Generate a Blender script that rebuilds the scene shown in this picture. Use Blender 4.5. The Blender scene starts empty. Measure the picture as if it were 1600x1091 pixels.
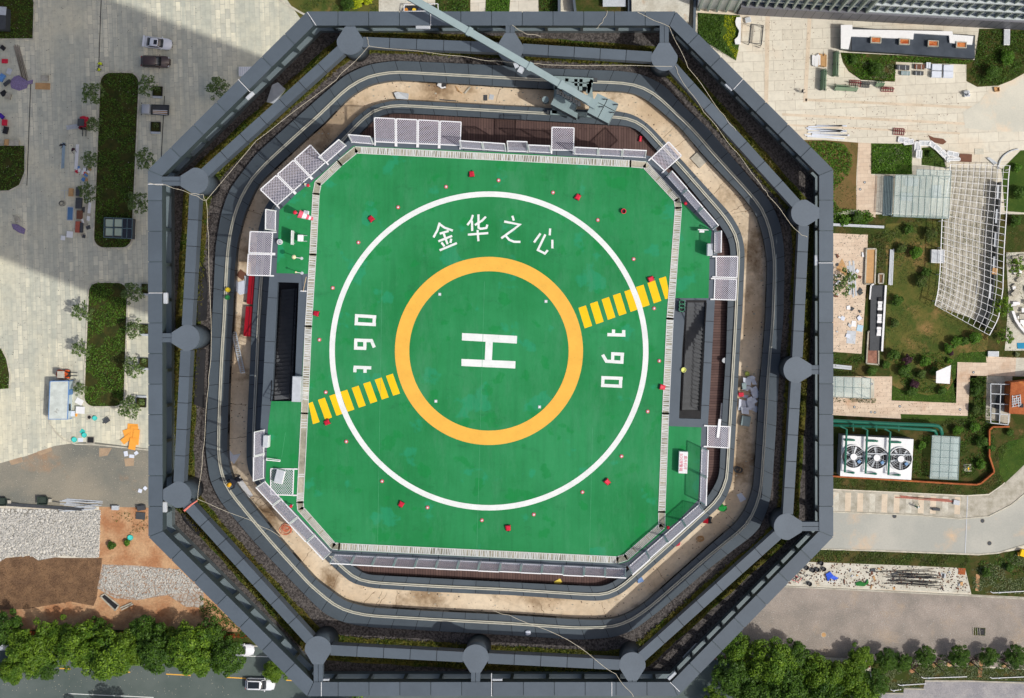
import bpy, bmesh, math, random
import numpy as np
from mathutils import Vector, Matrix
from mathutils.geometry import tessellate_polygon

# ------------------------------------------------------------------ camera, sky, sun, exposure
scene = bpy.context.scene
COL = scene.collection
F_PX = 2600.0; CAM_H = 264.0; NX, NY = 925.0, 470.0        # focal length in photo pixels, camera height, point straight below
cam_d = bpy.data.cameras.new('camera'); cam = bpy.data.objects.new('camera', cam_d); COL.objects.link(cam)
cam.location = (0, 0, CAM_H); cam.rotation_euler = (0, 0, 0)
cam_d.sensor_width = 36.0; cam_d.lens = 36.0 * F_PX / 1600.0
cam_d.shift_x = -(NX - 800.0) / 1600.0; cam_d.shift_y = -(545.5 - NY) / 1600.0
cam_d.clip_start = 0.5; cam_d.clip_end = 4000.0
scene.camera = cam

SUN_EL = math.radians(54.0); SHADOW_DIR = Vector((-math.cos(math.radians(21.0)), math.sin(math.radians(21.0)), 0))
world = bpy.data.worlds.new('World'); scene.world = world; world.use_nodes = True
wn = world.node_tree.nodes; wl = world.node_tree.links
bg = wn.get('Background') or wn.new('ShaderNodeBackground')
sky = wn.new('ShaderNodeTexSky'); sky.sky_type = 'NISHITA'; sky.sun_disc = False
sky.sun_elevation = SUN_EL; sky.air_density = 0.8; sky.dust_density = 4.0; sky.ozone_density = 0.4
to_sun = Vector((-SHADOW_DIR.x * math.cos(SUN_EL), -SHADOW_DIR.y * math.cos(SUN_EL), math.sin(SUN_EL)))
sky.sun_rotation = math.atan2(to_sun.x, to_sun.y)
wl.new(sky.outputs[0], bg.inputs[0]); bg.inputs[1].default_value = 0.145
sun_d = bpy.data.lights.new('sun', 'SUN'); sun_d.energy = 3.0; sun_d.angle = math.radians(0.6); sun_d.color = (1.0, 0.98, 0.945)
sun = bpy.data.objects.new('sun', sun_d); COL.objects.link(sun)
sun.rotation_euler = to_sun.to_track_quat('Z', 'Y').to_euler(); sun.location = (60, -25, 240)
scene.view_settings.view_transform = 'Standard'; scene.view_settings.look = 'None'
scene.view_settings.exposure = -0.27; scene.view_settings.gamma = 1.0

# ------------------------------------------------------------------ helpers
R = random.Random(7)
def P(px, py, z=0.0):
    d = CAM_H - z
    return Vector(((px - NX) * d / F_PX, (NY - py) * d / F_PX, z))
def P2(px, py, z=0.0):
    p = P(px, py, z); return (p.x, p.y)
def PL(pts, z=0.0): return [P2(x, y, z) for x, y in pts]
def lin(r, g, b):
    f = lambda c: (c / 255 / 12.92) if c / 255 <= 0.04045 else ((c / 255 + 0.055) / 1.055) ** 2.4
    return (f(r), f(g), f(b), 1.0)

def area2(pts):
    return sum(pts[i][0] * pts[(i + 1) % len(pts)][1] - pts[(i + 1) % len(pts)][0] * pts[i][1] for i in range(len(pts)))
def worldloc(o):
    v = Vector((0, 0, 0))
    while o is not None:
        v += o.location; o = o.parent
    return v

class MB:
    def __init__(s): s.v = []; s.f = []
    def add(s, vs, fs):
        n = len(s.v); s.v += [tuple(v) for v in vs]; s.f += [tuple(i + n for i in f) for f in fs]; return s
    def flat(s, pts, z):
        if area2(pts) < 0: pts = pts[::-1]
        return s.add([(p[0], p[1], z) for p in pts], [tuple(range(len(pts)))])
    def prism(s, pts, z0, z1):
        if area2(pts) < 0: pts = pts[::-1]
        n = len(pts)
        vs = [(p[0], p[1], z0) for p in pts] + [(p[0], p[1], z1) for p in pts]
        fs = [tuple(range(n - 1, -1, -1)), tuple(range(n, 2 * n))] + [(i, (i + 1) % n, (i + 1) % n + n, i + n) for i in range(n)]
        return s.add(vs, fs)
    def holed(s, outer, holes, z0, z1):
        loops = [outer if area2(outer) > 0 else outer[::-1]] + [h if area2(h) < 0 else h[::-1] for h in holes]
        flatp = [p for l in loops for p in l]; n = len(flatp)
        tris = tessellate_polygon([[Vector((p[0], p[1], 0)) for p in l] for l in loops])
        vs = [(p[0], p[1], z1) for p in flatp] + [(p[0], p[1], z0) for p in flatp]; fs = []
        for t in tris:
            a, b, c = t
            if (flatp[b][0] - flatp[a][0]) * (flatp[c][1] - flatp[a][1]) - (flatp[c][0] - flatp[a][0]) * (flatp[b][1] - flatp[a][1]) < 0: b, c = c, b
            fs.append((a, b, c)); fs.append((a + n, c + n, b + n))
        k = 0
        for l in loops:
            m = len(l)
            for i in range(m):
                a, b = k + i, k + (i + 1) % m; fs.append((a, a + n, b + n, b))
            k += m
        return s.add(vs, fs)
    def ringstrip(s, o, i, z0, z1):                          # closed band between two loops of equal count
        n = len(o)
        if area2(o) < 0: o = o[::-1]; i = i[::-1]
        vs = [(p[0], p[1], z) for l, z in ((o, z1), (i, z1), (i, z0), (o, z0)) for p in l]; fs = []
        for q in range(4):
            a, b = q * n, ((q + 1) % 4) * n
            for k in range(n): fs.append((a + k, a + (k + 1) % n, b + (k + 1) % n, b + k))
        return s.add(vs, fs)
    def box(s, c, size, rot=0.0, tilt=0.0):
        x, y, z = c; w, d, h = size; cr, sr = math.cos(rot), math.sin(rot)
        vs = []
        for dz in (0, h):
            for dx, dy in ((-w / 2, -d / 2), (w / 2, -d / 2), (w / 2, d / 2), (-w / 2, d / 2)):
                zz = dz + dx * tilt
                vs.append((x + dx * cr - dy * sr, y + dx * sr + dy * cr, z + zz))
        return s.add(vs, [(3, 2, 1, 0), (4, 5, 6, 7), (0, 1, 5, 4), (1, 2, 6, 5), (2, 3, 7, 6), (3, 0, 4, 7)])
    def bbox(s, c, size, rot=0.0, bev=0.03):
        x, y, z = c; w, d, h = size; cr, sr = math.cos(rot), math.sin(rot); b = min(bev, w * .4, d * .4, h * .4)
        rings = [(b, 0, 0), (0, 0, b), (0, 0, h - b), (b, 0, h)]; vs = []; fs = []
        for ins, _, zz in rings:
            W, D = w / 2 - ins, d / 2 - ins; c2 = min(b, W * .4, D * .4)
            for dx, dy in ((-W + c2, -D), (W - c2, -D), (W, -D + c2), (W, D - c2), (W - c2, D), (-W + c2, D), (-W, D - c2), (-W, -D + c2)):
                vs.append((x + dx * cr - dy * sr, y + dx * sr + dy * cr, z + zz))
        for r in range(3):
            for i in range(8): fs.append((r * 8 + i, r * 8 + (i + 1) % 8, r * 8 + 8 + (i + 1) % 8, r * 8 + 8 + i))
        fs.append(tuple(range(7, -1, -1))); fs.append(tuple(range(24, 32)))
        return s.add(vs, fs)
    def seg(s, a, b, w, h):
        a, b = Vector(a), Vector(b); d = b - a
        if d.length < 1e-6: return s
        d.normalize(); up = Vector((0, 0, 1)) if abs(d.z) < .95 else Vector((0, 1, 0))
        r = d.cross(up).normalized() * (w / 2); u = r.cross(d).normalized() * (h / 2)
        vs = [a - r - u, a + r - u, a + r + u, a - r + u, b - r - u, b + r - u, b + r + u, b - r + u]
        return s.add(vs, [(3, 2, 1, 0), (4, 5, 6, 7), (0, 1, 5, 4), (1, 2, 6, 5), (2, 3, 7, 6), (3, 0, 4, 7)])
    def tube(s, pts, r, n=7, caps=True):
        pts = [Vector(p) for p in pts]; rs = r if isinstance(r, (list, tuple)) else [r] * len(pts)
        vs = []; fs = []; prev = None
        for i, p in enumerate(pts):
            d = (pts[min(i + 1, len(pts) - 1)] - pts[max(i - 1, 0)])
            if d.length < 1e-9: d = Vector((0, 0, 1))
            d.normalize()
            if prev is None:
                a = Vector((0, 0, 1)) if abs(d.z) < .9 else Vector((1, 0, 0)); u = d.cross(a).normalized()
            else:
                u = prev - d * prev.dot(d)
                u = u.normalized() if u.length > 1e-6 else d.orthogonal().normalized()
            prev = u; w = d.cross(u)
            for k in range(n):
                t = 2 * math.pi * k / n; vs.append(p + (u * math.cos(t) + w * math.sin(t)) * rs[i])
        for i in range(len(pts) - 1):
            for k in range(n):
                k2 = (k + 1) % n; fs.append((i * n + k, i * n + k2, i * n + n + k2, i * n + n + k))
        if caps:
            fs.append(tuple(range(n - 1, -1, -1))); m = (len(pts) - 1) * n; fs.append(tuple(range(m, m + n)))
        return s.add(vs, fs)
    def cyl(s, c, r, h, n=20, r2=None):
        r2 = r if r2 is None else r2; x, y, z = c
        vs = [(x + r * math.cos(2 * math.pi * i / n), y + r * math.sin(2 * math.pi * i / n), z) for i in range(n)]
        vs += [(x + r2 * math.cos(2 * math.pi * i / n), y + r2 * math.sin(2 * math.pi * i / n), z + h) for i in range(n)]
        return s.add(vs, [tuple(range(n - 1, -1, -1)), tuple(range(n, 2 * n))] + [(i, (i + 1) % n, (i + 1) % n + n, i + n) for i in range(n)])
    def bowl(s, c, r, h, n=16, wall=.04):                    # open-topped tub
        x, y, z = c; vs = []; fs = []
        for rr, zz in ((r * .86, 0), (r, h), (r - wall, h), (r * .86 - wall, wall)):
            vs += [(x + rr * math.cos(2 * math.pi * i / n), y + rr * math.sin(2 * math.pi * i / n), z + zz) for i in range(n)]
        for k in range(3):
            for i in range(n): fs.append((k * n + i, k * n + (i + 1) % n, k * n + n + (i + 1) % n, k * n + n + i))
        fs.append(tuple(range(n - 1, -1, -1))); fs.append(tuple(range(3 * n, 4 * n)))
        return s.add(vs, fs)
    def ball(s, c, r, nu=12, nv=8):
        rx, ry, rz = r if isinstance(r, (tuple, list)) else (r, r, r); x, y, z = c; vs = [(x, y, z - rz)]; fs = []
        for j in range(1, nv):
            t = math.pi * j / nv - math.pi / 2
            for i in range(nu):
                a = 2 * math.pi * i / nu; vs.append((x + rx * math.cos(t) * math.cos(a), y + ry * math.cos(t) * math.sin(a), z + rz * math.sin(t)))
        vs.append((x, y, z + rz)); top = len(vs) - 1
        for i in range(nu): fs.append((0, 1 + (i + 1) % nu, 1 + i)); fs.append((top, 1 + (nv - 2) * nu + i, 1 + (nv - 2) * nu + (i + 1) % nu))
        for j in range(nv - 2):
            for i in range(nu): a = 1 + j * nu; fs.append((a + i, a + (i + 1) % nu, a + nu + (i + 1) % nu, a + nu + i))
        return s.add(vs, fs)
    def plate(s, a, b, c, d, t):
        a, b, c, d = map(Vector, (a, b, c, d)); n = (b - a).cross(d - a).normalized() * t
        return s.add([a, b, c, d, a + n, b + n, c + n, d + n], [(3, 2, 1, 0), (4, 5, 6, 7), (0, 1, 5, 4), (1, 2, 6, 5), (2, 3, 7, 6), (3, 0, 4, 7)])
    def loft(s, rings, cap=True):
        n = len(rings[0]); vs = [p for r in rings for p in r]; fs = []
        for k in range(len(rings) - 1):
            for i in range(n): fs.append((k * n + i, k * n + (i + 1) % n, k * n + n + (i + 1) % n, k * n + n + i))
        if cap: fs.append(tuple(range(n - 1, -1, -1))); m = (len(rings) - 1) * n; fs.append(tuple(range(m, m + n)))
        return s.add(vs, fs)
    def build(s, name, m, parent=None, smooth=False):
        off = worldloc(parent) if parent is not None else Vector((0, 0, 0))
        me = bpy.data.meshes.new(name); me.from_pydata([(v[0] - off.x, v[1] - off.y, v[2] - off.z) for v in s.v], [], s.f); me.update()
        me.materials.append(m)
        if smooth:
            for p in me.polygons: p.use_smooth = True
        o = bpy.data.objects.new(name, me); COL.objects.link(o)
        if parent is not None: o.parent = parent
        return o

def tag(o, label=None, cat=None, group=None, kind=None):
    if label: o['label'] = label
    if cat: o['category'] = cat
    if group: o['group'] = group
    if kind: o['kind'] = kind
    return o
def thing(name, label, cat, loc=(0, 0, 0), group=None):
    o = bpy.data.objects.new(name, None); COL.objects.link(o); o.location = loc; o.empty_display_size = .2
    return tag(o, label, cat, group)
def struct(name, mb, m): return tag(mb.build(name, m), kind='structure')
def stuff(name, mb, m, parent=None): return tag(mb.build(name, m, parent), kind='stuff')
def copy_tree(o, parent=None):
    c = o.copy(); COL.objects.link(c); c.parent = parent
    for ch in list(o.children): copy_tree(ch, c)
    return c

# ------------------------------------------------------------------ materials
def nodes_of(name, rough=.7, spec=.3, metallic=0.0):
    m = bpy.data.materials.new(name); m.use_nodes = True; nt = m.node_tree; b = nt.nodes['Principled BSDF']
    b.inputs['Roughness'].default_value = rough; b.inputs['Metallic'].default_value = metallic
    b.inputs['Specular IOR Level'].default_value = spec
    return m, nt, b
def pos_node(nt, rot=0.0, scale=(1, 1, 1)):
    g = nt.nodes.new('ShaderNodeNewGeometry'); mp = nt.nodes.new('ShaderNodeMapping')
    mp.inputs['Rotation'].default_value = (0, 0, rot); mp.inputs['Scale'].default_value = scale
    nt.links.new(g.outputs['Position'], mp.inputs['Vector']); return mp.outputs[0]
def noise(nt, vec, scale, detail=5, rough=.55):
    n = nt.nodes.new('ShaderNodeTexNoise'); n.inputs['Scale'].default_value = scale; n.inputs['Detail'].default_value = detail; n.inputs['Roughness'].default_value = rough
    nt.links.new(vec, n.inputs['Vector']); return n.outputs['Fac']
def ramp(nt, fac, stops):
    r = nt.nodes.new('ShaderNodeValToRGB'); e = r.color_ramp.elements
    while len(e) < len(stops): e.new(.5)
    for i, (p, c) in enumerate(stops): e[i].position = p; e[i].color = c
    nt.links.new(fac, r.inputs[0]); return r.outputs[0]
def mix(nt, fac, a, b, mode='MIX'):
    n = nt.nodes.new('ShaderNodeMix'); n.data_type = 'RGBA'; n.blend_type = mode
    for sock, val in ((n.inputs[0], fac), (n.inputs[6], a), (n.inputs[7], b)):
        if isinstance(val, (float, int, tuple)): sock.default_value = val
        else: nt.links.new(val, sock)
    return n.outputs[2]
def bump(nt, b, height, strength=.3, dist=.05):
    n = nt.nodes.new('ShaderNodeBump'); n.inputs['Strength'].default_value = strength; n.inputs['Distance'].default_value = dist
    nt.links.new(height, n.inputs['Height']); nt.links.new(n.outputs[0], b.inputs['Normal'])
W1 = (1, 1, 1, 1)
def g(v): return (v, v, v, 1)
def plain(name, c, rough=.6, var=.12, scale=1.5, metallic=0.0, spec=.3, fine=0.0, bumpy=0.0, isl=0.0):
    m, nt, b = nodes_of(name, rough, spec, metallic); v = pos_node(nt)
    f = noise(nt, v, scale, 6)
    col = ramp(nt, f, [(.3, tuple(x * (1 - var) for x in c[:3]) + (1,)), (.7, tuple(min(1, x * (1 + var)) for x in c[:3]) + (1,))])
    if fine:
        f2 = noise(nt, v, scale * 14, 3); col = mix(nt, fine, col, ramp(nt, f2, [(.35, g(.25)), (.65, W1)]), 'MULTIPLY')
    if isl:
        gg = nt.nodes.new('ShaderNodeNewGeometry'); col = mix(nt, isl, col, ramp(nt, gg.outputs['Random Per Island'], [(0, g(.55)), (1, W1)]), 'MULTIPLY')
        col = mix(nt, .35, col, ramp(nt, noise(nt, v, .9, 8, .75), [(.35, g(.72)), (.6, W1)]), 'MULTIPLY')
    nt.links.new(col, b.inputs['Base Color'])
    if bumpy: bump(nt, b, noise(nt, v, scale * 8, 4), bumpy)
    return m
def two(name, c1, c2, scale=.3, lo=.42, hi=.58, rough=.85, fine=.25, fscale=6.0, bumpy=.3, c3=None, scale3=1.0, lo3=.6, hi3=.7, detail=7):
    m, nt, b = nodes_of(name, rough, .2); v = pos_node(nt)
    col = ramp(nt, noise(nt, v, scale, detail, .6), [(lo, c1), (hi, c2)])
    if c3: col = mix(nt, ramp(nt, noise(nt, v, scale3, 8, .65), [(lo3, g(0)), (hi3, g(1))]), col, c3)
    f = noise(nt, v, fscale, 6, .7)
    if fine: col = mix(nt, fine, col, ramp(nt, f, [(.3, g(.15)), (.6, W1)]), 'MULTIPLY')
    nt.links.new(col, b.inputs['Base Color'])
    if bumpy: bump(nt, b, f, bumpy, .08)
    return m
def paving(name, c1, c2, mortar, bw, bh, rot=0.0, rough=.8, stain=None, stain_lo=.5, stain_hi=.72, stripe=None, stripe_scale=(.5, .02, 1), msize=.012, stain_scale=.09, vein=.35):
    m, nt, b = nodes_of(name, rough, .25); v = pos_node(nt, rot)
    br = nt.nodes.new('ShaderNodeTexBrick'); br.inputs['Scale'].default_value = 1.0
    br.inputs['Brick Width'].default_value = bw; br.inputs['Row Height'].default_value = bh; br.inputs['Mortar Size'].default_value = msize
    br.inputs['Color1'].default_value = c1; br.inputs['Color2'].default_value = c2; br.inputs['Mortar'].default_value = mortar
    nt.links.new(v, br.inputs['Vector']); col = br.outputs['Color']
    if stripe:
        col = mix(nt, ramp(nt, noise(nt, pos_node(nt, 0, stripe_scale), 1.0, 4, .7), [(.42, g(0)), (.56, g(.75))]), col, stripe)
    pv = pos_node(nt)
    if stain: col = mix(nt, ramp(nt, noise(nt, pv, stain_scale, 8, .62), [(stain_lo, g(0)), (stain_hi, g(.8))]), col, stain)
    col = mix(nt, vein, col, ramp(nt, noise(nt, pv, 1.1, 9, .7), [(.3, g(.45)), (.55, W1)]), 'MULTIPLY')
    nt.links.new(col, b.inputs['Base Color']); return m
def leafmat(name, dark, light, hue2=None):
    m, nt, b = nodes_of(name, .55, .35); gg = nt.nodes.new('ShaderNodeNewGeometry'); oi = nt.nodes.new('ShaderNodeObjectInfo')
    col = ramp(nt, gg.outputs['Random Per Island'], [(0, dark), (.85, light)])
    if hue2: col = mix(nt, ramp(nt, noise(nt, pos_node(nt), .55, 4), [(.45, g(0)), (.62, g(.9))]), col, hue2)
    col = mix(nt, ramp(nt, oi.outputs['Random'], [(0, g(0)), (1, g(.35))]), col, tuple(x * .55 for x in light[:3]) + (1,))
    nt.links.new(col, b.inputs['Base Color'])
    t = nt.nodes.new('ShaderNodeBsdfTranslucent'); nt.links.new(col, t.inputs[0]); ms = nt.nodes.new('ShaderNodeMixShader'); ms.inputs[0].default_value = .28
    out = nt.nodes['Material Output']; nt.links.new(b.outputs[0], ms.inputs[1]); nt.links.new(t.outputs[0], ms.inputs[2]); nt.links.new(ms.outputs[0], out.inputs[0])
    return m

M = {}
M['panel'] = plain('grey_aluminium_panel', (.098, .124, .148, 1), .45, .07, .35, spec=.4, fine=.05, isl=.3)
M['panel_dark'] = plain('slate_panel', (.078, .102, .122, 1), .5, .1, .5, spec=.4, fine=.08, isl=.3)
M['disc'] = plain('column_cap_paint', (.118, .145, .17, 1), .5, .08, .6, spec=.4, fine=.1)
M['joint'] = plain('dark_joint', (.012, .014, .016, 1), .8, .1)
M['inner_face'] = plain('parapet_lining', (.065, .092, .1, 1), .3, .12, .4, spec=.5)
M['ledge'] = plain('grey_green_ledge', (.16, .2, .21, 1), .35, .12, .4, spec=.5)
M['gravel_roof'] = two('roof_gravel', lin(66, 62, 60), lin(116, 110, 106), 9, .4, .6, .95, .55, 16, .8)
M['grass_roof'] = two('roof_sedum', lin(62, 84, 24), lin(112, 104, 48), .9, .42, .6, .95, .5, 13, .6, c3=lin(96, 74, 40), scale3=.6, lo3=.55, hi3=.72)
M['sand'] = two('dusty_screed', lin(232, 214, 186), lin(206, 182, 150), .22, .4, .62, .9, .22, 3.5, .15, c3=lin(140, 116, 88), scale3=.35, lo3=.52, hi3=.66)
M['rail'] = plain('galvanised_rail', lin(192, 190, 174), .45, .12, 3, spec=.4)
M['white'] = plain('white_paint', (.8, .8, .79, 1), .5, .04, 2)
def marking(name, c, under):
    m, nt, b = nodes_of(name, .65, .2); v = pos_node(nt)
    col = mix(nt, .5, c, ramp(nt, noise(nt, v, 1.3, 8, .7), [(.35, g(.8)), (.6, W1)]), 'MULTIPLY')
    wear = mix(nt, .5, ramp(nt, noise(nt, v, 9, 6, .75), [(.58, g(0)), (.72, g(.55))]), ramp(nt, noise(nt, v, .7, 5, .6), [(.45, g(0)), (.65, g(1))]), 'MULTIPLY')
    nt.links.new(mix(nt, wear, col, under), b.inputs['Base Color']); return m
M['white_marking'] = marking('white_marking_paint', (.8, .82, .78, 1), lin(90, 150, 110))
M['yellow'] = marking('yellow_marking_paint', lin(250, 200, 22), lin(110, 150, 60))
M['amber'] = marking('amber_ring_paint', lin(240, 182, 76), lin(120, 150, 84))
M['galv'] = plain('light_grey_steel', (.5, .53, .55, 1), .45, .1, 3, spec=.5)
M['crane'] = plain('grey_green_crane_paint', lin(140, 158, 158), .5, .08, 1.2, fine=.08)
M['red'] = plain('red_paint', lin(205, 38, 62), .5, .1, 3)
M['deepred'] = plain('deep_red_lacquer', lin(158, 8, 28), .4, .1, 2)
M['black'] = plain('black_rubber', (.018, .018, .02, 1), .6, .2, 3)
M['darkgrey'] = plain('dark_grey_paint', (.06, .065, .07, 1), .6, .15, 2)
M['conc'] = two('pale_concrete', lin(196, 190, 174), lin(164, 158, 140), .8, .4, .65, .9, .3, 7, .2)
M['kerb'] = two('granite_kerb', lin(214, 208, 188), lin(188, 182, 164), 1.2, .4, .6, .85, .25, 9, .1)
M['rope'] = plain('cream_rope', lin(226, 216, 190), .9, .1, 4)
M['glass'] = plain('dark_window_glass', (.03, .045, .06, 1), .08, .2, .5, spec=.7)
M['carglass'] = plain('tinted_glass', (.012, .016, .02, 1), .06, .1, 1, spec=.7)
M['rubble'] = None

def mat_green():
    m, nt, b = nodes_of('green_deck_coating', .7, .12); v = pos_node(nt)
    base = ramp(nt, noise(nt, v, .16, 6, .6), [(.35, lin(34, 126, 68)), (.65, lin(50, 142, 86))])
    blot = noise(nt, v, .55, 5, .5)
    col = mix(nt, ramp(nt, blot, [(.6, g(0)), (.635, g(.5))]), base, lin(40, 150, 108))
    blot2 = noise(nt, pos_node(nt, 1.1), .8, 4, .5)
    col = mix(nt, ramp(nt, blot2, [(.6, g(0)), (.64, g(.6))]), col, lin(20, 132, 62))
    col = mix(nt, .3, col, ramp(nt, noise(nt, pos_node(nt, .05, (1, .08, 1)), 3.5, 7, .7), [(.3, g(.6)), (.55, W1)]), 'MULTIPLY')
    col = mix(nt, .10, col, ramp(nt, noise(nt, v, 5, 8, .8), [(.3, g(.3)), (.6, W1)]), 'MULTIPLY')
    col = mix(nt, ramp(nt, noise(nt, pos_node(nt, .9, (1, .3, 1)), .5, 9, .75), [(.52, g(0)), (.7, g(.35))]), col, lin(86, 146, 110))
    col = mix(nt, ramp(nt, noise(nt, pos_node(nt, .2, (.6, 1, 1)), .9, 9, .8), [(.56, g(0)), (.72, g(.4))]), col, lin(30, 84, 52))
    nt.links.new(col, b.inputs['Base Color']); return m
M['green'] = mat_green()
def mat_wood(name, rot):
    m, nt, b = nodes_of(name, .8, .2); v = pos_node(nt, rot)
    br = nt.nodes.new('ShaderNodeTexBrick'); br.inputs['Scale'].default_value = 1.0; br.inputs['Brick Width'].default_value = 2.6
    br.inputs['Row Height'].default_value = .16; br.inputs['Mortar Size'].default_value = .012
    br.inputs['Color1'].default_value = lin(108, 86, 80); br.inputs['Color2'].default_value = lin(94, 74, 70); br.inputs['Mortar'].default_value = lin(58, 44, 40)
    nt.links.new(v, br.inputs['Vector'])
    col = mix(nt, .3, br.outputs['Color'], ramp(nt, noise(nt, v, 2.5, 6, .7), [(.3, g(.4)), (.6, W1)]), 'MULTIPLY')
    nt.links.new(col, b.inputs['Base Color']); return m
M['wood_y'] = mat_wood('brown_composite_deck', math.pi / 2); M['wood_x'] = mat_wood('brown_composite_deck_cross', 0.0)

# ------------------------------------------------------------------ foliage
NPR = np.random.RandomState(11)
def leaf_obj(name, pos, nb, size, m, parent=None, narrow=.5, spread=.8):
    """pos (N,3) world; nb (N,3) or (3,) preferred normals; a rhombic leaf at each point"""
    pos = np.asarray(pos, float); N = len(pos)
    if parent is not None: pos = pos - np.array(worldloc(parent))
    n = np.asarray(nb, float) + NPR.normal(0, spread, (N, 3)); n /= np.linalg.norm(n, axis=1, keepdims=True) + 1e-9
    t = np.cross(n, NPR.normal(0, 1, (N, 3))); t /= np.linalg.norm(t, axis=1, keepdims=True) + 1e-9
    b = np.cross(n, t); s = np.asarray(size, float) * NPR.uniform(.65, 1.35, N); s = s[:, None] * .5
    vs = np.stack([pos - t * s, pos + b * s * narrow, pos + t * s, pos - b * s * narrow], 1).reshape(-1, 3)
    me = bpy.data.meshes.new(name); me.vertices.add(4 * N); me.vertices.foreach_set('co', vs.ravel())
    me.loops.add(4 * N); me.loops.foreach_set('vertex_index', np.arange(4 * N, dtype=np.int32))
    me.polygons.add(N); me.polygons.foreach_set('loop_start', np.arange(0, 4 * N, 4, dtype=np.int32))
    me.update(calc_edges=True); me.materials.append(m)
    o = bpy.data.objects.new(name, me); COL.objects.link(o)
    if parent is not None: o.parent = parent
    return o
def blob_points(c, r, n, shell=.5):
    d = NPR.normal(0, 1, (n, 3)); d /= np.linalg.norm(d, axis=1, keepdims=True)
    rad = NPR.uniform(shell ** 3, 1, n) ** (1 / 3)
    return np.array(c) + d * rad[:, None] * np.array(r), d
def in_poly(x, y, poly):
    c = np.zeros(len(x), bool); n = len(poly)
    for i in range(n):
        x1, y1 = poly[i]; x2, y2 = poly[(i + 1) % n]
        if y1 == y2: continue
        c ^= ((y1 > y) != (y2 > y)) & (x < (x2 - x1) * (y - y1) / (y2 - y1) + x1)
    return c
def poly_points(poly, per_m2, maxn=60000):
    xs = [p[0] for p in poly]; ys = [p[1] for p in poly]
    n = int(min(maxn * 3, (max(xs) - min(xs)) * (max(ys) - min(ys)) * per_m2))
    x = NPR.uniform(min(xs), max(xs), n); y = NPR.uniform(min(ys), max(ys), n); k = in_poly(x, y, poly)
    return x[k], y[k]
def lumpy(x, y, s, seed=0):
    return (np.sin(x * s + seed) * np.cos(y * s * 1.3 + seed * 2.1) + np.sin((x + y) * s * .71 + seed * .7) + np.cos((x - y * 1.7) * s * .9 + seed)) / 3
def cover(name, poly, z, h, per_m2, leaf, m, label=None, seed=0, gap=-.9, s=1.1):
    x, y = poly_points(poly, per_m2); f = lumpy(x, y, s, seed) + .45 * lumpy(x, y, s * 3.1, seed + 3); k = f > gap; x, y, f = x[k], y[k], f[k]
    zz = z + .03 + (f - f.min()) / max(1e-6, (f.max() - f.min())) * h * NPR.uniform(.35, 1, len(x))
    o = leaf_obj(name, np.stack([x, y, zz], 1), (0, 0, .9), leaf, m); return tag(o, label=label, kind='stuff')
# ------------------------------------------------------------------ THE TOWER
ZT = 167.0; ZG = 163.6; ZB = 163.85; ZS = 163.25; ZW = 163.35; ZD = 168.6
tower = thing('tower', 'grey octagonal tower seen from above, flat grey rim, round column caps', 'tower', P(767, 553, 0))
OUT_PX = [(480, 18), (1056, 18), (1302, 265), (1302, 839), (1059, 1088), (480, 1088), (232, 839), (231, 266)]
INN_PX = [(490, 40), (1046, 40), (1280, 274), (1280, 830), (1049, 1066), (490, 1066), (254, 830), (253, 275)]
OUT = PL(OUT_PX, ZT); INN = PL(INN_PX, ZT)
cx0, cy0 = P2(767, 553, ZT)
def scaled(poly, k): return [(cx0 + (x - cx0) * k, cy0 + (y - cy0) * k) for x, y in poly]
def grow(poly, d):            # offset a convex polygon outward
    if area2(poly) < 0: poly = poly[::-1]
    n = len(poly); L = []
    for i in range(n):
        a, b = Vector(poly[i]), Vector(poly[(i + 1) % n]); t = (b - a).normalized(); nn = Vector((t.y, -t.x)); L.append((a + nn * d, t))
    out = []
    for i in range(n):
        p, t = L[i - 1]; q, u = L[i]; den = t.x * u.y - t.y * u.x
        s = ((q - p).x * u.y - (q - p).y * u.x) / den; out.append(tuple(p + t * s))
    return out
shaft = grow(OUT, -.25)
MB().prism(shaft, 0.0, ZS - .3).build('curtain_wall', M['glass'], tower)
mb = MB()
for k in range(39): mb.holed(grow(shaft, .14), [grow(shaft, -.3)], 3.6 + k * 4.15, 4.5 + k * 4.15)
mb.build('floor_band', M['panel'], tower)
mb = MB(); sh = shaft if area2(shaft) > 0 else shaft[::-1]
for i in range(8):
    a, b = Vector(sh[i]), Vector(sh[(i + 1) % 8]); n = 12
    for k in range(n + 1):
        p = a.lerp(b, k / n); mb.box((p.x, p.y, .1), (.22, .34, ZS - .6), math.atan2((b - a).y, (b - a).x))
mb.build('mullion', M['panel_dark'], tower)
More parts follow.
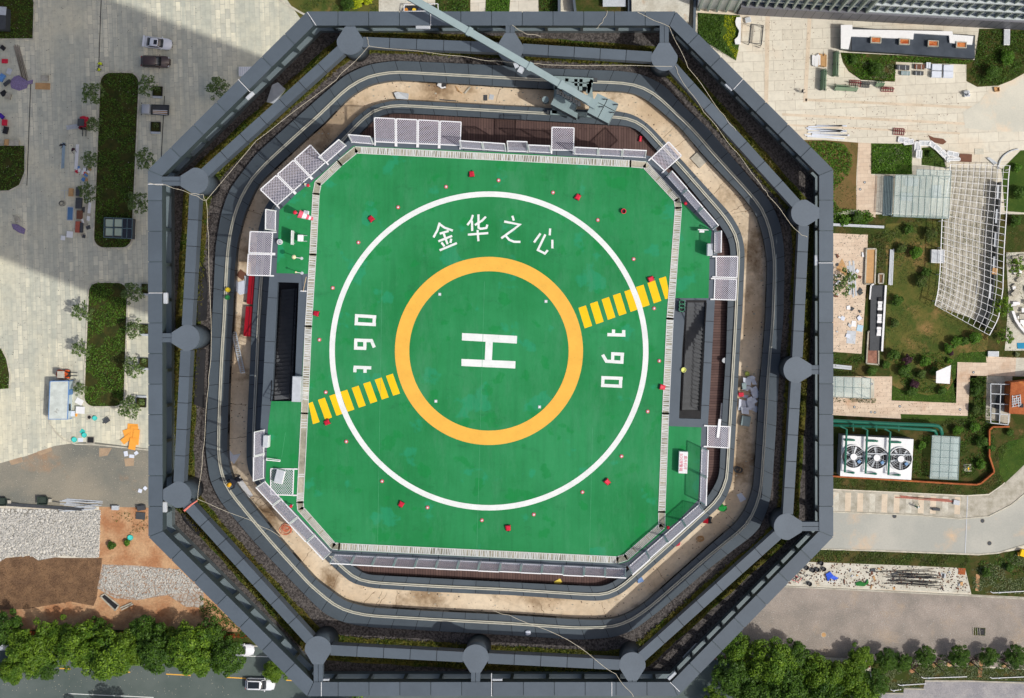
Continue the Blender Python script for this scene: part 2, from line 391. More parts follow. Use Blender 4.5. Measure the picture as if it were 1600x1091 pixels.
# parapet body, then coping panels with open joints
body_in = grow(INN, .12)
MB().holed(grow(OUT, -.06), [body_in], ZS - .3, ZG + .75).build('parapet', M['ledge'], tower)
mb = MB().holed(grow(OUT, -.05), [grow(INN, .05)], ZT - 1.15, ZT - .05)
for i in range(8):
    a, b = Vector(OUT[i]), Vector(OUT[(i + 1) % 8]); n = 10
    for k in range(n):
        p = a.lerp(b, (k + .5) / n); q = Vector((cx0, cy0)) - p; q = p + q.normalized() * .5; mb.box((q.x, q.y, ZG + .73), (.18, .5, ZT - 1.0 - ZG - .73), math.atan2((b - a).y, (b - a).x))
mb.build('parapet_beam', M['inner_face'], tower)
parapet = [c for c in tower.children if c.name.startswith('parapet_beam')][0]
def joints(a, b, n): return [k / n for k in range(n + 1)]
mb = MB()
for i in range(8):
    a, b = Vector(OUT[i]), Vector(OUT[(i + 1) % 8]); c, d = Vector(INN[i]), Vector(INN[(i + 1) % 8])
    t = (d - c).normalized(); L = (d - c).length; n = max(2, round((b - a).length / 1.765)); gp = .022
    s0 = (a - c).dot(t); full = (b - a).dot(t)
    cuts = [s0 + full * k / n for k in range(n + 1)]
    for k in range(n):
        lo, hi = cuts[k] + gp, cuts[k + 1] - gp; ta = (b - a).normalized()
        o1 = a + ta * ((lo - s0)); o2 = a + ta * ((hi - s0)); i1 = c + t * max(lo, gp); i2 = c + t * min(hi, L - gp)
        mb.prism([tuple(o1), tuple(o2), tuple(i2), tuple(i1)], ZT - .048, ZT + R.uniform(-.004, .004))
mb.build('coping', M['panel'], parapet)
# roof: gravel bed and strips of grass
COLS_PX = [(547, 65), (797, 75), (1038, 90), (1257, 333), (1245, 578), (1230, 823), (988, 1040), (743, 1028), (497, 1015), (278, 773), (291, 528), (305, 283)]
COLS = PL(COLS_PX, ZT)
RINGS = {
 'A': [(617,95),(775,102),(852,107),(970,111),(1003,116),(1037,132),(1072,170),(1106,200),(1177,285),(1204,315),(1219,348),(1225,385),(1226,420),(1224,498),(1219,553),(1215,628),(1207,753),(1202,790),(1185,830),(1112,885),(1030,955),(990,985),(960,996),(907,1000),(800,993),(575,980),(540,974),(507,960),(475,928),(400,850),(345,785),(328,752),(321,701),(327,583),(330,535),(337,385),(345,335),(358,297),(400,241),(495,156),(540,117),(575,101)],
 'B': [(617,125),(700,130),(797,136),(900,141),(975,143),(1000,149),(1020,163),(1064,200),(1102,246),(1160,306),(1182,335),(1194,375),(1199,413),(1196,500),(1190,570),(1187,596),(1182,686),(1177,763),(1166,795),(1150,818),(1120,843),(1005,945),(975,963),(950,969),(900,968),(797,961),(675,955),(575,949),(540,940),(492,905),(440,845),(400,796),(365,752),(355,716),(357,621),(360,546),(364,498),(367,423),(371,378),(382,335),(402,289),(475,220),(507,192),(545,152),(577,132)],
 'C': [(617,156),(797,166),(900,171),(975,175),(992,180),(1012,193),(1019,200),(1066,251),(1142,335),(1158,362),(1164,390),(1160,490),(1156,545),(1149,683),(1144,755),(1132,785),(1095,818),(1032,875),(972,928),(945,939),(925,939),(797,930),(675,925),(580,919),(548,911),(510,875),(430,790),(398,755),(387,735),(385,715),(386,666),(390,583),(394,500),(399,430),(403,360),(412,327),(425,307),(502,240),(555,185),(578,166)],
 'D': [(612,176),(797,186),(985,197),(1000,205),(1017,225),(1060,272),(1120,345),(1138,372),(1142,393),(1137,468),(1135,545),(1127,671),(1124,745),(1107,776),(1040,840),(972,900),(955,912),(940,917),(797,910),(570,898),(545,880),(480,815),(425,757),(413,740),(410,715),(411,666),(415,583),(418,500),(422,430),(427,365),(433,345),(445,328),(520,255),(575,195),(590,182)]}
NA = 720; CX, CY = 767.0, 552.0
def polar(pts):
    out = []
    for k in range(NA):
        t = 2 * math.pi * k / NA; dx, dy = math.cos(t), math.sin(t); best = None
        for i in range(len(pts)):
            x1, y1 = pts[i][0] - CX, pts[i][1] - CY; x2, y2 = pts[(i + 1) % len(pts)][0] - CX, pts[(i + 1) % len(pts)][1] - CY
            ex, ey = x2 - x1, y2 - y1; den = dx * ey - dy * ex
            if abs(den) < 1e-9: continue
            s = (x1 * ey - y1 * ex) / den; u = (x1 * dy - y1 * dx) / den
            if s > 0 and -1e-6 <= u <= 1 + 1e-6: best = s if best is None else min(best, s)
        out.append(best)
    r = np.array(out)
    for _ in range(10): r = (np.roll(r, 1) + 2 * r + np.roll(r, -1)) / 4
    return r
RR = {k: polar(v) for k, v in RINGS.items()}
def rpx(r, k):
    t = 2 * math.pi * (k % NA) / NA; return (CX + r * math.cos(t), CY + r * math.sin(t))
def ringpoly(r, z, step=3): return [P2(*rpx(r[k], k), z) for k in range(0, NA, step)]
MB().ringstrip(ringpoly(polar(INN_PX) + 9, ZG), ringpoly(RR['B'] * .5 + RR['A'] * .5, ZG), ZS - .3, ZG).build('gravel_bed', M['gravel_roof'], tower)
def strip_between(r1, r2, z, m, name, k0=0, k1=NA, h=.03):
    mb = MB(); vs = []; fs = []; n = 0
    for k in range(k0, k1 + 1, 3):
        j = (2.2 * math.sin(k * .37) + 1.5 * math.sin(k * .91 + 2))
        a = P2(*rpx(r1[k % NA] + j * .35, k), z); b = P2(*rpx(r2[k % NA] + j * .5, k), z); vs += [(a[0], a[1], z), (b[0], b[1], z + h)]
        if n: fs.append((2 * n - 2, 2 * n, 2 * n + 1, 2 * n - 1))
        n += 1
    mb.add(vs, fs); return tag(mb.build(name, m, tower), kind='stuff')
beam_r = polar(COLS_PX)
strip_between(beam_r * .985, beam_r * .5 + RR['A'] * .5 - 2, ZG + .02, M['grass_roof'], 'roof_grass')
strip_between(beam_r + 18, beam_r + 2, ZG + .02, M['grass_roof'], 'roof_grass')
M['blade'] = leafmat('roof_grass_blade', lin(44, 62, 16), lin(118, 120, 44), hue2=lin(104, 90, 40))
pts = []
for k in range(0, NA):
    for _ in range(22):
        for ra, rb in ((beam_r[k] * .985, beam_r[k] * .5 + RR['A'][k] * .5 - 2), (beam_r[k] + 16, beam_r[k] + 4)):
            kk = k + R.random(); p = P2(*rpx(ra + (rb - ra) * R.random() + R.uniform(-3, 2), kk), ZG); pts.append((p[0], p[1], ZG + .08 + R.random() * .12))
tag(leaf_obj('grass_tuft', pts, (0, 0, .6), .2, M['blade'], tower, .3, 1.0), kind='stuff')
# walkway bands of slate panels each side of the sand track
def band(ro, ri, z0, z1, name, pitch=1.46):
    b = MB(); o = [Vector(P2(*rpx(ro[k], k), z1)) for k in range(NA)]; i = [Vector(P2(*rpx(ri[k], k), z1)) for k in range(NA)]
    MBb = MB().ringstrip([tuple(p) for p in o], [tuple(p) for p in i], z0, z1 - .03); body = MBb.build(name, M['joint'], tower)
    cum = [0.0]
    for k in range(NA): cum.append(cum[-1] + (o[(k + 1) % NA] - o[k]).length)
    tot = cum[-1]; n = round(tot / pitch)
    def at(arr, s):
        s = s % tot; k = int(np.searchsorted(cum, s, side='right')) - 1; k = min(k, NA - 1); f = (s - cum[k]) / max(1e-9, cum[k + 1] - cum[k]); return arr[k].lerp(arr[(k + 1) % NA], f)
    gp = .016
    for q in range(n):
        s0, s1 = tot * q / n + gp, tot * (q + 1) / n - gp; ss = [s0 + (s1 - s0) * j / 4 for j in range(5)]
        oo = [at(o, s) for s in ss]; ii = [at(i, s) for s in ss]
        b.prism([tuple(p) for p in oo] + [tuple(p) for p in ii[::-1]], z0 + .05, z1 + R.uniform(-.004, .004))
    b.build('slate_panel', M['panel_dark'], body); return body
band(RR['A'], RR['B'], ZS - .3, ZB, 'outer_walkway'); band(RR['C'], RR['D'], ZS - .3, ZB, 'inner_walkway')
MB().ringstrip(ringpoly(RR['B'] + 3, ZS), ringpoly(RR['C'] - 3, ZS), ZS - .25, ZS).build('track_floor', M['sand'], tower)
def rail(r, name):
    mb = MB()
    for off in (-1.35, 1.35):
        a = ringpoly(r + off + .85, ZB + .1, 4); b = ringpoly(r + off - .85, ZB + .1, 4); n = len(a); vs = []; fs = []
        for k in range(n):
            vs += [(a[k][0], a[k][1], ZB), (a[k][0], a[k][1], ZB + .11), (b[k][0], b[k][1], ZB + .11), (b[k][0], b[k][1], ZB)]
        for k in range(n):
            q = 4 * k; w = 4 * ((k + 1) % n)
            for j in range(3): fs.append((q + j, q + j + 1, w + j + 1, w + j))
        mb.add(vs, fs)
    mb.build(name, M['rail'], tower)
rail(RR['A'] * .42 + RR['B'] * .58, 'track_rail'); rail(RR['C'] * .58 + RR['D'] * .42, 'track_rail')
# timber deck round the foot of the helipad (planks run away from the pad on every side)
dk = ringpoly(RR['D'] + 2, ZW)
def clip(poly, nx, ny, d):
    out = []
    for i in range(len(poly)):
        a, b = poly[i], poly[(i + 1) % len(poly)]; da = a[0] * nx + a[1] * ny - d; db = b[0] * nx + b[1] * ny - d
        if da >= 0: out.append(a)
        if da * db < 0: t = da / (da - db); out.append((a[0] + (b[0] - a[0]) * t, a[1] + (b[1] - a[1]) * t))
    return out
_, yt = P2(0, 300, ZW); _, yb = P2(0, 800, ZW)
MB().prism(clip(dk, 0, 1, yt), ZW - .2, ZW).build('timber_deck', M['wood_y'], tower)
MB().prism(clip(dk, 0, -1, -yb), ZW - .2, ZW).build('timber_deck', M['wood_y'], tower)
MB().prism(clip(clip(dk, 0, -1, -yt), 0, 1, yb), ZW - .2, ZW).build('timber_deck', M['wood_x'], tower)
# twelve round columns, ring beams between them, brackets to the parapet
side_dir = [(0, -1)] * 3 + [(1, 0)] * 3 + [(0, 1)] * 3 + [(-1, 0)] * 3
def hull(pts):
    pts = sorted(set(pts)); lo = []; up = []
    for p in pts:
        while len(lo) > 1 and (lo[-1][0]-lo[-2][0])*(p[1]-lo[-2][1])-(lo[-1][1]-lo[-2][1])*(p[0]-lo[-2][0]) <= 0: lo.pop()
        lo.append(p)
    for p in reversed(pts):
        while len(up) > 1 and (up[-1][0]-up[-2][0])*(p[1]-up[-2][1])-(up[-1][1]-up[-2][1])*(p[0]-up[-2][0]) <= 0: up.pop()
        up.append(p)
    return lo[:-1] + up[:-1]
for (px, py), (dx, dy) in zip(COLS_PX, side_dir):
    ring = [(px + 20.8 * math.cos(2 * math.pi * k / 40), py + 20.8 * math.sin(2 * math.pi * k / 40)) for k in range(40)]
    nx_, ny_ = -dy, dx
    tip = [(px + dx * 23 + nx_ * s * 8.2, py + dy * 23 + ny_ * s * 8.2) for s in (-1, 1)]
    c = P(px, py, ZT); co = MB().cyl((c.x, c.y, ZG), .72, ZT - .12 - ZG, 32).build('column', M['panel_dark'], tower, True)
    ring = [p for p in ring if all(.6 * (dx * (p[0] - px) + dy * (p[1] - py)) + .8 * s * (nx_ * (p[0] - px) + ny_ * (p[1] - py)) < 18.9 for s in (-1, 1))]
    MB().prism(PL(hull(ring + tip), ZT), ZT - .12, ZT + .012).build('column_cap', M['disc'], co)
    end = {(0, -1): (px, 39.5), (1, 0): (1280.5, py), (0, 1): (px, 1066.5), (-1, 0): (253, py)}[(dx, dy)]
    mb = MB()
    for s in (-3.7, 3.7):
        a = P(px + dx * 20 + nx_ * s, py + dy * 20 + ny_ * s, ZT); b = P(end[0] + nx_ * s, end[1] + ny_ * s, ZT)
        mb.seg((a.x, a.y, ZT - .3), (b.x, b.y, ZT - .3), .25, .5)
    mb.build('bracket', M['panel'], co)
for i in range(12):
    a, b = Vector(COLS[i]), Vector(COLS[(i + 1) % 12]); L = (b - a).length; t = (b - a) / L; n = round((L - 1.5) / 1.52); mb = MB(); lo, hi = .72, L - .72
    MBj = MB(); ang = math.atan2(t.y, t.x); mid = (a + b) / 2
    for k in range(n):
        s0, s1 = lo + (hi - lo) * k / n + .018, lo + (hi - lo) * (k + 1) / n - .018; c = a + t * ((s0 + s1) / 2)
        mb.box((c.x, c.y, ZT - .95), (s1 - s0, .6, .945), ang)
    bo = mb.build('ring_beam', M['panel'], tower)
    MBj.box((mid.x, mid.y, ZT - .91), (hi - lo, .54, .87), ang).build('beam_core', M['joint'], bo)
# junction boxes and lightning tapes on the parapet
def px_seg(mb, p, q, z, w, h): a, b = P(*p, z), P(*q, z); mb.seg(a, b, w, h)
for (x, y, w, d) in [(661, 43, .85, .2), (1275, 407, .2, .62), (1139, 136, .55, .22), (259, 466, .25, .65), (258, 792, .25, .62), (509, 1062, .45, .14), (777, 1062, .6, .14), (1050, 1056, .6, .2), (391, 150, .55, .22)]:
    c = P(x, y, ZT - .3); rot = {1139: -.72, 1050: .75, 391: .75}.get(x, 0)
    MB().bbox((c.x, c.y, ZT - .45), (w, d, .3), rot).build('junction_box', M['galv'], tower)
mb = MB()
for p, q in [((673, 19), (673, 40)), ((480, 19), (494, 40)), ((1160, 125), (1146, 140)), ((1279, 411), (1302, 411)), ((232, 458), (254, 458)), ((502, 1066), (502, 1088)), ((768, 1052), (768, 1088)), ((956, 1066), (956, 1088)), ((372, 124), (391, 144)), ((1047, 1066), (1062, 1081)), ((231, 288), (255, 288))]:
    px_seg(mb, p, q, ZT + .02, .03, .02)
mb.build('lightning_tape', M['white'], tower)

# ------------------------------------------------------------------ THE HELIPAD
pad = thing('helipad', 'green octagonal helipad atop the tower with white ring, amber ring and white H', 'helipad', P(764, 548, ZW))
E0 = [(552,213),(650,220),(800,230),(1010,243),(1020,245),(1070,297),(1118,350),(1122,372),(1117,470),(1110,600),(1106,668),(1100,770),(1095,785),(1040,833),(985,882),(965,887),(525,864),(514,860),(462,806),(410,756),(404,745),(407,666),(411,600),(416,500),(421,430),(424,345),(430,325),(470,288)]
OPW = [(434,441),(467,442),(463,543),(460,627),(425,627),(429,545)]
OPE = [(1072,469),(1104,469),(1100,560),(1095,655),(1061,654),(1066,545)]
GR = [(552,228),(800,239),(1010,252),(1066,316),(1112,361),(1109,390),(1107,466),(1054,466),(1049,560),(1044,666),(1096,668),(1091,781),(1057,816),(1040,828),(982,877),(968,881),(528,860),(517,858),(464,803),(415,755),(415,748),(419,666),(424,627),(470,627),(474,545),(482,428),(432,427),(436,345),(437,329),(462,304),(499,275)]
G = [(556,234.5),(985,256),(1008,258),(1058,312),(1060,325),(1047,498),(1040,646),(1034,800),(1034,822),(978,871),(965,875),(530,854),(521,853),(470,795),(469,785),(476,646),(482,510),(489,398),(494,303),(497,287),(531,255)]
MB().prism([P2(767 + (x - 767) * .985, 548 + (y - 548) * .985, ZW) for x, y in G], ZW - .1, ZD - .38).build('plinth', M['panel_dark'], pad)
deck = MB().holed(PL(E0, ZD), [PL(OPW, ZD), PL(OPE, ZD)], ZD - .38, ZD).build('deck_slab', M['panel'], pad)
mb = MB()
edge = E0
for i in range(len(E0)):            # panel joints across the grey deck margin
    a, b = Vector(P2(*E0[i], ZD)), Vector(P2(*E0[(i + 1) % len(E0)], ZD)); L = (b - a).length; t = (b - a).normalized(); nn = Vector((-t.y, t.x))
    if (Vector((P2(764, 548, ZD))) - a).dot(nn) < 0: nn = -nn
    for k in range(1, int(L / 1.5) + 1):
        p = a + t * (k * L / (int(L / 1.5) + 1)); q = p + nn * .55; mb.seg((p.x, p.y, ZD + .001), (q.x, q.y, ZD + .001), .03, .006)
tag(mb.build('deck_joint', M['joint'], deck), kind='stuff')
MB().prism(PL(GR, ZD), ZD - .1, ZD + .012).build('green_coating', M['green'], pad)
Z1 = ZD + .016
def ring_mesh(r0, r1, z, h, cx=764, cy=548.5, n=160):
    mb = MB(); o = [P2(cx + r1 * math.cos(2*math.pi*k/n), cy + r1 * math.sin(2*math.pi*k/n), z) for k in range(n)]; i = [P2(cx + r0 * math.cos(2*math.pi*k/n), cy + r0 * math.sin(2*math.pi*k/n), z) for k in range(n)]
    vs = [(*p, z) for p in o] + [(*p, z) for p in i]; return mb.add(vs, [(n + k, k, (k + 1) % n, n + (k + 1) % n) for k in range(n)][::1]), None
def fix(mb):            # make every flat face point up
    fs = []
    for f in mb.f:
        v = [mb.v[i] for i in f]; a = sum(v[i][0]*v[(i+1)%len(v)][1] - v[(i+1)%len(v)][0]*v[i][1] for i in range(len(v))); fs.append(f if a > 0 else f[::-1])
    mb.f = fs; return mb
fix(ring_mesh(124.5, 147, Z1 + .004, 0)[0]).build('amber_ring', M['amber'], pad)
sb = MB(); stripes = []
for tx, ty in [(812,166),(742,190),(670,215),(598,241),(527,266),(458,291),(387,316)]:
    x, y = 400 + tx / 4, 546 + ty / 4; stripes.append([(x, y), (x + 10.8, y - 3.5), (x + 22, y + 27.5), (x + 11.2, y + 31)])
stripes.append([(482, 630.5), (488.5, 628), (499.5, 659.5), (489, 663)])
for tx, ty in [(415,833),(487,807),(560,780),(630,755),(702,730),(775,703),(847,677),(918,650)]:
    x, y = 800 + tx / 4, 273 + ty / 4; stripes.append([(x, y), (x + 11.7, y - 3.9), (x + 21.5, y + 28), (x + 9.8, y + 32)])
stripes[-1][2] = (1047, 466); stripes[-1][1] = (1040.5, 432)
stripes.append([(1047, 429.5), (1050, 428), (1049.5, 444), (1048.8, 440)])
for s in stripes: fix(MB().flat(PL(s, Z1), Z1)).build('yellow_stripe', M['yellow'], pad)
fix(ring_mesh(240.8, 249.3, Z1 + .004, 0)[0]).build('white_ring', M['white_marking'], pad)
mb = MB()
for q in ([(722,520.5),(808,525),(807.5,537),(721.7,532)], [(721,561),(805.5,564.5),(805,576),(721,572)], [(758.8,534.2),(770,534.8),(768.6,562.8),(757.4,562.4)]): mb.flat(PL(q, Z1), Z1)
fix(mb).build('letter_h', M['white_marking'], pad)
def stroke_mesh(strokes, ox, oy, sc, w, z):
    mb = MB(); q = 0
    for pl in strokes:
        pts = [Vector(P2(ox + x / sc, oy + y / sc, z)) for x, y in pl]; L = []; Rr = []
        for i, p in enumerate(pts):
            d0 = (pts[i] - pts[i-1]).normalized() if i else (pts[1] - pts[0]).normalized(); d1 = (pts[i+1] - pts[i]).normalized() if i < len(pts) - 1 else d0
            n0 = Vector((-d0.y, d0.x)); n1 = Vector((-d1.y, d1.x)); mm = (n0 + n1).normalized(); k = w / 2 / max(.5, mm.dot(n0)); L.append(p + mm * k); Rr.append(p - mm * k)
        zz = z + q * .0022; q += 1
        for i in range(len(pts) - 1): mb.flat([tuple(L[i]), tuple(Rr[i]), tuple(Rr[i+1]), tuple(L[i+1])], zz)
    return fix(mb)
chars = [
 [[(160,168),(135,250),(90,335)],[(150,178),(215,225),(310,258)],[(160,293),(262,262)],[(145,380),(302,318)],[(205,290),(250,412)],[(180,392),(215,438)],[(292,350),(282,398)],[(160,482),(355,400)]],
 [[(538,80),(520,135),(475,195)],[(526,145),(530,262)],[(600,74),(602,225),(625,238),(690,228),(702,190)],[(685,100),(640,145),(560,195)],[(480,304),(712,286)],[(590,250),(600,378)]],
 [[(985,90),(1002,145)],[(893,155),(1070,190),(985,255),(860,345)],[(905,312),(950,362),(1005,385),(1078,386)]],
 [[(1305,290),(1232,392)],[(1360,302),(1275,478),(1355,518),(1388,480)],[(1415,234),(1410,312)],[(1440,362),(1440,460)]]]
for c in chars: stroke_mesh(c, 665, 325, 7.27, .125, Z1).build('painted_character', M['white_marking'], pad)
dg = {'left': [[[(145,132),(475,152)],[(170,130),(165,278)],[(140,255),(470,272)],[(445,150),(440,295)]], [[(135,512),(400,520),(445,625)],[(158,512),(155,655)],[(130,635),(320,640)],[(300,520),(297,640)]], [[(125,932),(398,942)],[(146,935),(143,1010)],[(303,940),(300,1018)]]],
      'right': [[[(238,178),(518,186)],[(492,108),(490,186)],[(334,100),(331,180)]], [[(165,490),(222,590),(488,608)],[(322,450),(320,590)],[(300,475),(497,484)],[(470,470),(462,620)]], [[(145,845),(475,858)],[(170,845),(165,985)],[(140,965),(465,980)],[(445,856),(440,1000)]]]}
for k, (ox, oy) in (('left', (540, 480)), ('right', (925, 505))):
    for d in dg[k]: stroke_mesh(d, ox, oy, 9.92, .185, Z1).build('painted_character', M['white_marking'], pad)
mb = MB()
for p, q in [((597, 440), (590, 850)), ((757, 440), (745, 860)), ((926, 668), (921, 870)), ((446, 676), (440, 715))]: px_seg(mb, p, q, Z1, .018, .004)
mb.build('coating_seam', plain('worn_seam', lin(70, 152, 104), .7, .2, 3), pad)
# gutter with a slatted grate
gut = MB(); slat = MB(); tray = []
gl = [Vector(P2(*p, ZD)) for p in G]; n = len(gl)
OPEN = [((1008,258),(1000,257)), ((470,627),(478,649)), ((473,672),(474,738)), ((470,748),(473,766)), ((556,234),(531,255)), ((1060,314),(1061,328))]
def in_open(p):
    for a, b in OPEN:
        A, B = Vector(P2(*a, ZD)), Vector(P2(*b, ZD)); lo = (min(A.x, B.x) - .25, min(A.y, B.y) - .1); hi = (max(A.x, B.x) + .25, max(A.y, B.y) + .1)
        if lo[0] <= p.x <= hi[0] and lo[1] <= p.y <= hi[1]: return True
    return False
for i in range(n):
    a, b = gl[i], gl[(i + 1) % n]; L = (b - a).length; t = (b - a).normalized(); ang = math.atan2(t.y, t.x); nn = Vector((-t.y, t.x)); c = (a + b) / 2
    gut.box((c.x, c.y, ZD - .05), (L + .1, .36, .07), ang)
    for s in (-.185, .185): cc = c + nn * s; slat.box((cc.x, cc.y, ZD - .03), (L + .1, .035, .075), ang)
    if L < .9: continue
    diag = abs(abs(t.x) - abs(t.y)) < .4; s = .12
    while s < L - .1:
        p = a + t * s
        if not in_open(p):
            if diag:
                if (s % 1.0) > .12:
                    for o in (-.115, -.04, .035, .11): q = p + nn * o; slat.box((q.x, q.y, ZD + .02), (.05, .045, .02), ang)
                s += .085
            else:
                slat.box((p.x, p.y, ZD + .02), (R.uniform(.035, .075), .34, .02), ang + R.uniform(-.12, .12)); s += R.choice((.085, .1, .1, .12, .16))
        else: s += .1
gut.build('gutter_channel', two('gutter_concrete', lin(186, 180, 160), lin(132, 130, 112), .8, .4, .65, .9, .35, 6, .2), pad); slat.build('gutter_grate', plain('grate_metal', (.62, .63, .6, 1), .5, .1, 3), pad)
# safety nets: open ones lie level, the rest stand up
M['netwire'] = plain('net_wire', (.66, .63, .7, 1), .5, .05, 3)
def net(a, b, c, d, cells=10, bar=.06, wire=.018):
    a, b, c, d = map(Vector, (a, b, c, d)); fr = MB()
    for p, q in ((a, b), (b, c), (c, d), (d, a)): fr.seg(p, q, bar, .05)
    h = (b - a).normalized()
    for p, q in ((a, d), (b, c)): fr.seg(p, p + (p - q).normalized() * .22, .075, .07)
    f = fr.build('safety_net', M['white'], pad)
    U = lambda u, v: a.lerp(b, u).lerp(d.lerp(c, u), v)
    nrm = (b - a).cross(d - a).normalized(); wm = MB()
    for sgn in (1, -1):
        for k in range(-cells + 1, cells):
            u0 = k / cells
            if sgn > 0: p0, p1 = (max(u0, 0), max(-u0, 0)), (min(1, 1 + u0), min(1, 1 - u0))
            else: p0, p1 = (max(u0, 0), 1 - max(-u0, 0)), (min(1, 1 + u0), 1 - min(1, 1 - u0))
            if abs(p0[0] - p1[0]) < .02: continue
            wm.seg(U(*p0) + nrm * .006 * sgn, U(*p1) + nrm * .006 * sgn, wire, .012)
    wm.build('wire_mesh', M['netwire'], f)
def flatnet(p): q = [P(x, y, ZD + .06) for x, y in p]; net(*q)
def split(a, b, n): return [tuple(Vector(a).lerp(Vector(b), k / n)) for k in range(n + 1)]
def flatrow(a, b, d, c, n, gap=.03):
    t, u = split(a, b, n), split(d, c, n)
    for k in range(n):
        A, B = Vector(t[k]).lerp(Vector(t[k+1]), gap), Vector(t[k]).lerp(Vector(t[k+1]), 1 - gap); D, C = Vector(u[k]).lerp(Vector(u[k+1]), gap), Vector(u[k]).lerp(Vector(u[k+1]), 1 - gap); flatnet([tuple(A), tuple(B), tuple(C), tuple(D)])
flatrow((585,221.5),(720,227.5),(584,184),(721.5,191),4)
flatrow((1017,246.5),(1039,267.5),(1044,221),(1065.5,244),1)
flatrow((432,322),(510,252.5),(406,297),(486,226),3)
flatnet([(862,234.5),(896,235),(897,200),(862.5,199)])
flatnet([(424,396),(426,363),(391,362),(389,395)]); flatnet([(422,431),(424,398),(388,397),(386,430)])
flatnet([(1119,401),(1119,433),(1151.5,434),(1153,401)]); flatnet([(1117,435.5),(1116,468),(1149.5,469),(1151,436.5)])
flatnet([(1106,665.5),(1105.5,698),(1139,700),(1141,667)])
flatnet([(459,733),(457.5,774),(423,773),(423,732.5)])
def upright(a, b, n, h=1.6, lean=.25):
    t = split(a, b, n)
    for k in range(n):
        A, B = P(*Vector(t[k]).lerp(Vector(t[k+1]), .025), ZD + .05), P(*Vector(t[k]).lerp(Vector(t[k+1]), .975), ZD + .05)
        d = (B - A).normalized(); o = Vector((d.y, -d.x, 0)); cc = P(764, 548, ZD)
        if (A - cc).dot(o) < 0: o = -o
        up = Vector((0, 0, h)) + o * (lean + R.uniform(-.03, .03)); net(A, B, B + up, A + up, 9, .06, .014)
upright((549,222),(584,225),1); upright((720,231),(791,236),2); upright((793,236),(825,237),1, 1.25, .45); upright((826,237),(861,238.5),1); upright((897,240.5),(1009,246),3)
upright((522,867),(978,889),14); upright((413,752),(517,864),4); upright((411.5,748),(412.5,671),2)
upright((982,886),(1093,788),4); upright((1094,785),(1097,699),2); upright((1042,275),(1115,359),3); upright((1117,362),(1116.5,396),1); upright((509,255),(541,227),1); upright((430,361),(430.5,329),1)
# stairs down both sides
def stairs(p_top, p_bot, w_px, n):
    st = MB(); a, b = P(*p_top, ZD), P(*p_bot, ZW)
    a2, b2 = Vector((a.x, a.y)), Vector((b.x, b.y)); t = (b2 - a2).normalized(); ang = math.atan2(t.y, t.x); w = w_px / 27.2; L = (b2 - a2).length
    for k in range(n):
        z = ZD - .15 - (ZD - .2 - ZW) * (k + .5) / n; c = a2 + t * (L * (k + .5) / n); st.box((c.x, c.y, z), (L / n * 1.05, w, .05), ang)
    o = st.build('stair', M['tread'], pad); nn = Vector((-t.y, t.x)); hr = MB()
    for s in (-1, 1):
        e = nn * (w / 2) * s; hr.seg((a2.x + e.x, a2.y + e.y, ZD - .2), (b2.x + e.x, b2.y + e.y, ZW + .05), .05, .3)
        hr.tube([(a2.x + e.x, a2.y + e.y, ZD + .9), (b2.x + e.x, b2.y + e.y, ZW + 1.0)], .03, 6)
        for k in range(0, 24):
            f = k / 23; p = a2.lerp(b2, f) + e; z = ZD + (ZW - ZD) * f; hr.seg((p.x, p.y, z - .1), (p.x, p.y, z + .95), .025, .025)
    hr.build('handrail', M['black'], o)
for o_ in (OPW, OPE):
    fl = [(sum(p[0] for p in o_) / 6 + (p[0] - sum(q[0] for q in o_) / 6) * 1.25, sum(p[1] for p in o_) / 6 + (p[1] - sum(q[1] for q in o_) / 6) * 1.08) for p in o_]; MB().prism(PL(fl, ZW), ZW - .05, ZW + .03).build('well_shade', M['black'], pad)  # black sheet over the timber deck, painting the shade inside each stair well
M['tread'] = plain('grey_stair_tread', (.085, .09, .095, 1), .6, .15, 3)
stairs((442, 624), (452, 452), 29, 28); stairs((1087, 473), (1078, 640), 30, 28)
# ------------------------------------------------------------------ THE GROUND
M['tiles_l'] = paving('plaza_tiles_grey', lin(232, 226, 200), lin(196, 194, 176), lin(142, 142, 126), 1.5, .78, math.radians(87.5), stripe=lin(182, 184, 168), stripe_scale=(.33, .012, 1), stain=lin(226, 218, 188), stain_lo=.5, stain_hi=.68, stain_scale=.05, msize=.02)
M['tiles_r'] = paving('plaza_tiles_tan', lin(222, 216, 198), lin(212, 205, 187), lin(182, 172, 154), 3.2, 1.6, math.radians(-2.5), stain=lin(214, 188, 156), stain_lo=.52, stain_hi=.76, vein=.28, stain_scale=.07, msize=.03)
M['tiles_band'] = two('beige_paving_band', lin(222, 206, 182), lin(206, 190, 166), .4, .4, .6, .85, .15, 4, .1)
M['tiles_path'] = paving('path_tiles_peach', lin(222, 202, 178), lin(210, 188, 164), lin(172, 150, 128), 1.2, .6, math.radians(-2), stain=lin(190, 140, 98), stain_lo=.56, stain_hi=.74, stain_scale=.18, vein=.3)
M['asphalt'] = two('street_asphalt', lin(88, 100, 96), lin(102, 112, 108), .12, .4, .6, .85, .22, 14, .25, c3=lin(116, 122, 116), scale3=.5, lo3=.64, hi3=.75)
M['asphalt_dust'] = two('dusty_asphalt', lin(126, 126, 116), lin(158, 150, 132), .075, .38, .6, .9, .3, 5, .25, c3=lin(178, 140, 104), scale3=.11, lo3=.57, hi3=.72)
M['asphalt_pale'] = two('pale_cement_road', lin(186, 184, 172), lin(172, 172, 162), .1, .4, .6, .85, .14, 4, .15, c3=lin(214, 184, 148), scale3=.13, lo3=.55, hi3=.72)
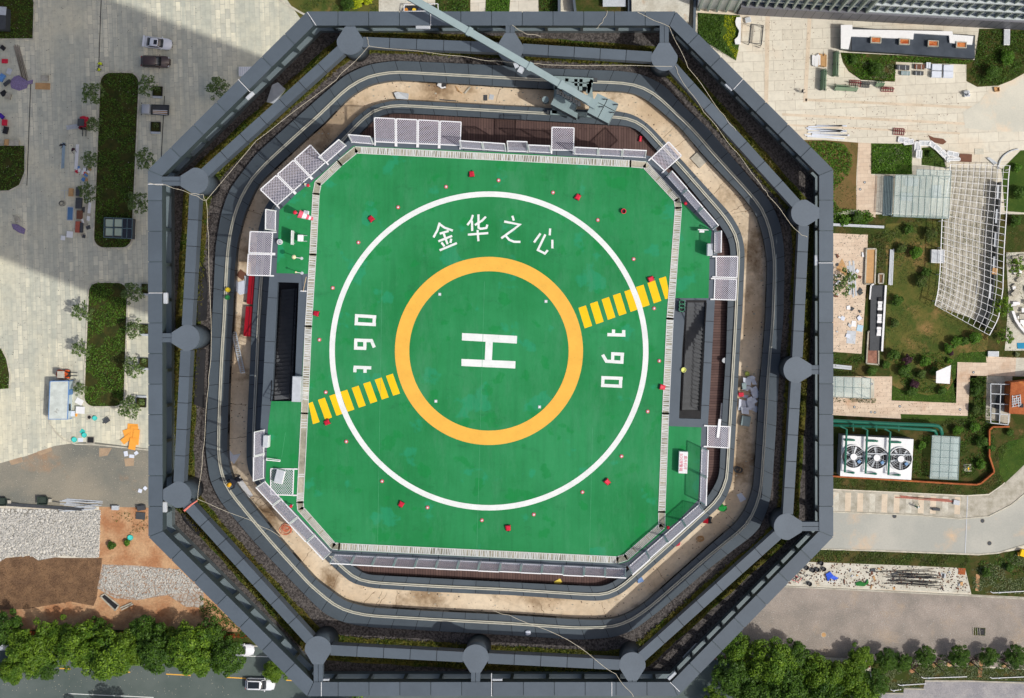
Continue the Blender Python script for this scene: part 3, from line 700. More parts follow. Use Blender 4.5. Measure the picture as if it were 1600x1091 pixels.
M['chips'] = two('grey_chippings', lin(176, 164, 152), lin(150, 142, 132), .25, .35, .65, .95, .5, 6.5, .6, c3=lin(186, 166, 142), scale3=.2, lo3=.56, hi3=.74)
M['chips2'] = two('grey_chippings_cool', lin(150, 148, 150), lin(172, 168, 166), .5, .4, .6, .95, .4, 5, .5)
M['soil_brown'] = two('brown_soil', lin(118, 92, 70), lin(140, 110, 82), .5, .4, .6, .98, .55, 5, 1.0)
M['soil_orange'] = two('orange_clay', lin(204, 164, 124), lin(178, 126, 88), .3, .4, .62, .95, .35, 3, .8, c3=lin(140, 100, 70), scale3=.5, lo3=.6, hi3=.75)
M['soil_bed'] = two('garden_soil', lin(92, 82, 46), lin(62, 74, 30), .5, .38, .54, .98, .5, 5, .7, c3=lin(160, 122, 84), scale3=.3, lo3=.62, hi3=.75)
M['lawn'] = two('lawn', lin(74, 90, 38), lin(108, 104, 52), .35, .4, .62, .97, .5, 9, .7, c3=lin(150, 122, 76), scale3=.2, lo3=.52, hi3=.66)
M['lawn_fresh'] = two('fresh_lawn', lin(58, 84, 30), lin(78, 98, 38), .5, .4, .62, .97, .5, 9, .7)
M['lawn_dry'] = two('dry_lawn', lin(128, 104, 66), lin(112, 98, 58), .6, .4, .62, .97, .4, 8, .6)
M['island_soil'] = two('planting_island_soil', lin(52, 60, 26), lin(74, 72, 34), .8, .4, .6, .97, .5, 8, .8)
def rubble_mat(name, c1, c2, gapc, scale):
    m, nt, b = nodes_of(name, .95, .15); v = pos_node(nt)
    wob = nt.nodes.new('ShaderNodeTexNoise'); wob.inputs['Scale'].default_value = 1.5; nt.links.new(v, wob.inputs['Vector'])
    vec = mix(nt, .16, v, wob.outputs['Color'])
    vo = nt.nodes.new('ShaderNodeTexVoronoi'); vo.feature = 'DISTANCE_TO_EDGE'; vo.inputs['Scale'].default_value = scale; nt.links.new(vec, vo.inputs['Vector'])
    vc = nt.nodes.new('ShaderNodeTexVoronoi'); vc.inputs['Scale'].default_value = scale; nt.links.new(vec, vc.inputs['Vector'])
    col = mix(nt, vc.outputs['Color'], c1, c2); col = mix(nt, ramp(nt, vo.outputs['Distance'], [(.02, g(0)), (.12, g(1))]), gapc, col)
    col = mix(nt, ramp(nt, noise(nt, v, .35, 6), [(.56, g(0)), (.7, g(.85))]), col, c1)
    nt.links.new(col, b.inputs['Base Color']); bump(nt, b, vo.outputs['Distance'], .8, .2); return m
M['rubble'] = rubble_mat('broken_stone', lin(222, 218, 206), lin(190, 188, 180), lin(120, 116, 106), 2.3)
M['rubble2'] = rubble_mat('broken_stone_on_clay', lin(186, 178, 166), lin(158, 152, 142), lin(150, 118, 92), 2.0)
M['slab_dirty'] = two('white_stained_slab', lin(214, 210, 194), lin(190, 184, 166), .6, .4, .65, .9, .25, 4, .2, c3=lin(196, 158, 118), scale3=.35, lo3=.6, hi3=.75)

struct('ground', MB().flat([(-500, -500), (500, -500), (500, 500), (-500, 500)], -.02), M['tiles_r'])
def gpoly(name, px, z, key): return struct(name, MB().flat(PL(px, z), z), M[key])
def arc(cx, cy, rx, ry, a0, a1, n=8): return [(cx + rx * math.cos(math.radians(a0 + (a1 - a0) * k / n)), cy + ry * math.sin(math.radians(a0 + (a1 - a0) * k / n))) for k in range(n + 1)]
def kerb(name, px, w=.22, h=.13, closed=False, key='kerb', z=0.0):
    pts = [Vector(P2(x, y)) for x, y in px]; n = len(pts); Lf = []; Rt = []
    for i in range(n):
        a = pts[i - 1] if (i or closed) else pts[i]; b = pts[(i + 1) % n] if (i < n - 1 or closed) else pts[i]
        t = (b - a).normalized(); nn = Vector((-t.y, t.x)) * w / 2; Lf.append(pts[i] + nn); Rt.append(pts[i] - nn)
    mb = MB(); m = n if closed else n - 1
    if closed: mb.ringstrip([tuple(p) for p in Lf], [tuple(p) for p in Rt], z, z + h) if abs(area2([tuple(p) for p in Lf])) > abs(area2([tuple(p) for p in Rt])) else mb.ringstrip([tuple(p) for p in Rt], [tuple(p) for p in Lf], z, z + h)
    else:
        mb.prism([tuple(p) for p in Lf] + [tuple(p) for p in Rt[::-1]], z, z + h)
    return struct(name, mb, M[key])
# left plaza, dusty road, rubble, soil, street
gpoly('plaza', [(-300, -300), (480, -300), (560, 0), (600, 705), (400, 705), (230, 701), (140, 690), (118, 692), (85, 697), (40, 713), (0, 724), (-300, 780)], 0.0, 'tiles_l')
gpoly('road', [(-300, 780), (0, 724), (40, 713), (85, 697), (118, 692), (140, 690), (230, 701), (400, 705), (600, 705), (600, 800), (158, 792), (-300, 786)], 0.006, 'asphalt_dust')
gpoly('rubble_bed', [(-300, 790), (157, 797), (155, 871), (130, 872), (100, 868), (60, 876), (45, 866), (15, 868), (0, 878), (-300, 880)], 0.012, 'rubble')
gpoly('bare_soil', [(-300, 876), (0, 873), (50, 868), (100, 872), (160, 872), (151, 935), (146, 947), (110, 940), (40, 952), (-300, 960)], 0.008, 'soil_brown')
gpoly('clay_ground', [(155, 790), (420, 795), (520, 1000), (300, 1000), (-300, 990), (-300, 940), (150, 935)], 0.004, 'soil_orange')
gpoly('stone_bed', [(160, 882), (215, 884), (280, 890), (318, 925), (318, 950), (290, 948), (262, 930), (215, 938), (180, 935), (152, 920)], 0.014, 'rubble2')
gpoly('street', [(-400, 1003), (300, 1008), (700, 1020), (1100, 1030), (1370, 1050), (1700, 1066), (1700, 1400), (-400, 1400)], 0.010, 'asphalt')
gpoly('verge', [(-400, 982), (300, 985), (700, 998), (700, 1015), (300, 1006), (-400, 1001)], 0.012, 'soil_bed')
kerb('kerb', [(-400, 1002), (300, 1007), (700, 1018)], .18)
mb = MB()
def dash(p, q, w, key_mb): a, b = P(*p, .016), P(*q, .016); t = (b - a).normalized(); nn = Vector((-t.y, t.x, 0)) * w / 2; key_mb.flat([tuple((a + nn)[:2]), tuple((a - nn)[:2]), tuple((b - nn)[:2]), tuple((b + nn)[:2])], .016)
for p, q in [((-50, 1043.5), (-11, 1044.5)), ((-5, 1046), (2, 1046)), ((40, 1045), (50, 1045.3)), ((93, 1044.7), (110, 1045.3)), ((165.5, 1048.7), (203.5, 1050.6)), ((259.5, 1053.5), (298, 1055.5)), ((353, 1058.5), (391, 1060.6)), ((447, 1063), (486, 1065))]:
    m_ = MB(); dash(p, q, .17, m_); struct('lane_dash', fix(m_), M['amber'])
mb = MB(); dash((107, 1084), (240, 1090), .13, mb); dash((380, 1025), (420, 1026.5), .12, mb); struct('road_line', fix(mb), M['white_marking'])
# right hand side: street paving, curved road, chippings, debris slab
gpoly('lot', [(1060, 985), (1215, 914), (1226, 916), (1400, 924), (1700, 941), (1700, 1052), (1360, 1030), (1150, 1022), (1060, 1020)], 0.006, 'chips')
kerb('lot_kerb', [(1150, 912), (1226, 916.5), (1400, 925), (1500, 930), (1700, 941)], .22, .14, key='conc')
gpoly('debris_slab', [(1180, 880), (1262, 878), (1420, 884), (1506, 887), (1520, 908), (1516, 927), (1400, 922), (1180, 912)], 0.010, 'slab_dirty')
gpoly('verge', [(1200, 856), (1300, 859), (1400, 863), (1530, 868), (1575, 862), (1600, 858), (1700, 850), (1700, 938), (1518, 929), (1508, 888), (1420, 884), (1200, 876)], 0.013, 'soil_bed')
gpoly('road', [(1200, 798), (1302, 800), (1430, 806), (1500, 812), (1545, 808), (1580, 790), (1700, 690), (1700, 800), (1640, 838), (1600, 852), (1560, 864), (1530, 866), (1400, 861), (1200, 855)], 0.009, 'asphalt_pale')
gpoly('pavement', [(1200, 763), (1302, 766), (1420, 771), (1510, 776), (1545, 774), (1565, 760), (1600, 727), (1700, 640), (1700, 690), (1580, 788), (1543, 806), (1500, 810), (1430, 804), (1302, 799), (1200, 797)], 0.012, 'conc')
kerb('kerb', [(1200, 798), (1302, 800), (1430, 805), (1500, 811), (1545, 807), (1580, 789), (1700, 690)], .16)
kerb('kerb', [(1200, 855.5), (1400, 861.5), (1530, 866.5), (1560, 864), (1600, 852), (1640, 838), (1700, 800)], .2, .12)
mb = MB(); r = random.Random(3)
for k in range(11):                                  # pale paving bands across the pavement
    x = 1302 + k * 19; mb = MB().flat(PL([(x, 769 + k * .8), (x + 9, 769.4 + k * .8), (x + 8, 799 + k * .5), (x - 1, 798.6 + k * .5)], .017), .017); struct('paving_band', fix(mb), M['tiles_band' if k % 3 else 'slab_dirty'])
# planted ground on the right, with paths, terrace and lawns laid over it
gpoly('garden_bed', [(1290, 335), (1500, 335), (1500, 335), (1700, 335), (1700, 640), (1600, 727), (1565, 758), (1545, 772), (1510, 774), (1302, 764), (1200, 760), (1200, 340)], 0.003, 'soil_bed')
gpoly('lawn', [(1384, 350), (1462, 345), (1478, 470), (1520, 520), (1545, 520), (1540, 566), (1496, 565), (1493, 630), (1394, 624), (1394, 590), (1384, 560)], 0.007, 'lawn')
gpoly('lawn', [(1394, 602), (1410, 610), (1450, 618), (1480, 612), (1493, 590), (1495, 566), (1543, 567), (1543, 549), (1500, 552), (1485, 570), (1494, 630), (1393, 625)], 0.011, 'lawn_fresh')
gpoly('lawn', [(1408, 647), (1512, 649), (1512, 655), (1440, 660), (1407, 658)], 0.011, 'lawn_fresh')
gpoly('lawn', [(1560, 700), (1575, 690), (1600, 684), (1700, 640), (1600, 727), (1572, 757), (1562, 740)], 0.011, 'lawn_fresh')
gpoly('lawn', [(1595, 235), (1700, 230), (1700, 340), (1570, 330), (1565, 265)], 0.011, 'lawn_fresh')
gpoly('terrace', [(1290, 364), (1356, 367), (1354, 440), (1346, 553), (1290, 549)], 0.02, 'tiles_path')
gpoly('path', [(1290, 588), (1394, 588.5), (1393, 626), (1494, 630), (1496, 566), (1541, 567), (1541, 557), (1588, 559), (1586, 588), (1516, 587), (1512, 650), (1407, 647), (1408, 655), (1290, 648)], 0.016, 'tiles_path')
gpoly('path', [(1588, 559), (1700, 562), (1700, 592), (1586, 588)], 0.014, 'slab_dirty')
gpoly('lawn', [(1240, 219), (1290, 219), (1341, 223), (1338, 280), (1338, 328), (1325, 328), (1300, 335), (1240, 335)], 0.006, 'lawn_dry')
gpoly('lawn', [(1361, 224), (1425, 225), (1425, 273), (1361, 272)], 0.012, 'lawn_fresh')
gpoly('lawn', [(1440, 231), (1452, 230), (1465, 237), (1474, 248), (1478, 262), (1440, 258)], 0.010, 'lawn_fresh')
kerb('kerb', [(1452, 229), (1466, 236), (1475, 247), (1479, 262)], .18, .1, key='conc')
gpoly('path', [(1341, 223), (1361, 224), (1361, 273), (1371, 275), (1368, 340), (1338, 330)], 0.009, 'tiles_path')
kerb('planter_kerb', arc(1596, 262, 36, 29, 175, 262, 10), .16, .3, key='galv')
# top right plaza: planted corners and coloured paving lines
gpoly('planting_bed', [(1313, 82), (1420, 87), (1523, 94), (1530, 45), (1700, 45), (1700, 100), (1602, 114), (1580, 126), (1560, 134), (1527, 136), (1510, 127), (1510, 101), (1400, 97), (1398, 128), (1345, 125), (1326, 112), (1317, 98)], 0.006, 'soil_bed')
gpoly('planting_bed', [(1090, 20), (1156, 24), (1157, 60), (1150, 95), (1110, 70), (1090, 60)], 0.006, 'lawn_fresh')
for px in [[(1262, 28), (1268, 28), (1261, 160), (1255, 160)], [(1196, 26), (1203, 26), (1200, 165), (1194, 165)], [(1258, 154), (1600, 170), (1600, 174), (1258, 158)], [(1222, 177), (1520, 192), (1520, 196), (1222, 181)], [(1230, 194), (1500, 207), (1500, 210), (1230, 197)]]: struct('paving_line', fix(MB().flat(PL(px, .004), .004)), M['tiles_band'])
M['worn'] = two('worn_grey_paving', lin(214, 210, 194), lin(200, 198, 184), .1, .4, .6, .85, .12, 4, .1, c3=lin(226, 208, 182), scale3=.15, lo3=.5, hi3=.66)
gpoly('worn_paving', [(1505, 175), (1530, 160), (1545, 140), (1600, 118), (1700, 110), (1700, 205), (1560, 206), (1508, 200)], 0.008, 'worn')
# top middle strip behind the tower
gpoly('path', [(592, -40), (640, -40), (636, 30), (594, 30)], .006, 'slab_dirty'); gpoly('planting_bed', [(420, -40), (592, -40), (592, 30), (470, 30)], .009, 'lawn'); gpoly('planting_bed', [(680, -40), (735, -40), (735, 30), (680, 30)], .006, 'soil_bed'); gpoly('planting_bed', [(760, -40), (800, -40), (795, 30), (758, 30)], .006, 'lawn_fresh'); gpoly('planting_bed', [(840, -40), (872, -40), (872, 30), (842, 30)], .006, 'soil_bed')
kerb('kerb', [(405, -20), (440, 2), (470, 20), (500, 34)], .3)
# planting islands of the left plaza
def island(x0t, x1t, yt, x0b, x1b, yb, r, key):
    pts = arc(x0t + r, yt + r, r, r, 180, 270, 7) + arc(x1t - r, yt + r, r, r, 270, 360, 7) + arc(x1b - r, yb - r, r, r, 0, 90, 7) + arc(x0b + r, yb - r, r, r, 90, 180, 7)
    gpoly('planting_island', pts, .03, key); kerb('island_kerb', pts, .24, .15, True); return pts
ISL1 = island(156, 218, 113, 146, 207, 388, 17, 'island_soil'); ISL2 = island(138, 200, 441, 131, 195, 636, 16, 'island_soil')
ISL3 = [(-60, -60), (46, -60), (53, 8), (51, 61), (-60, 61)]; gpoly('planting_island', ISL3, .03, 'island_soil'); kerb('island_kerb', [(46, -60), (54, 8), (52, 61.5), (-60, 61.5)], .24, .15)
ISL4 = [(-60, 228), (40, 228), (39, 270), (30, 290), (14, 298), (-60, 300)]; gpoly('planting_island', ISL4, .03, 'island_soil'); kerb('island_kerb', [(40, 228), (39.5, 270), (31, 290), (14, 299), (-60, 301)], .24, .15)
ISL5 = [(-60, 540), (3, 545), (10, 560), (15, 585), (14, 607), (-60, 612)]; gpoly('planting_island', ISL5, .03, 'island_soil'); kerb('island_kerb', [(3, 545), (11, 560), (16, 585), (15, 607)], .24, .15)
kerb('kerb', [(72, 600), (74, 650), (79, 664), (88, 677), (100, 688), (118, 694), (150, 695), (230, 703), (320, 705)], .2, .12)
mb = MB()
for p, q in (((158, 0), (154, 112)), ((48, 130), (42, 290)), ((257, 150), (252, 245))): a, b = P(*p, .01), P(*q, .01); mb.seg(a, b, .12, .012)
struct('drain_slot', mb, M['joint'])
# far lower-right paving steps
gpoly('lower_paving', [(1365, 1086), (1366, 1082.5), (1412, 1083), (1412, 1075.5), (1443, 1076), (1446, 1063), (1510, 1063), (1600, 1066), (1700, 1070), (1700, 1300), (1365, 1300)], 0.02, 'chips2')
for l in ([(1364, 1150), (1365, 1083), (1411, 1084)], [(1412, 1076), (1444, 1077)], [(1445, 1064), (1510, 1064), (1600, 1067), (1700, 1071)]): kerb('step_kerb', l, .2, .12, key='conc', z=.02)
gpoly('planting_bed', [(1360, 1035), (1700, 1052), (1700, 1069), (1600, 1065), (1446, 1062), (1443, 1075), (1412, 1074), (1412, 1082), (1365, 1082)], 0.014, 'soil_bed')
# ------------------------------------------------------------------ VEGETATION
LM = {
 'street': leafmat('street_tree_leaf', lin(44, 74, 14), lin(132, 166, 44), hue2=lin(74, 112, 28)),
 'street2': leafmat('street_tree_leaf_deep', lin(30, 58, 14), lin(98, 136, 40), hue2=lin(50, 84, 24)),
 'sapling': leafmat('sapling_leaf', lin(52, 82, 30), lin(128, 150, 84)),
 'shrub': leafmat('shrub_leaf', lin(38, 66, 16), lin(92, 128, 42)),
 'cover': leafmat('ground_cover_leaf', lin(40, 62, 18), lin(104, 128, 56), hue2=lin(84, 82, 44)),
 'hedge': leafmat('hedge_leaf', lin(42, 78, 16), lin(104, 150, 40)),
 'purple': leafmat('purple_shrub_leaf', lin(44, 26, 36), lin(92, 58, 70)),
 'lime': leafmat('lime_shrub_leaf', lin(120, 140, 10), lin(206, 214, 40)),
 'isl': leafmat('island_plant_leaf', lin(44, 72, 16), lin(110, 150, 48)),
 'red': leafmat('red_hedge_leaf', lin(110, 40, 14), lin(180, 84, 30)),
 'pale': leafmat('pale_ground_cover_leaf', lin(78, 96, 56), lin(150, 160, 116)),
}
M['bark'] = plain('bark', (.16, .12, .085, 1), .9, .25, 6, fine=.3)
M['bark_pale'] = plain('pale_bark', (.34, .3, .24, 1), .9, .2, 6, fine=.3)
def tree_local(name, label, cat, h, r, key, nblob=16, leaf=.3, per=230, trunk=.14, group=None, seed=1, flat=.55, sparse=False, lean=(0, 0), bk=.36):
    rr = random.Random(seed); t = thing(name, label, cat, (0, 0, 0), group); cb = h * .38
    tk = MB(); top = Vector((lean[0], lean[1], h * .62)); tk.tube([(0, 0, -.05), (lean[0] * .3, lean[1] * .3, h * .25), tuple(top)], [trunk, trunk * .8, trunk * .5], 7)
    pts = []; nb = []
    for k in range(nblob):
        a = k * 2.39996 + rr.uniform(-.3, .3); f = math.sqrt((k + .5) / nblob); br = r * (bk if not sparse else .26) * rr.uniform(.6, 1.35) * (.8 if sparse else 1); rad = max(0, r * rr.uniform(.8, 1.12) - br) * f
        z = cb + (h - cb) * (1 - f * f * .8) * rr.uniform(.62, .92); c = (lean[0] + rad * math.cos(a), lean[1] + rad * math.sin(a), z)
        tk.tube([tuple(top * rr.uniform(.55, .95)), (c[0] * .55 + lean[0] * .3, c[1] * .55 + lean[1] * .3, z * .86), c], [trunk * .36, trunk * .2, .015], 5, False)
        n = int(per * (br / r / (bk if not sparse else .36)) ** 2 * rr.uniform(.7, 1.3)); p, d = blob_points(c, (br, br, br * flat), n, .55); pts.append(p); nb.append(d * .8 + np.array((0, 0, .55)))
    tk.build('trunk', M['bark'], t); leaf_obj('crown', np.concatenate(pts), np.concatenate(nb), leaf, LM[key], t, .5, .55); return t
def plant_at(t, px, py, rot=None, s=1.0, z=0.0, top_h=0.0):
    """px,py: where the middle of the crown shows; top_h its height above ground"""
    p = P(px, py, z + top_h); t.location = (p.x, p.y, z); t.rotation_euler = (0, 0, R.uniform(0, 6.28) if rot is None else rot); t.scale = (s, s, s); return t
# street trees along the road, lower left
GR_ST = 'street trees along the road'
st = [tree_local('street_tree', 'x', 'tree', 8.6, 4.3, k, 46, .36, 210, .17, GR_ST, sd, .75, False, (0, 0), .2) for k, sd in (('street', 2), ('street', 5), ('street2', 9))]
left_st = [(45, 1003, 1.05, 0, 'leftmost bushy street tree in the row at lower left'), (18, 1035, .62, 1, 'small street tree drooping over the road at the far left corner'), (66, 1027, .7, 2, 'low street tree at the left, filling the gap near the corner'), (117, 998, 1.02, 0, 'street tree third in the row from the left, bright green'), (150, 975, .62, 2, 'small round street tree pushing towards the brown soil'), (163, 1014, 1.08, 1, 'broad street tree standing before the brown soil, lane dashes beside it'), (197, 1000, .85, 0, 'street tree at the middle of the left row, yellow green crown'), (243, 1006, .98, 2, 'street tree south of the two dark tree shadows, lower left row'), (240, 980, .55, 1, 'small street tree by the red brown hedge, left row'), (290, 1000, 1.1, 0, 'large street tree near the grey rubble, left row'), (312, 1020, .7, 1, 'low street tree overhanging the carriageway near the rubble'), (352, 1013, .86, 2, 'street tree beside the parked white car at the tower foot'), (428, 1036, .5, 1, 'little street tree half hidden by the tower rim, road behind')]
first = [True] * 3
def put(kind, protos, px, py, s, label, h):
    if first[kind]: t = protos[kind]; first[kind] = False
    else: t = copy_tree(protos[kind])
    t['label'] = label; return plant_at(t, px, py, None, s, 0, h * s * .72)
for px, py, s, k, lb in left_st: put(k, st, px, py + 14, s, lb, 8.6)
right_st = [(1140, 1040, .95, 2, 'street tree nearest the tower rim in the lower right clump'), (1200, 1022, 1.1, 1, 'big street tree on the north edge of the lower right clump'), (1172, 1062, .95, 2, 'street tree low in the clump, beside the short white road line'), (1225, 1065, 1.15, 2, 'dark street tree in the middle of the lower right clump'), (1268, 1040, .9, 1, 'street tree below the pale manhole of the gravel lot'), (1280, 1075, 1.1, 2, 'street tree at the bottom edge of the lower right clump'), (1320, 1045, .8, 1, 'street tree on the clump side facing the wide tree shadow'), (1335, 1078, 1.0, 0, 'street tree at the right end of the clump by the stepped kerb'), (1360, 1052, .7, 2, 'small street tree next to the first orange earth gap'), (1110, 1080, .6, 0, 'yellow green street tree tucked under the tower corner at lower right')]
for px, py, s, k, lb in right_st: put(k, st, px + 6, py + 18, s * .95, lb, 8.6)
for px, py, s, k, lb in [(92, 996, .72, 1, 'dark filler tree between the first and third street trees, lower left'), (140, 1018, .6, 1, 'dark low tree over the carriageway edge, left row'), (222, 988, .7, 2, 'dark tree in the gap left of the two tree shadows'), (268, 1010, .72, 1, 'dark tree closing the middle gap of the left row'), (326, 994, .7, 2, 'dark tree by the red hedge next to the grey rubble'), (5, 985, .8, 2, 'dark tree at the left picture edge over the brown soil')]: put(k, st, px, py, s, lb, 8.6)
for px, py, s, k, lb in [(1150, 1015, .7, 1, 'dark tree at the upper left of the lower right clump'), (1240, 1030, .75, 2, 'dark tree filling the upper middle of the lower right clump'), (1300, 1062, .8, 1, 'dark tree deep inside the lower right clump'), (1195, 1085, .9, 2, 'dark tree at the bottom of the lower right clump'), (1250, 1090, .8, 0, 'light tree at the very bottom edge of the lower right clump'), (1345, 1030, .55, 1, 'small dark tree on the clump edge by the lot kerb')]: put(k, st, px, py, s, lb, 8.6)
# trees just below the picture whose shadows fall into it
for px, py, s, k, lb in [(196, 1142, 1.15, 0, 'street tree across the road whose round shadow falls on the carriageway at left'), (118, 1152, 1.0, 1, 'street tree across the road, shadow at the bottom left edge'), (282, 1152, .9, 1, 'street tree across the road, small shadow at the bottom edge left of the white suv'), (500, 1128, .8, 2, 'street tree across the road shading the asphalt behind the white suv'), (545, 1120, .9, 0, 'street tree across the road under the tower corner')]: put(k, st, px, py, s, lb, 6.4)
# tall trees over the chippings lot: only their shadows and the low stems show
# staked saplings round the islands
GR_SAP = 'saplings round the plaza islands'
sap = [tree_local('sapling', 'x', 'young tree', 4.2, 1.75, 'sapling', 22, .32, 80, .06, GR_SAP, sd, .8, True) for sd in (21, 22, 23)]
firsts = [True] * 3
for i, (px, py, s, lb) in enumerate([(230, 133, .9, 'leafy sapling right of the upper island, by the topmost planter box'), (145, 145, 1.0, 'loose sapling at the upper left shoulder of the upper island'), (341, 138, 1.0, 'lone sapling on the paving beside the tower rim, upper left'), (228, 250, .95, 'sapling touching the tower rim, right of the upper island'), (216, 317, 1.0, 'sapling over the right kerb near the glass skylight'), (140, 250, .75, 'sapling above the steel channels left of the upper island'), (137, 300, .85, 'sapling over the stored materials left of the upper island'), (146, 195, .7, 'thin sapling next to the red forklift'), (207, 458, .95, 'sapling at the top right corner of the lower island'), (128, 487, .9, 'pale sapling with a branching shadow left of the lower island'), (210, 515, .85, 'sapling halfway down the right side of the lower island'), (209, 573, .95, 'sapling beside the planter near the tower, lower island'), (126, 545, .8, 'sapling just above the orange forklift'), (203, 637, 1.05, 'silvery sapling below the lower island, above the orange boards'), (125, 608, .6, 'small sapling between the blue site cabin and the lower island'), (1318, 442, 1.15, 'spindly sapling leaning over grey boards on the peach terrace')]):
    k = i % 3
    if firsts[k]: t = sap[k]; firsts[k] = False
    else: t = copy_tree(sap[k])
    t['label'] = lb; plant_at(t, px, py, None, s * 1.25, 0, 3.0 * s)
# garden trees and shrubs on the right
def shrub(px, py, r, key, label, h=None, name='shrub', leaf=.2, per=260, nb=9, group='shrubs in the right hand gardens', seed=None, flat=.8):
    h = h or r * 1.5; t = tree_local(name, label, 'shrub', h, r, key, nb, leaf, per, .07, group, seed or int(px), flat); return plant_at(t, px, py, 0, 1, 0, h * .7)
for a in [(1397, 555, 1.25, 'shrub', 'round clipped bush at the foot of the stepped planter wall'), (1384, 570, .8, 'shrub', 'small bush below the round clipped bush'), (1362, 580, .95, 'shrub', 'dark bush at the end of the peach path by the glass canopy'), (1418, 562, 1.0, 'purple', 'purple leaved bush beside the round clipped bush'), (1413, 580, 1.3, 'shrub', 'loose green bush in the lawn left of the white shade sail'), (1428, 600, .9, 'purple', 'low purple bush on the fresh lawn below the loose green bush'), (1440, 585, 1.0, 'cover', 'open wispy bush left of the white shade sail'), (1459, 580, .95, 'shrub', 'bush pressed against the left side of the white shade sail'), (1473, 611, .85, 'shrub', 'small dark bush under the white shade sail'), (1494, 534, 1.15, 'hedge', 'bright round bush south of the long pergola tip'), (1508, 533, .9, 'shrub', 'dark round bush touching the bright one near the pergola tip'), (1523, 528, 1.3, 'hedge', 'wide leafy bush right of the dark round one, pergola tip above'), (1482, 545, 1.0, 'hedge', 'leaf green bush at the left of the pergola tip group'), (1486, 552, .5, 'purple', 'tiny purple bush below the pergola tip group'), (1484, 564, .6, 'hedge', 'small bright bush between lawn and peach path'), (1402, 470, 1.15, 'shrub', 'bushy tree in the dry lawn beside the stepped planter wall'), (1420, 358, 1.0, 'shrub', 'dark ball shaped bush under the glass roof edge'), (1440, 440, 1.4, 'cover', 'airy bush in the dry lawn beside the tyre tracks'), (1453, 365, 1.3, 'cover', 'scruffy bush between glass roof and long pergola'), (1408, 388, 1.0, 'cover', 'open leafed plant alone at the top of the dry lawn'), (1522, 668, 1.1, 'hedge', 'bright bush right of the pipe bend'), (1535, 690, 1.2, 'shrub', 'bush above the yellow tap behind the plant room roof'), (1578, 676, .7, 'shrub', 'round bush below the rust coloured building'), (1533, 725, 1.0, 'hedge', 'bush inside the bend of the rust garden wall'), (1441, 696, .8, 'hedge', 'bush between the cooling plant and the plant room'), (1589, 554, .45, 'pale', 'small pale ball bush beside the peach path end'), (1334, 93, .8, 'shrub', 'dark ball bush at the left end of the planted corner'), (1370, 108, 1.5, 'shrub', 'mounded bush inside the hedged corner below the slate roof'), (1552, 112, 1.6, 'shrub', 'large dark bush in the planted corner at upper right'), (1575, 90, 1.5, 'hedge', 'green bush above the large dark bush, upper right corner'), (1593, 300, 1.4, 'shrub', 'bush right of the pergola top'), (1590, 262, .9, 'hedge', 'bush inside the curved steel planter edge'), (1455, 240, .7, 'shrub', 'round bush in the small quarter circle bed'), (1541, 895, 1.0, 'shrub', 'bush at the right end of the debris slab'), (1578, 888, .8, 'shrub', 'bush in the verge right of the debris slab'), (1320, 345, 1.0, 'hedge', 'bush along the low wall above the peach terrace'), (173, 853, .75, 'shrub', 'left of the two bushes on orange clay'), (198, 848, .6, 'hedge', 'right of the two bushes on orange clay, by a turquoise tub'), (545, 5, 1.5, 'shrub', 'dark bush behind the tower top edge'), (590, 300, .01, 'shrub', 'x')][:-1]:
    shrub(*a)
for a in [(1432, 395, 1.3, 'hedge', 'leafy bush on the dry lawn left of the white panelled box'), (1447, 425, 1.0, 'shrub', 'dark bush in the pergola shade on the dry lawn'), (1398, 505, .9, 'cover', 'wispy bush beside the black boxes of the stepped wall'), (1445, 565, 1.2, 'hedge', 'bright loose bush in the middle of the lower lawn'), (1425, 612, 1.0, 'shrub', 'low bush at the lower edge of the fresh lawn'), (1525, 610, 1.2, 'shrub', 'bush between the peach path and the small grey pergola'), (1526, 640, 1.1, 'cover', 'open bush above the path bend at right'), (1548, 700, .9, 'shrub', 'bush just inside the rust garden wall'), (1496, 672, 1.0, 'hedge', 'bright bush touching the end of the big green pipes'), (1588, 345, 1.2, 'shrub', 'bush between the pergola and the right edge'), (1340, 340, 1.0, 'shrub', 'dark bush above the long low grey wall')]: shrub(*a)
for a in [(558, 3, 1.3, 'lime', 'left of the two lime yellow bushes behind the tower'), (575, 0, 1.0, 'lime', 'right of the two lime yellow bushes behind the tower')]: shrub(*a, group='lime bushes behind the tower')
for i, (px, py, r, lb) in enumerate([(1590, 415, 1.9, 'garden tree over the pale stone pile, uppermost of three'), (1567, 478, 1.8, 'garden tree beside the pergola, middle of the three by the pale stone pile'), (1572, 525, 1.7, 'garden tree above the blue sheet, lowest of three by the pale stone pile')]):
    t = tree_local('garden_tree', lb, 'tree', 4.5, r, 'street', 14, .36, 120, .1, 'trees beside the pale stone pile', 40 + i, .7, True); plant_at(t, px, py, 0, 1, 0, 3.2)
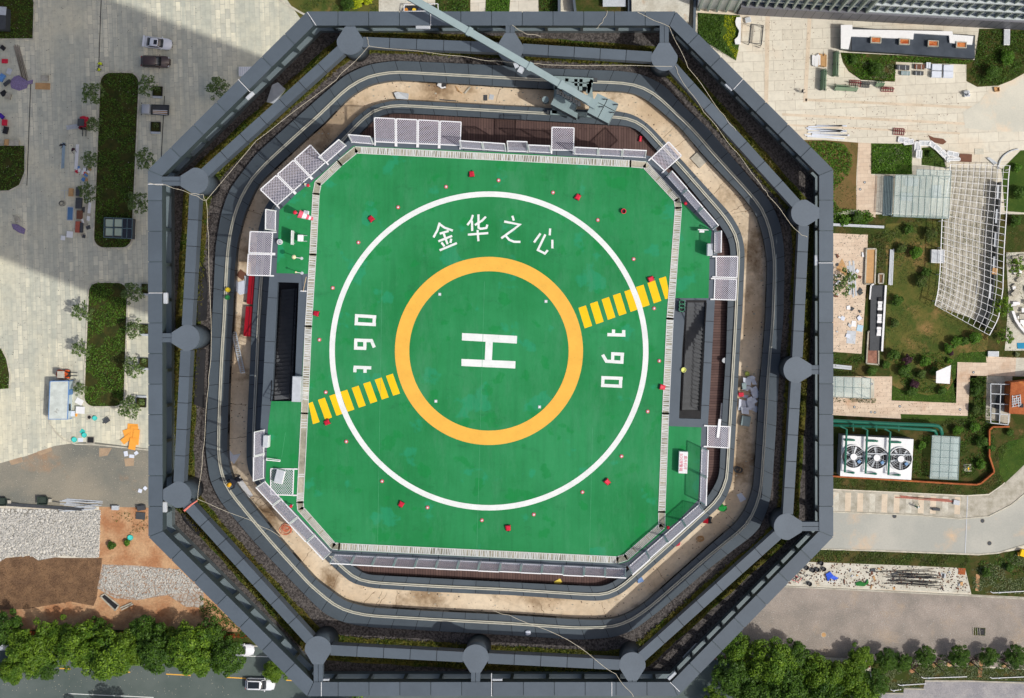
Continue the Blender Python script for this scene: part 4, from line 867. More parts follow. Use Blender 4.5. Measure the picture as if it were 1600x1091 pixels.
# ground cover that nobody could count
def cov(name, px, h, per, leaf, key, seed=0, gap=-.9, s=1.1, z=0.0): cover(name, PL(px, z), z, h, per * 1.35, leaf, LM[key], None, seed, gap, s)
cov('island_planting', [(x + (2 if x < 180 else -2), y) for x, y in ISL1], .45, 30, .26, 'isl', 1, -.42); cov('island_planting', [(x + (2 if x < 165 else -2), y) for x, y in ISL2], .6, 40, .28, 'isl', 2, -.42, .8); cov('island_planting', ISL2, .25, 16, .2, 'cover', 8, .1, .6); cov('island_planting', ISL1, .25, 10, .2, 'cover', 18, .15, .6)
for k, p in enumerate((ISL3, ISL4, ISL5)): cov('island_planting', p, .4, 22, .26, 'isl', 5 + k, -.8)
cov('hedge', [(1240, 222), (1290, 220), (1318, 226), (1330, 240), (1332, 258), (1325, 275), (1312, 288), (1304, 296), (1302, 312), (1312, 326), (1330, 328), (1358, 329), (1366, 342), (1345, 356), (1300, 353), (1240, 350)], 1.0, 60, .26, 'hedge', 3, -.8)
cov('garden_planting', [(1363, 226), (1424, 227), (1424, 272), (1362, 271)], .7, 60, .24, 'hedge', 9, -.5); cov('garden_planting', [(1372, 230), (1410, 230), (1412, 258), (1372, 256)], .9, 40, .2, 'pale', 9, -.3)
cov('garden_planting', [(1441, 232), (1462, 236), (1474, 250), (1476, 260), (1441, 256)], .4, 40, .22, 'cover', 4, -.4)
cov('garden_planting', [(1315, 83), (1420, 88), (1522, 95), (1510, 101), (1400, 97), (1398, 127), (1345, 124), (1327, 112)], .6, 55, .24, 'hedge', 12, -.45); cov('garden_planting', [(1345, 96), (1396, 100), (1396, 125), (1350, 122)], .8, 40, .2, 'pale', 14, -.2)
cov('garden_planting', [(1532, 48), (1700, 48), (1700, 100), (1602, 113), (1560, 133), (1530, 134), (1514, 124), (1522, 96)], .9, 40, .26, 'shrub', 15, -.55); cov('garden_planting', [(1530, 50), (1600, 60), (1560, 133), (1515, 124)], .6, 22, .22, 'cover', 19, -.3)
cov('garden_planting', [(1092, 22), (1130, 23), (1128, 60), (1150, 95), (1110, 72), (1092, 58)], 1.1, 60, .26, 'shrub', 16, -.7); cov('garden_planting', [(1132, 24), (1152, 26), (1148, 52), (1156, 72), (1150, 92), (1130, 60)], .3, 70, .2, 'lime', 17, -.6)
cov('garden_planting', [(1384, 350), (1470, 340), (1474, 380), (1440, 400), (1384, 410)], .5, 22, .24, 'cover', 21, -.1); cov('garden_planting', [(1356, 370), (1384, 360), (1380, 420), (1358, 420)], .6, 36, .24, 'cover', 22, -.4)
cov('garden_planting', [(1392, 556), (1470, 550), (1490, 590), (1478, 610), (1450, 616), (1412, 606)], .6, 34, .24, 'shrub', 23, -.2); cov('garden_planting', [(1302, 552), (1350, 556), (1350, 570), (1302, 568)], .5, 50, .22, 'shrub', 24, -.5)
cov('garden_planting', [(1302, 620), (1368, 623), (1368, 630), (1302, 628)], .4, 50, .2, 'cover', 25, -.6); cov('garden_planting', [(1302, 570), (1340, 574), (1338, 586), (1302, 586)], .5, 50, .2, 'cover', 26, -.5)
cov('garden_planting', [(1302, 745), (1500, 756), (1540, 745), (1560, 700), (1575, 690), (1562, 740), (1566, 755), (1545, 771), (1510, 773), (1302, 764)], .35, 46, .2, 'cover', 27, -.35)
cov('garden_planting', [(1428, 680), (1452, 680), (1450, 745), (1426, 745)], .5, 50, .22, 'shrub', 28, -.2); cov('garden_planting', [(1500, 660), (1545, 640), (1556, 670), (1545, 735), (1502, 748)], .7, 40, .24, 'shrub', 29, -.45); cov('garden_planting', [(1515, 590), (1540, 590), (1538, 660), (1514, 655)], .7, 44, .24, 'shrub', 30, -.5)
cov('garden_planting', [(1410, 652), (1512, 655), (1512, 664), (1440, 668)], .4, 40, .22, 'cover', 31, -.2); cov('garden_planting', [(1560, 760), (1600, 724), (1700, 640), (1560, 690)], .08, 30, .12, 'hedge', 32, -.6)
for px_, per_, key_, gp_0 in (([(1384, 350), (1462, 345), (1478, 470), (1520, 520), (1545, 520), (1540, 566), (1496, 565), (1493, 630), (1394, 624), (1394, 590), (1384, 560)], 20, 'cover', -.2), ([(1394, 602), (1410, 610), (1450, 618), (1480, 612), (1493, 590), (1495, 566), (1543, 567), (1543, 549), (1500, 552), (1485, 570), (1494, 630), (1393, 625)], 40, 'hedge', -.7), ([(1302, 335), (1700, 335), (1700, 560), (1560, 560), (1550, 500), (1300, 360)], 12, 'cover', -.3), ([(1240, 219), (1341, 223), (1338, 328), (1240, 335)], 14, 'cover', .1)): cov('rough_grass', px_, .1, per_, .16, key_, 61, gp_0, .7)
cov('verge_planting', [(1270, 858), (1400, 863), (1520, 868), (1508, 886), (1420, 883), (1262, 876)], .4, 50, .22, 'cover', 33, -.5); cov('verge_planting', [(1518, 890), (1600, 862), (1700, 855), (1700, 930), (1520, 926)], .5, 50, .22, 'pale', 34, -.3); cov('verge_planting', [(1525, 880), (1560, 866), (1600, 860), (1640, 880), (1560, 910)], .6, 36, .24, 'shrub', 35, -.3)
cov('verge_planting', [(1370, 1046), (1420, 1038), (1500, 1038), (1600, 1046), (1700, 1050), (1700, 1067), (1600, 1063), (1444, 1060), (1440, 1074), (1370, 1080)], .45, 60, .2, 'pale', 36, -.5); cov('verge_planting', [(1365, 1030), (1420, 1024), (1500, 1022), (1600, 1022), (1700, 1030), (1700, 1052), (1600, 1046), (1420, 1042), (1365, 1050)], .7, 46, .24, 'shrub', 37, -.45)
cov('hedge', [(-100, 985), (300, 988), (450, 993), (450, 999), (300, 994), (-100, 991)], .7, 70, .22, 'red', 38, -.95); cov('hedge', [(1100, 1022), (1360, 1036), (1360, 1043), (1100, 1030)], .7, 70, .22, 'red', 39, -.95)
cov('garden_planting', [(312, 930), (330, 940), (400, 1000), (330, 985), (312, 960)], .5, 50, .24, 'shrub', 40, -.5); cov('garden_planting', [(160, 800), (232, 800), (240, 830), (190, 835), (160, 815)], .3, 16, .2, 'cover', 41, .1)
cov('garden_planting', [(430, -30), (590, -30), (590, 25), (470, 25)], .3, 20, .22, 'cover', 42, -.1); cov('garden_planting', [(684, -30), (733, -30), (733, 25), (684, 25)], 1.0, 60, .26, 'shrub', 43, -.8); cov('garden_planting', [(762, -30), (798, -30), (794, 25), (760, 25)], .8, 50, .26, 'hedge', 44, -.7); cov('garden_planting', [(843, -30), (872, -30), (872, 25), (843, 25)], .8, 50, .26, 'shrub', 45, -.8)

for i, (px, py, s, lb) in enumerate([(1386, 1032, .5, 'added dark tree casting shade just right of the lower right clump'), (1412, 1036, .42, 'added dark tree casting shade left of the first orange earth mound'), (1447, 1026, .45, 'added dark tree casting shade between the first two orange earth mounds'), (1500, 1026, .48, 'added dark tree casting shade under the square pit of the lot'), (1546, 1028, .42, 'added dark tree casting shade right of the earth gap'), (1588, 1026, .5, 'added dark tree casting shade at the right picture edge below the lot')]): put(2, st, px, py, s, lb, 8.6)  # trees added to lay a dark band of shadow along the lot edge
# ------------------------------------------------------------------ THINGS ON THE TOWER
def place(t, px, py, z, deg=0.0, s=1.0):
    p = P(px, py, z); t.location = (p.x, p.y, z); t.rotation_euler = (0, 0, math.radians(deg)); t.scale = (s, s, s); return t
def one(name, mb, m, label, cat, group=None, smooth=False): return tag(mb.build(name, m, None, smooth), label, cat, group)
# roof crane (facade cleaning cradle)
crane = thing('roof_crane', 'grey green roof crane on the track rails, its long boom reaching over the top edge', 'crane', P(893, 155, ZB))
mb = MB()
for p, q, w in [((866, 123), (927, 126.5), .3), ((866, 131), (924, 134), .18), ((868, 122), (868, 140), .22), ((886, 123), (884, 140), .2), ((900, 124), (900, 142), .2), ((908, 124), (907, 142), .2), ((925, 125), (918, 146), .22), ((860, 176), (935, 181), .28), ((872, 126), (866, 178), .3), ((920, 128), (926, 180), .3)]: px_seg(mb, p, q, ZB + .38, w, .28)
mb.build('chassis', M['crane'], crane)
for x, y in [(868, 123), (926, 126), (862, 177), (932, 181)]:
    p = P(x, y, ZB); MB().box((p.x, p.y, ZB + .1), (.55, .22, .3), -.05).build('bogie', M['darkgrey'], crane)
p = P(890, 150, ZB); MB().cyl((p.x, p.y, ZB + .3), .4, 3.1, 20).build('slewing_post', M['crane'], crane)
A_, B_ = P(921, 158.5, ZD - .5), P(540, -62, ZT + 3.6)
mb = MB(); mb.seg(A_, B_, .4, .42); boom = mb.build('boom', M['crane'], crane)
mb = MB()
for f in (.12, .25, .5): c = A_.lerp(B_, f); t_ = (B_ - A_).normalized(); mb.seg(c - t_ * .12, c + t_ * .12, .5, .52)
mb.build('boom_collar', M['crane'], boom)
nv = Vector((-(B_ - A_).y, (B_ - A_).x, 0)).normalized()
for f0, f1 in ((.03, .12),):
    mb = MB()
    for k in range(9): c = A_.lerp(B_, f0 + (f1 - f0) * k / 8) + nv * (.38 if nv.y < 0 else -.38); mb.box((c.x, c.y, ZD - 1.0), (.16, R.uniform(.15, .3), .3), R.uniform(0, 1))
    mb.build('winch_gear', M['darkgrey'], crane)
def prism_px(mb, px, z0, z1): return mb.prism(PL(px, z1), z0, z1)
hb = prism_px(MB(), [(870, 144.4), (902.5, 160.5), (896.5, 174), (903, 177), (900.5, 184.5), (860.5, 163)], ZB + .9, ZB + 2.4).build('machine_housing', M['crane'], crane)
q4 = [(933.8, 145.8), (966, 162), (950.6, 193), (917.5, 175.5)]; V4 = [Vector(v) for v in q4]
U4 = lambda u, v: tuple((V4[0].lerp(V4[1], u)).lerp(V4[3].lerp(V4[2], u), v))
for u0, u1, v0, v1 in ((0, .485, 0, .36), (.515, 1, 0, .36), (0, .485, .39, 1), (.515, 1, .39, 1)):
    cw = prism_px(MB(), [U4(u0, v0), U4(u1, v0), U4(u1, v1), U4(u0, v1)], ZD - 2.2, ZD - .8 + R.uniform(0, .05)).build('counterweight', M['crane'], crane)
    c = P(*U4(u1 - .06, v0 + .1), ZD - .75); MB().tube([(c.x - .12, c.y, ZD - .75), (c.x - .1, c.y, ZD - .62), (c.x + .1, c.y, ZD - .62), (c.x + .12, c.y, ZD - .75)], .025, 6).build('lifting_eye', M['black'], cw)
mb = MB(); px_seg(mb, (913, 154), (932, 165), ZD - .7, .5, .3); mb.build('tail_frame', M['crane'], crane)
p = P(853.5, 161, ZB); MB().cyl((p.x, p.y, ZB + 1.0), .2, .7, 16).build('slew_motor', M['crane'], crane)
p = P(862, 133, ZB)
mb = MB(); c = P(815, 108, ZD); mb.box((c.x, c.y, ZD - .2), (.3, .5, .35), -.5); mb.box((c.x - .3, c.y + .2, ZD - .1), (.25, .3, .3), .4); mb.build('sheave_block', M['galv'], crane)
# ropes slung over the beams
def ropeline(px, label, z=ZT + .05, r=.011):
    pts = [P(x, y, z) for x, y in px]; out = []
    for i in range(len(pts) - 1):
        for k in range(8): f = k / 8; q = pts[i].lerp(pts[i + 1], f); q.z -= .0; out.append(q + Vector((math.sin(i * 3 + f * 6) * .03, math.cos(i * 2 + f * 7) * .03, 0)))
    out.append(pts[-1]); return one('rope', MB().tube(out, r, 5), M['rope'], label, 'rope', 'ropes slung across the ring beams')
ropeline([(573, 59), (577, 72), (700, 86), (775, 96), (850, 101), (1050, 104)], 'pale rope strung along the top ring beam behind the crane boom')
ropeline([(577, 72), (525, 125), (400, 220), (322, 314), (316, 304), (298, 303)], 'pale rope crossing the upper left walkway between two column caps')
ropeline([(232, 287), (262, 290), (300, 304), (322, 314)], 'rope end tied from the left rim to the column cap')
ropeline([(322, 314), (326, 367), (330, 545), (326, 600), (317, 708), (309, 781)], 'long pale rope hanging down the left side along the gravel')
ropeline([(309, 781), (400, 817), (437, 838), (459, 851)], 'pale rope running from the lower left column toward the sand track')
ropeline([(800, 40), (820, 52), (845, 57)], 'short rope lying off the top rim right of the crane boom')
ropeline([(996, 20), (1046, 42), (1075, 105), (1132, 182), (1150, 205)], 'thin rope from the top right corner down the outer channel')
ropeline([(1055, 104), (1062, 120), (1100, 175), (1150, 237)], 'rope bundle hanging from the upper right column cap')
ropeline([(1150, 237), (1190, 290), (1200, 305), (1247, 363), (1261, 371)], 'rope lying over the right ring beam below its column')
ropeline([(770, 955), (800, 963), (887, 999), (962, 1054), (990, 1089)], 'pale rope crossing the bottom rim by the middle right column')
ropeline([(949, 18), (942, 34), (932, 45)], 'short pale rope over the top rim at right')
# fittings on the pad
lamp = thing('edge_light', 'x', 'light', (0, 0, 0), 'flush red and white deck lights round the white ring')
MB().cyl((0, 0, 0), .11, .05, 14, .095).build('base', plain('lamp_base_pink', lin(216, 96, 110), .5, .1, 3), lamp); MB().ball((0, 0, .06), (.055, .055, .04), 10, 6).build('lens', M['white'], lamp)
LP = [(697,292),(779,282),(622,324),(560,379),(520,450),(499,531),(509,613),(541,690),(597,752),(668,793),(753,813),(834,804),(910,769),(971,713),(1012,643),(1030,564),(1022,482),(990,405),(934,344),(864,301)]
for i, (x, y) in enumerate(LP):
    t = lamp if i == 0 else copy_tree(lamp); t['label'] = 'small round red and white deck light just outside the white ring'; place(t, x, y, ZD + .012, i * 18)
flood = thing('wedge_light', 'x', 'light', (0, 0, 0), 'red wedge floodlights on the green deck')
h_ = MB().loft([[(-.17, -.13, 0), (.17, -.16, 0), (.17, .16, 0), (-.17, .13, 0)], [(-.13, -.11, .12), (.16, -.15, .17), (.16, .15, .17), (-.13, .11, .12)], [(-.06, -.06, .16), (.12, -.1, .22), (.12, .1, .22), (-.06, .06, .16)]]).build('housing', M['red'], flood)
MB().box((.175, 0, .03), (.015, .22, .12)).build('lens', M['carglass'], flood); MB().box((-.02, 0, -.005), (.42, .06, .02)).build('bracket', M['black'], flood)
for i, (x, y, lb) in enumerate([(737,272,'red wedge floodlight above the first painted character, top of deck'),(580,342,'red wedge floodlight at upper left outside the white ring'),(494,490,'red wedge floodlight at the left gutter, beside the upper painted digit'),(511,660,'red wedge floodlight touching the left yellow stripes'),(627,788,'red wedge floodlight at lower left below the white ring'),(794,825,'red wedge floodlight at the bottom of the deck'),(949,753,'red wedge floodlight at lower right outside the white ring'),(1035,605,'red wedge floodlight against the right gutter'),(1017,436,'red wedge floodlight touching the right yellow stripes'),(903,308,'red wedge floodlight at upper right outside the white ring')]):
    t = flood if i == 0 else copy_tree(flood); t['label'] = lb; p = P(x, y, ZD); c = P(764, 548, ZD); place(t, x, y, ZD + .02, math.degrees(math.atan2(c.y - p.y, c.x - p.x)))
sq = thing('square_light', 'x', 'light', (0, 0, 0), 'square white lights inside the amber ring')
MB().bbox((0, 0, 0), (.17, .17, .03), 0, .01).build('frame', M['galv'], sq); MB().box((0, 0, .028), (.1, .1, .012)).build('lens', M['white'], sq)
for i, (x, y, lb) in enumerate([(687,460,'square white deck light at upper left inside the amber ring'),(853,471,'square white deck light at upper right inside the amber ring'),(681,627,'square white deck light at lower left inside the amber ring'),(843,636,'square white deck light at lower right inside the amber ring')]):
    t = sq if i == 0 else copy_tree(sq); t['label'] = lb; place(t, x, y, ZD + .014, -3)
t = thing('bucket', 'dark red bucket standing alone on the deck at upper right', 'bucket', (0, 0, 0)); MB().bowl((0, 0, 0), .15, .24).build('tub', M['red'], t); MB().cyl((0, 0, .03), .115, .08, 16).build('water', M['black'], t); place(t, 974.5, 330.5, ZD + .012)
cl = thing('corner_light', 'x', 'light', (0, 0, 0), 'red obstruction lights at the deck corners'); MB().cyl((0, 0, 0), .035, .55, 10).build('post', M['white'], cl); MB().ball((0, 0, .62), (.1, .1, .12), 12, 8).build('lamp', M['red'], cl)
for i, (x, y, lb) in enumerate([(1070,319,'red obstruction light at the upper right deck corner'),(484,291,'red obstruction light at the upper left deck corner'),(1043,822,'red obstruction light at the lower right deck corner'),(457.5,789,'red obstruction light at the lower left deck corner')]):
    t = cl if i == 0 else copy_tree(cl); t['label'] = lb; place(t, x, y, ZD + .012)
# windsock
w = thing('windsock', 'red and white windsock on its pole at the left edge of the deck', 'windsock', P(466, 333, ZD))
a = P(464, 333, ZD + 1.5); MB().tube([(a.x, a.y, ZD), (a.x, a.y, ZD + 1.6)], .035, 8).build('pole', M['white'], w); MB().ball((a.x - .08, a.y + .02, ZD + 1.7), .12, 12, 8).build('lamp', M['red'], w)
pk = plain('windsock_red', lin(228, 96, 116), .8, .06, 3); b = P(489, 342.5, ZD + 1.25)
for k, (f0, f1) in enumerate([(.1, .34), (.34, .58), (.58, .74), (.74, .86), (.86, 1.0)]):
    q0, q1 = a.lerp(b, f0), a.lerp(b, f1); MB().tube([q0, q1], [.25 - .16 * f0, .25 - .16 * f1], 12).build('sock_band', pk if k % 2 == 0 else M['white'], w)
t = thing('box', 'pale square box behind the windsock, grate beside it', 'box', (0, 0, 0)); MB().bbox((0, 0, 0), (.3, .3, .25)).build('body', M['white'], t); MB().box((0, 0, .25), (.26, .26, .015)).build('lid', M['galv'], t); place(t, 479, 333.5, ZD + .012, -8)
# floodlight stand with cabinet, left platform
t = thing('sign_stand', 'thin white sign on a frame with a pale cabinet, left platform above the lamps', 'sign', (0, 0, 0))
MB().box((-.2, 0, .35), (.04, .8, .75)).build('board', M['white'], t)
for s in (-.3, .3): MB().box((-.2, s, 0), (.04, .04, .36)).build('leg', M['galv'], t)
MB().bbox((.22, 0, .3), (.3, .38, .35)).build('cabinet', M['white'], t); mb = MB()
for s in (-.16, .16): mb.seg((.06, s, .3), (.52, s, .3), .03, .03); mb.seg((.5, s, 0), (.5, s, .32), .03, .03)
mb.build('frame', M['galv'], t); place(t, 466, 372.5, ZD + .012, -2)
def lamp_post(px, py, label, h, bulb, lean=0):
    t = thing('deck_lamp', label, 'lamp', (0, 0, 0), 'small lamps on the left platform'); MB().cyl((0, 0, 0), .09, .03, 12).build('base', M['galv'], t); MB().tube([(0, 0, 0), (lean, 0, h)], .022, 7).build('post', M['white'], t); MB().ball((lean, 0, h + bulb * .6), bulb, 12, 8).build('globe', plain('cream_globe', lin(226, 216, 170), .4, .05, 3), t); return place(t, px, py, ZD + .012, 168)
lamp_post(471.5, 404, 'thin lamp with a round cream globe on the left platform', 1.25, .13, .22); lamp_post(472, 427, 'thin white post lamp by the left stair opening', 1.0, .06, .18); lamp_post(478, 289, 'thin curved white post beside the upper left corner light', .9, .05, -.1)
t = thing('bucket', 'white paint bucket near the nets of the left platform', 'bucket', (0, 0, 0)); MB().bowl((0, 0, 0), .16, .3).build('tub', M['white'], t); MB().cyl((.02, .02, .28), .1, .06, 12).build('lid', M['galv'], t); place(t, 438.5, 378.5, ZD + .012)
t = thing('broom', 'long handled white floor squeegee leaning by the left stair opening', 'broom', (0, 0, 0)); MB().bbox((0, 0, 0), (.36, .07, .08)).build('head', M['white'], t); MB().tube([(0, 0, .06), (.22, .82, .5)], .018, 7).build('handle', plain('wooden_handle', lin(206, 180, 136), .7, .1, 4), t); place(t, 474, 455, ZD + .005, -2)
# cabinets
def cabinet(px, py, w, d, h, label, deg=-2, m='white', z=ZD + .012, legs=True):
    t = thing('cabinet', label, 'cabinet', (0, 0, 0)); z0 = .12 if legs else 0.0
    MB().bbox((0, 0, z0), (w, d, h - z0), 0, .02).build('body', M[m], t); MB().box((0, 0, h), (w * .9, d * .92, .012)).build('lid', M['galv' if m == 'white' else m], t)
    if legs:
        for sx in (-1, 1):
            for sy in (-1, 1): MB().box((sx * (w / 2 - .05), sy * (d / 2 - .05), 0), (.04, .04, .13)).build('leg', M['darkgrey'], t)
    return place(t, px, py, z, deg)
cabinet(467.3, 607, .5, 1.45, .9, 'tall silver white cabinet at the foot of the left stair opening', -2, 'galv'); cabinet(419, 688.5, .3, .68, .75, 'narrow white cabinet on the lower left platform edge', -2)
t = cabinet(438.5, 744, .5, .78, .4, 'white box tilted on the loose mesh panel, lower left platform', -14, 'white', ZD + .12); cabinet(1107.5, 391, .3, .68, .95, 'white cabinet with dark louvres on the upper right platform', -1)
t = thing('sign_stand', 'small white tee shaped sign on the upper right platform', 'sign', (0, 0, 0)); MB().box((0, 0, .55), (.62, .05, .12)).build('board', M['white'], t); MB().bbox((-.1, -.09, .5), (.3, .14, .2)).build('cabinet', M['white'], t); MB().tube([(0, 0, 0), (0, 0, .6)], .025, 6).build('post', M['galv'], t); place(t, 1098, 360, ZD + .012, -2)
mb = MB(); px_seg(mb, (416, 719), (438, 721), ZD + .35, .05, .04); px_seg(mb, (416, 716), (438, 719), ZD + .35, .03, .03); px_seg(mb, (437, 719.5), (437, 721.5), ZD + .18, .04, .36); px_seg(mb, (417, 716.5), (417, 719.5), ZD + .18, .04, .36); one('rail_bar', mb, M['white'], 'pair of white rails lying on the lower left platform', 'rail')
# the emergency box with red lettering
sos = thing('sign_box', 'white box with red SOS lettering on the lower right platform', 'sign box', (0, 0, 0))
MB().bbox((0, 0, 0), (.5, 1.24, .55), 0, .015).build('body', M['white'], sos)
red_txt = plain('red_lettering', lin(206, 70, 96), .6, .05, 3)
def text_mesh(name, body, size, loc, rot, m, parent):
    cu = bpy.data.curves.new(name, 'FONT'); cu.body = body; cu.size = size; cu.align_x = 'CENTER'; cu.align_y = 'CENTER'; cu.extrude = .002
    o = bpy.data.objects.new(name, cu); COL.objects.link(o); dg_ = bpy.context.evaluated_depsgraph_get(); me = bpy.data.meshes.new_from_object(o.evaluated_get(dg_)); bpy.data.objects.remove(o)
    me.materials.clear(); me.materials.append(m); o = bpy.data.objects.new(name, me); COL.objects.link(o); o.parent = parent; o.location = loc; o.rotation_euler = (0, 0, rot); return o
text_mesh('lettering', 'SOS\u62a5\u8b66\u7bb1', .215, (-.13, 0, .555), -math.pi / 2, red_txt, sos); text_mesh('lettering', '\u76f4\u5347\u673a\u576a', .2, (.11, 0, .555), -math.pi / 2, red_txt, sos)
place(sos, 1066.7, 721.5, ZD + .012, -2.2)
t = thing('hose_reel', 'small green hose reel at the top of the right stair', 'hose reel', (0, 0, 0)); mb = MB()
for k in range(3): mb.tube([(.16 * math.cos(q * .7 + k), (-.2 + .2 * k) + .13 * math.sin(q * .7 + k), .3 + .02 * k) for q in range(10)], .03, 6)
mb.build('hose', plain('green_hose', lin(70, 130, 100), .5, .1, 3), t); MB().box((0, -.05, 0), (.36, .6, .25)).build('frame', M['black'], t); place(t, 1065, 478, ZD + .005, -2)
# things lying on the sand track, the timber deck and the roof
def sheet(px, z, label, m, name='sheet', cat='sheet', group=None, th=.03, crumple=0.0):
    pts = PL(px, z); mb = MB(); mb.prism(pts, z + .005, z + .005 + th)
    if crumple: mb.v = [(v[0], v[1], v[2] + (R.uniform(0, crumple) if v[2] > z + .01 else 0)) for v in mb.v]
    return one(name, mb, M[m] if isinstance(m, str) else m, label, cat, group)
def rect(cx, cy, w, h, deg):
    c, s = math.cos(math.radians(deg)), math.sin(math.radians(deg)); return [(cx + x * c - y * s, cy + x * s + y * c) for x, y in ((-w/2,-h/2),(w/2,-h/2),(w/2,h/2),(-w/2,h/2))]
M['paper'] = plain('white_board', lin(214, 220, 230), .6, .05, 2); M['tan_board'] = plain('plywood', lin(196, 154, 104), .7, .12, 2, fine=.15); M['brown_board'] = plain('brown_board', lin(112, 74, 56), .7, .1, 2)
def chest(px, z, label):
    t = thing('storage_chest', label, 'chest', P(sum(p[0] for p in px) / 4, sum(p[1] for p in px) / 4, z), 'long red chests on the track'); q = PL(px, z + .45); MB().prism(q, z, z + .4).build('body', M['deepred'], t)
    c = (sum(p[0] for p in q) / 4, sum(p[1] for p in q) / 4); MB().prism([(c[0] + (x - c[0]) * 1.03, c[1] + (y - c[1]) * 1.01) for x, y in q], z + .402, z + .45).build('lid', M['deepred'], t)
    m1 = ((q[0][0] + q[1][0]) / 2, (q[0][1] + q[1][1]) / 2); m2 = ((q[2][0] + q[3][0]) / 2, (q[2][1] + q[3][1]) / 2); mb = MB(); mb.seg((*m1, z + .46), (*m2, z + .46), .04, .02); mb.build('seam', plain('chest_seam', lin(96, 4, 16), .5, .1, 3), t); return t
chest([(389, 431), (401, 432), (397.5, 476), (385.5, 474.5)], ZS, 'upper of two long red chests on the left sand track'); chest([(384.5, 479), (397, 479.5), (393.5, 526), (380.5, 525)], ZS, 'lower of two long red chests on the left sand track')
sheet([(369, 437), (372, 441), (376, 440), (381, 438.5), (387, 440), (387, 458), (375, 461), (368, 454)], ZS + .02, 'white jagged foam board beside the upper red chest', 'paper'); sheet([(382, 431), (390, 433), (389, 446), (383, 449)], ZS + .06, 'grey offcut tucked between white foam board and red chest', 'galv'); sheet(rect(377.5, 429.5, 13, 12, 38), ZS, 'brown square board above the white foam board', 'brown_board')
lad = thing('ladder', 'long silver ladder lying on the left sand track below the red chests', 'ladder', P(374, 550, ZS)); mb = MB()
for o in (-3, 3): px_seg(mb, (365.5 + o, 519), (379.5 + o, 583), ZS + .12, .06, .09)
mb.build('rail', M['galv'], lad); mb = MB()
for k in range(20): f = k / 19; px_seg(mb, (362.8 + 14 * f, 520 + 63 * f), (368.5 + 14 * f, 519 + 63 * f), ZS + .12, .05, .04)
tag(mb.build('rung', M['galv'], lad), kind='stuff')
for x, y, c, lb in ((357, 453, (190, 170, 40), 'yellow paint pot on the left outer rail'), (356.5, 465, (40, 110, 60), 'green paint pot on the left outer rail'), (1167, 584, (176, 190, 90), 'yellow green pot above the litter heap on the right track'), (1068, 578, (196, 200, 110), 'yellow green pot at the edge of the right stair well')):
    t = thing('paint_pot', lb, 'pot', (0, 0, 0)); MB().bowl((0, 0, 0), .15, .22).build('tub', plain('pot_paint', lin(*c), .5, .1, 3), t); MB().cyl((0, 0, .05), .12, .1, 14).build('paint', plain('pot_content', lin(*[min(255, int(v * 1.15)) for v in c]), .4, .1, 3), t); place(t, x, y, (ZB + .12) if x < 400 else (ZS if x > 1100 else ZD - .1))
sheet(rect(380, 763, 13, 36, -35), ZS + .05, 'long white table top on the lower left sand track', 'white'); sheet([(357, 701), (365, 711), (376, 709), (366, 725), (358, 718)], ZS, 'bent white panel at the lower left of the sand track', 'paper'); sheet(rect(1092, 250, 21, 17, 47), ZS, 'pale tray on the sand track at upper right', 'conc', 'tray', 'tray', None, .12)
sheet([(686, 129), (695, 130), (697, 138), (690, 139), (683, 134)], ZS, 'white plastic bag on the top sand track', 'white', 'plastic_bag', 'bag', None, .08, .12); sheet([(692, 128), (698, 131), (696, 139), (690, 136)], ZS + .05, 'black plastic bag beside the white one, top track', 'black', 'plastic_bag', 'bag', None, .08, .12); sheet([(616, 146), (622, 144), (639, 147), (638, 156), (620, 155)], ZS, 'crumpled clear plastic on the top sand track', 'galv', 'plastic_wrap', 'plastic wrap', None, .05, .2)
mb = MB(); px_seg(mb, (714, 141), (722, 146), ZS + .05, .05, .05); px_seg(mb, (712, 135), (718, 144), ZS + .05, .05, .05); one('timber', mb, M['tan_board'], 'two short brown timbers on the top sand track', 'timber')
mb = MB(); px_seg(mb, (726, 146), (735, 136), ZS + .04, .1, .06); one('timber', mb, M['conc'], 'pale bar on the top sand track right of the brown timbers', 'timber'); mb = MB(); px_seg(mb, (687, 156), (713, 158), ZS + .04, .06, .05); one('steel_bar', mb, M['darkgrey'], 'dark thin bar on the top sand track', 'bar'); sheet(rect(758.5, 153, 6, 9, 0), ZS, 'small dark board on the top sand track', 'darkgrey'); sheet(rect(768, 152, 7, 8, 12), ZS, 'small grey board next to the dark one, top track', 'galv')
sheet(rect(872, 909.5, 11, 7, -28), ZW, 'yellow board on the brown deck below the pad', plain('yellow_board', lin(240, 214, 90), .6, .05, 3)); sheet([(1135, 790), (1131, 791), (1129, 787), (1122, 792), (1124, 798), (1131, 799), (1136, 796)], ZS, 'bright green cloth on the lower right track', plain('green_cloth', lin(30, 140, 60), .8, .1, 3), 'cloth', 'cloth', None, .05, .12); sheet([(1151, 773), (1158, 770), (1166, 780), (1157, 785)], ZS, 'lone white paper sheet on the lower right track', 'paper'); sheet([(1108, 806), (1113, 808), (1110, 814), (1113, 817), (1106, 818)], ZS, 'black bag on the lower right track', 'black', 'bag', 'bag', None, .1, .15); sheet([(1101, 811), (1107, 810), (1106, 818), (1098, 817)], ZS, 'dark red cloth beside the black bag', 'deepred', 'cloth', 'cloth', None, .06, .1); sheet([(1058, 849), (1063, 847), (1062, 852), (1056, 854)], ZS, 'red rag on the lower right track', 'red', 'cloth', 'cloth', None, .05, .08); sheet([(996, 903), (1003, 902), (1006, 908), (997, 911)], ZS, 'pale blue rag on the bottom right bend of the track', plain('blue_cloth', lin(120, 150, 196), .8, .1, 3), 'cloth', 'cloth', None, .05, .1)
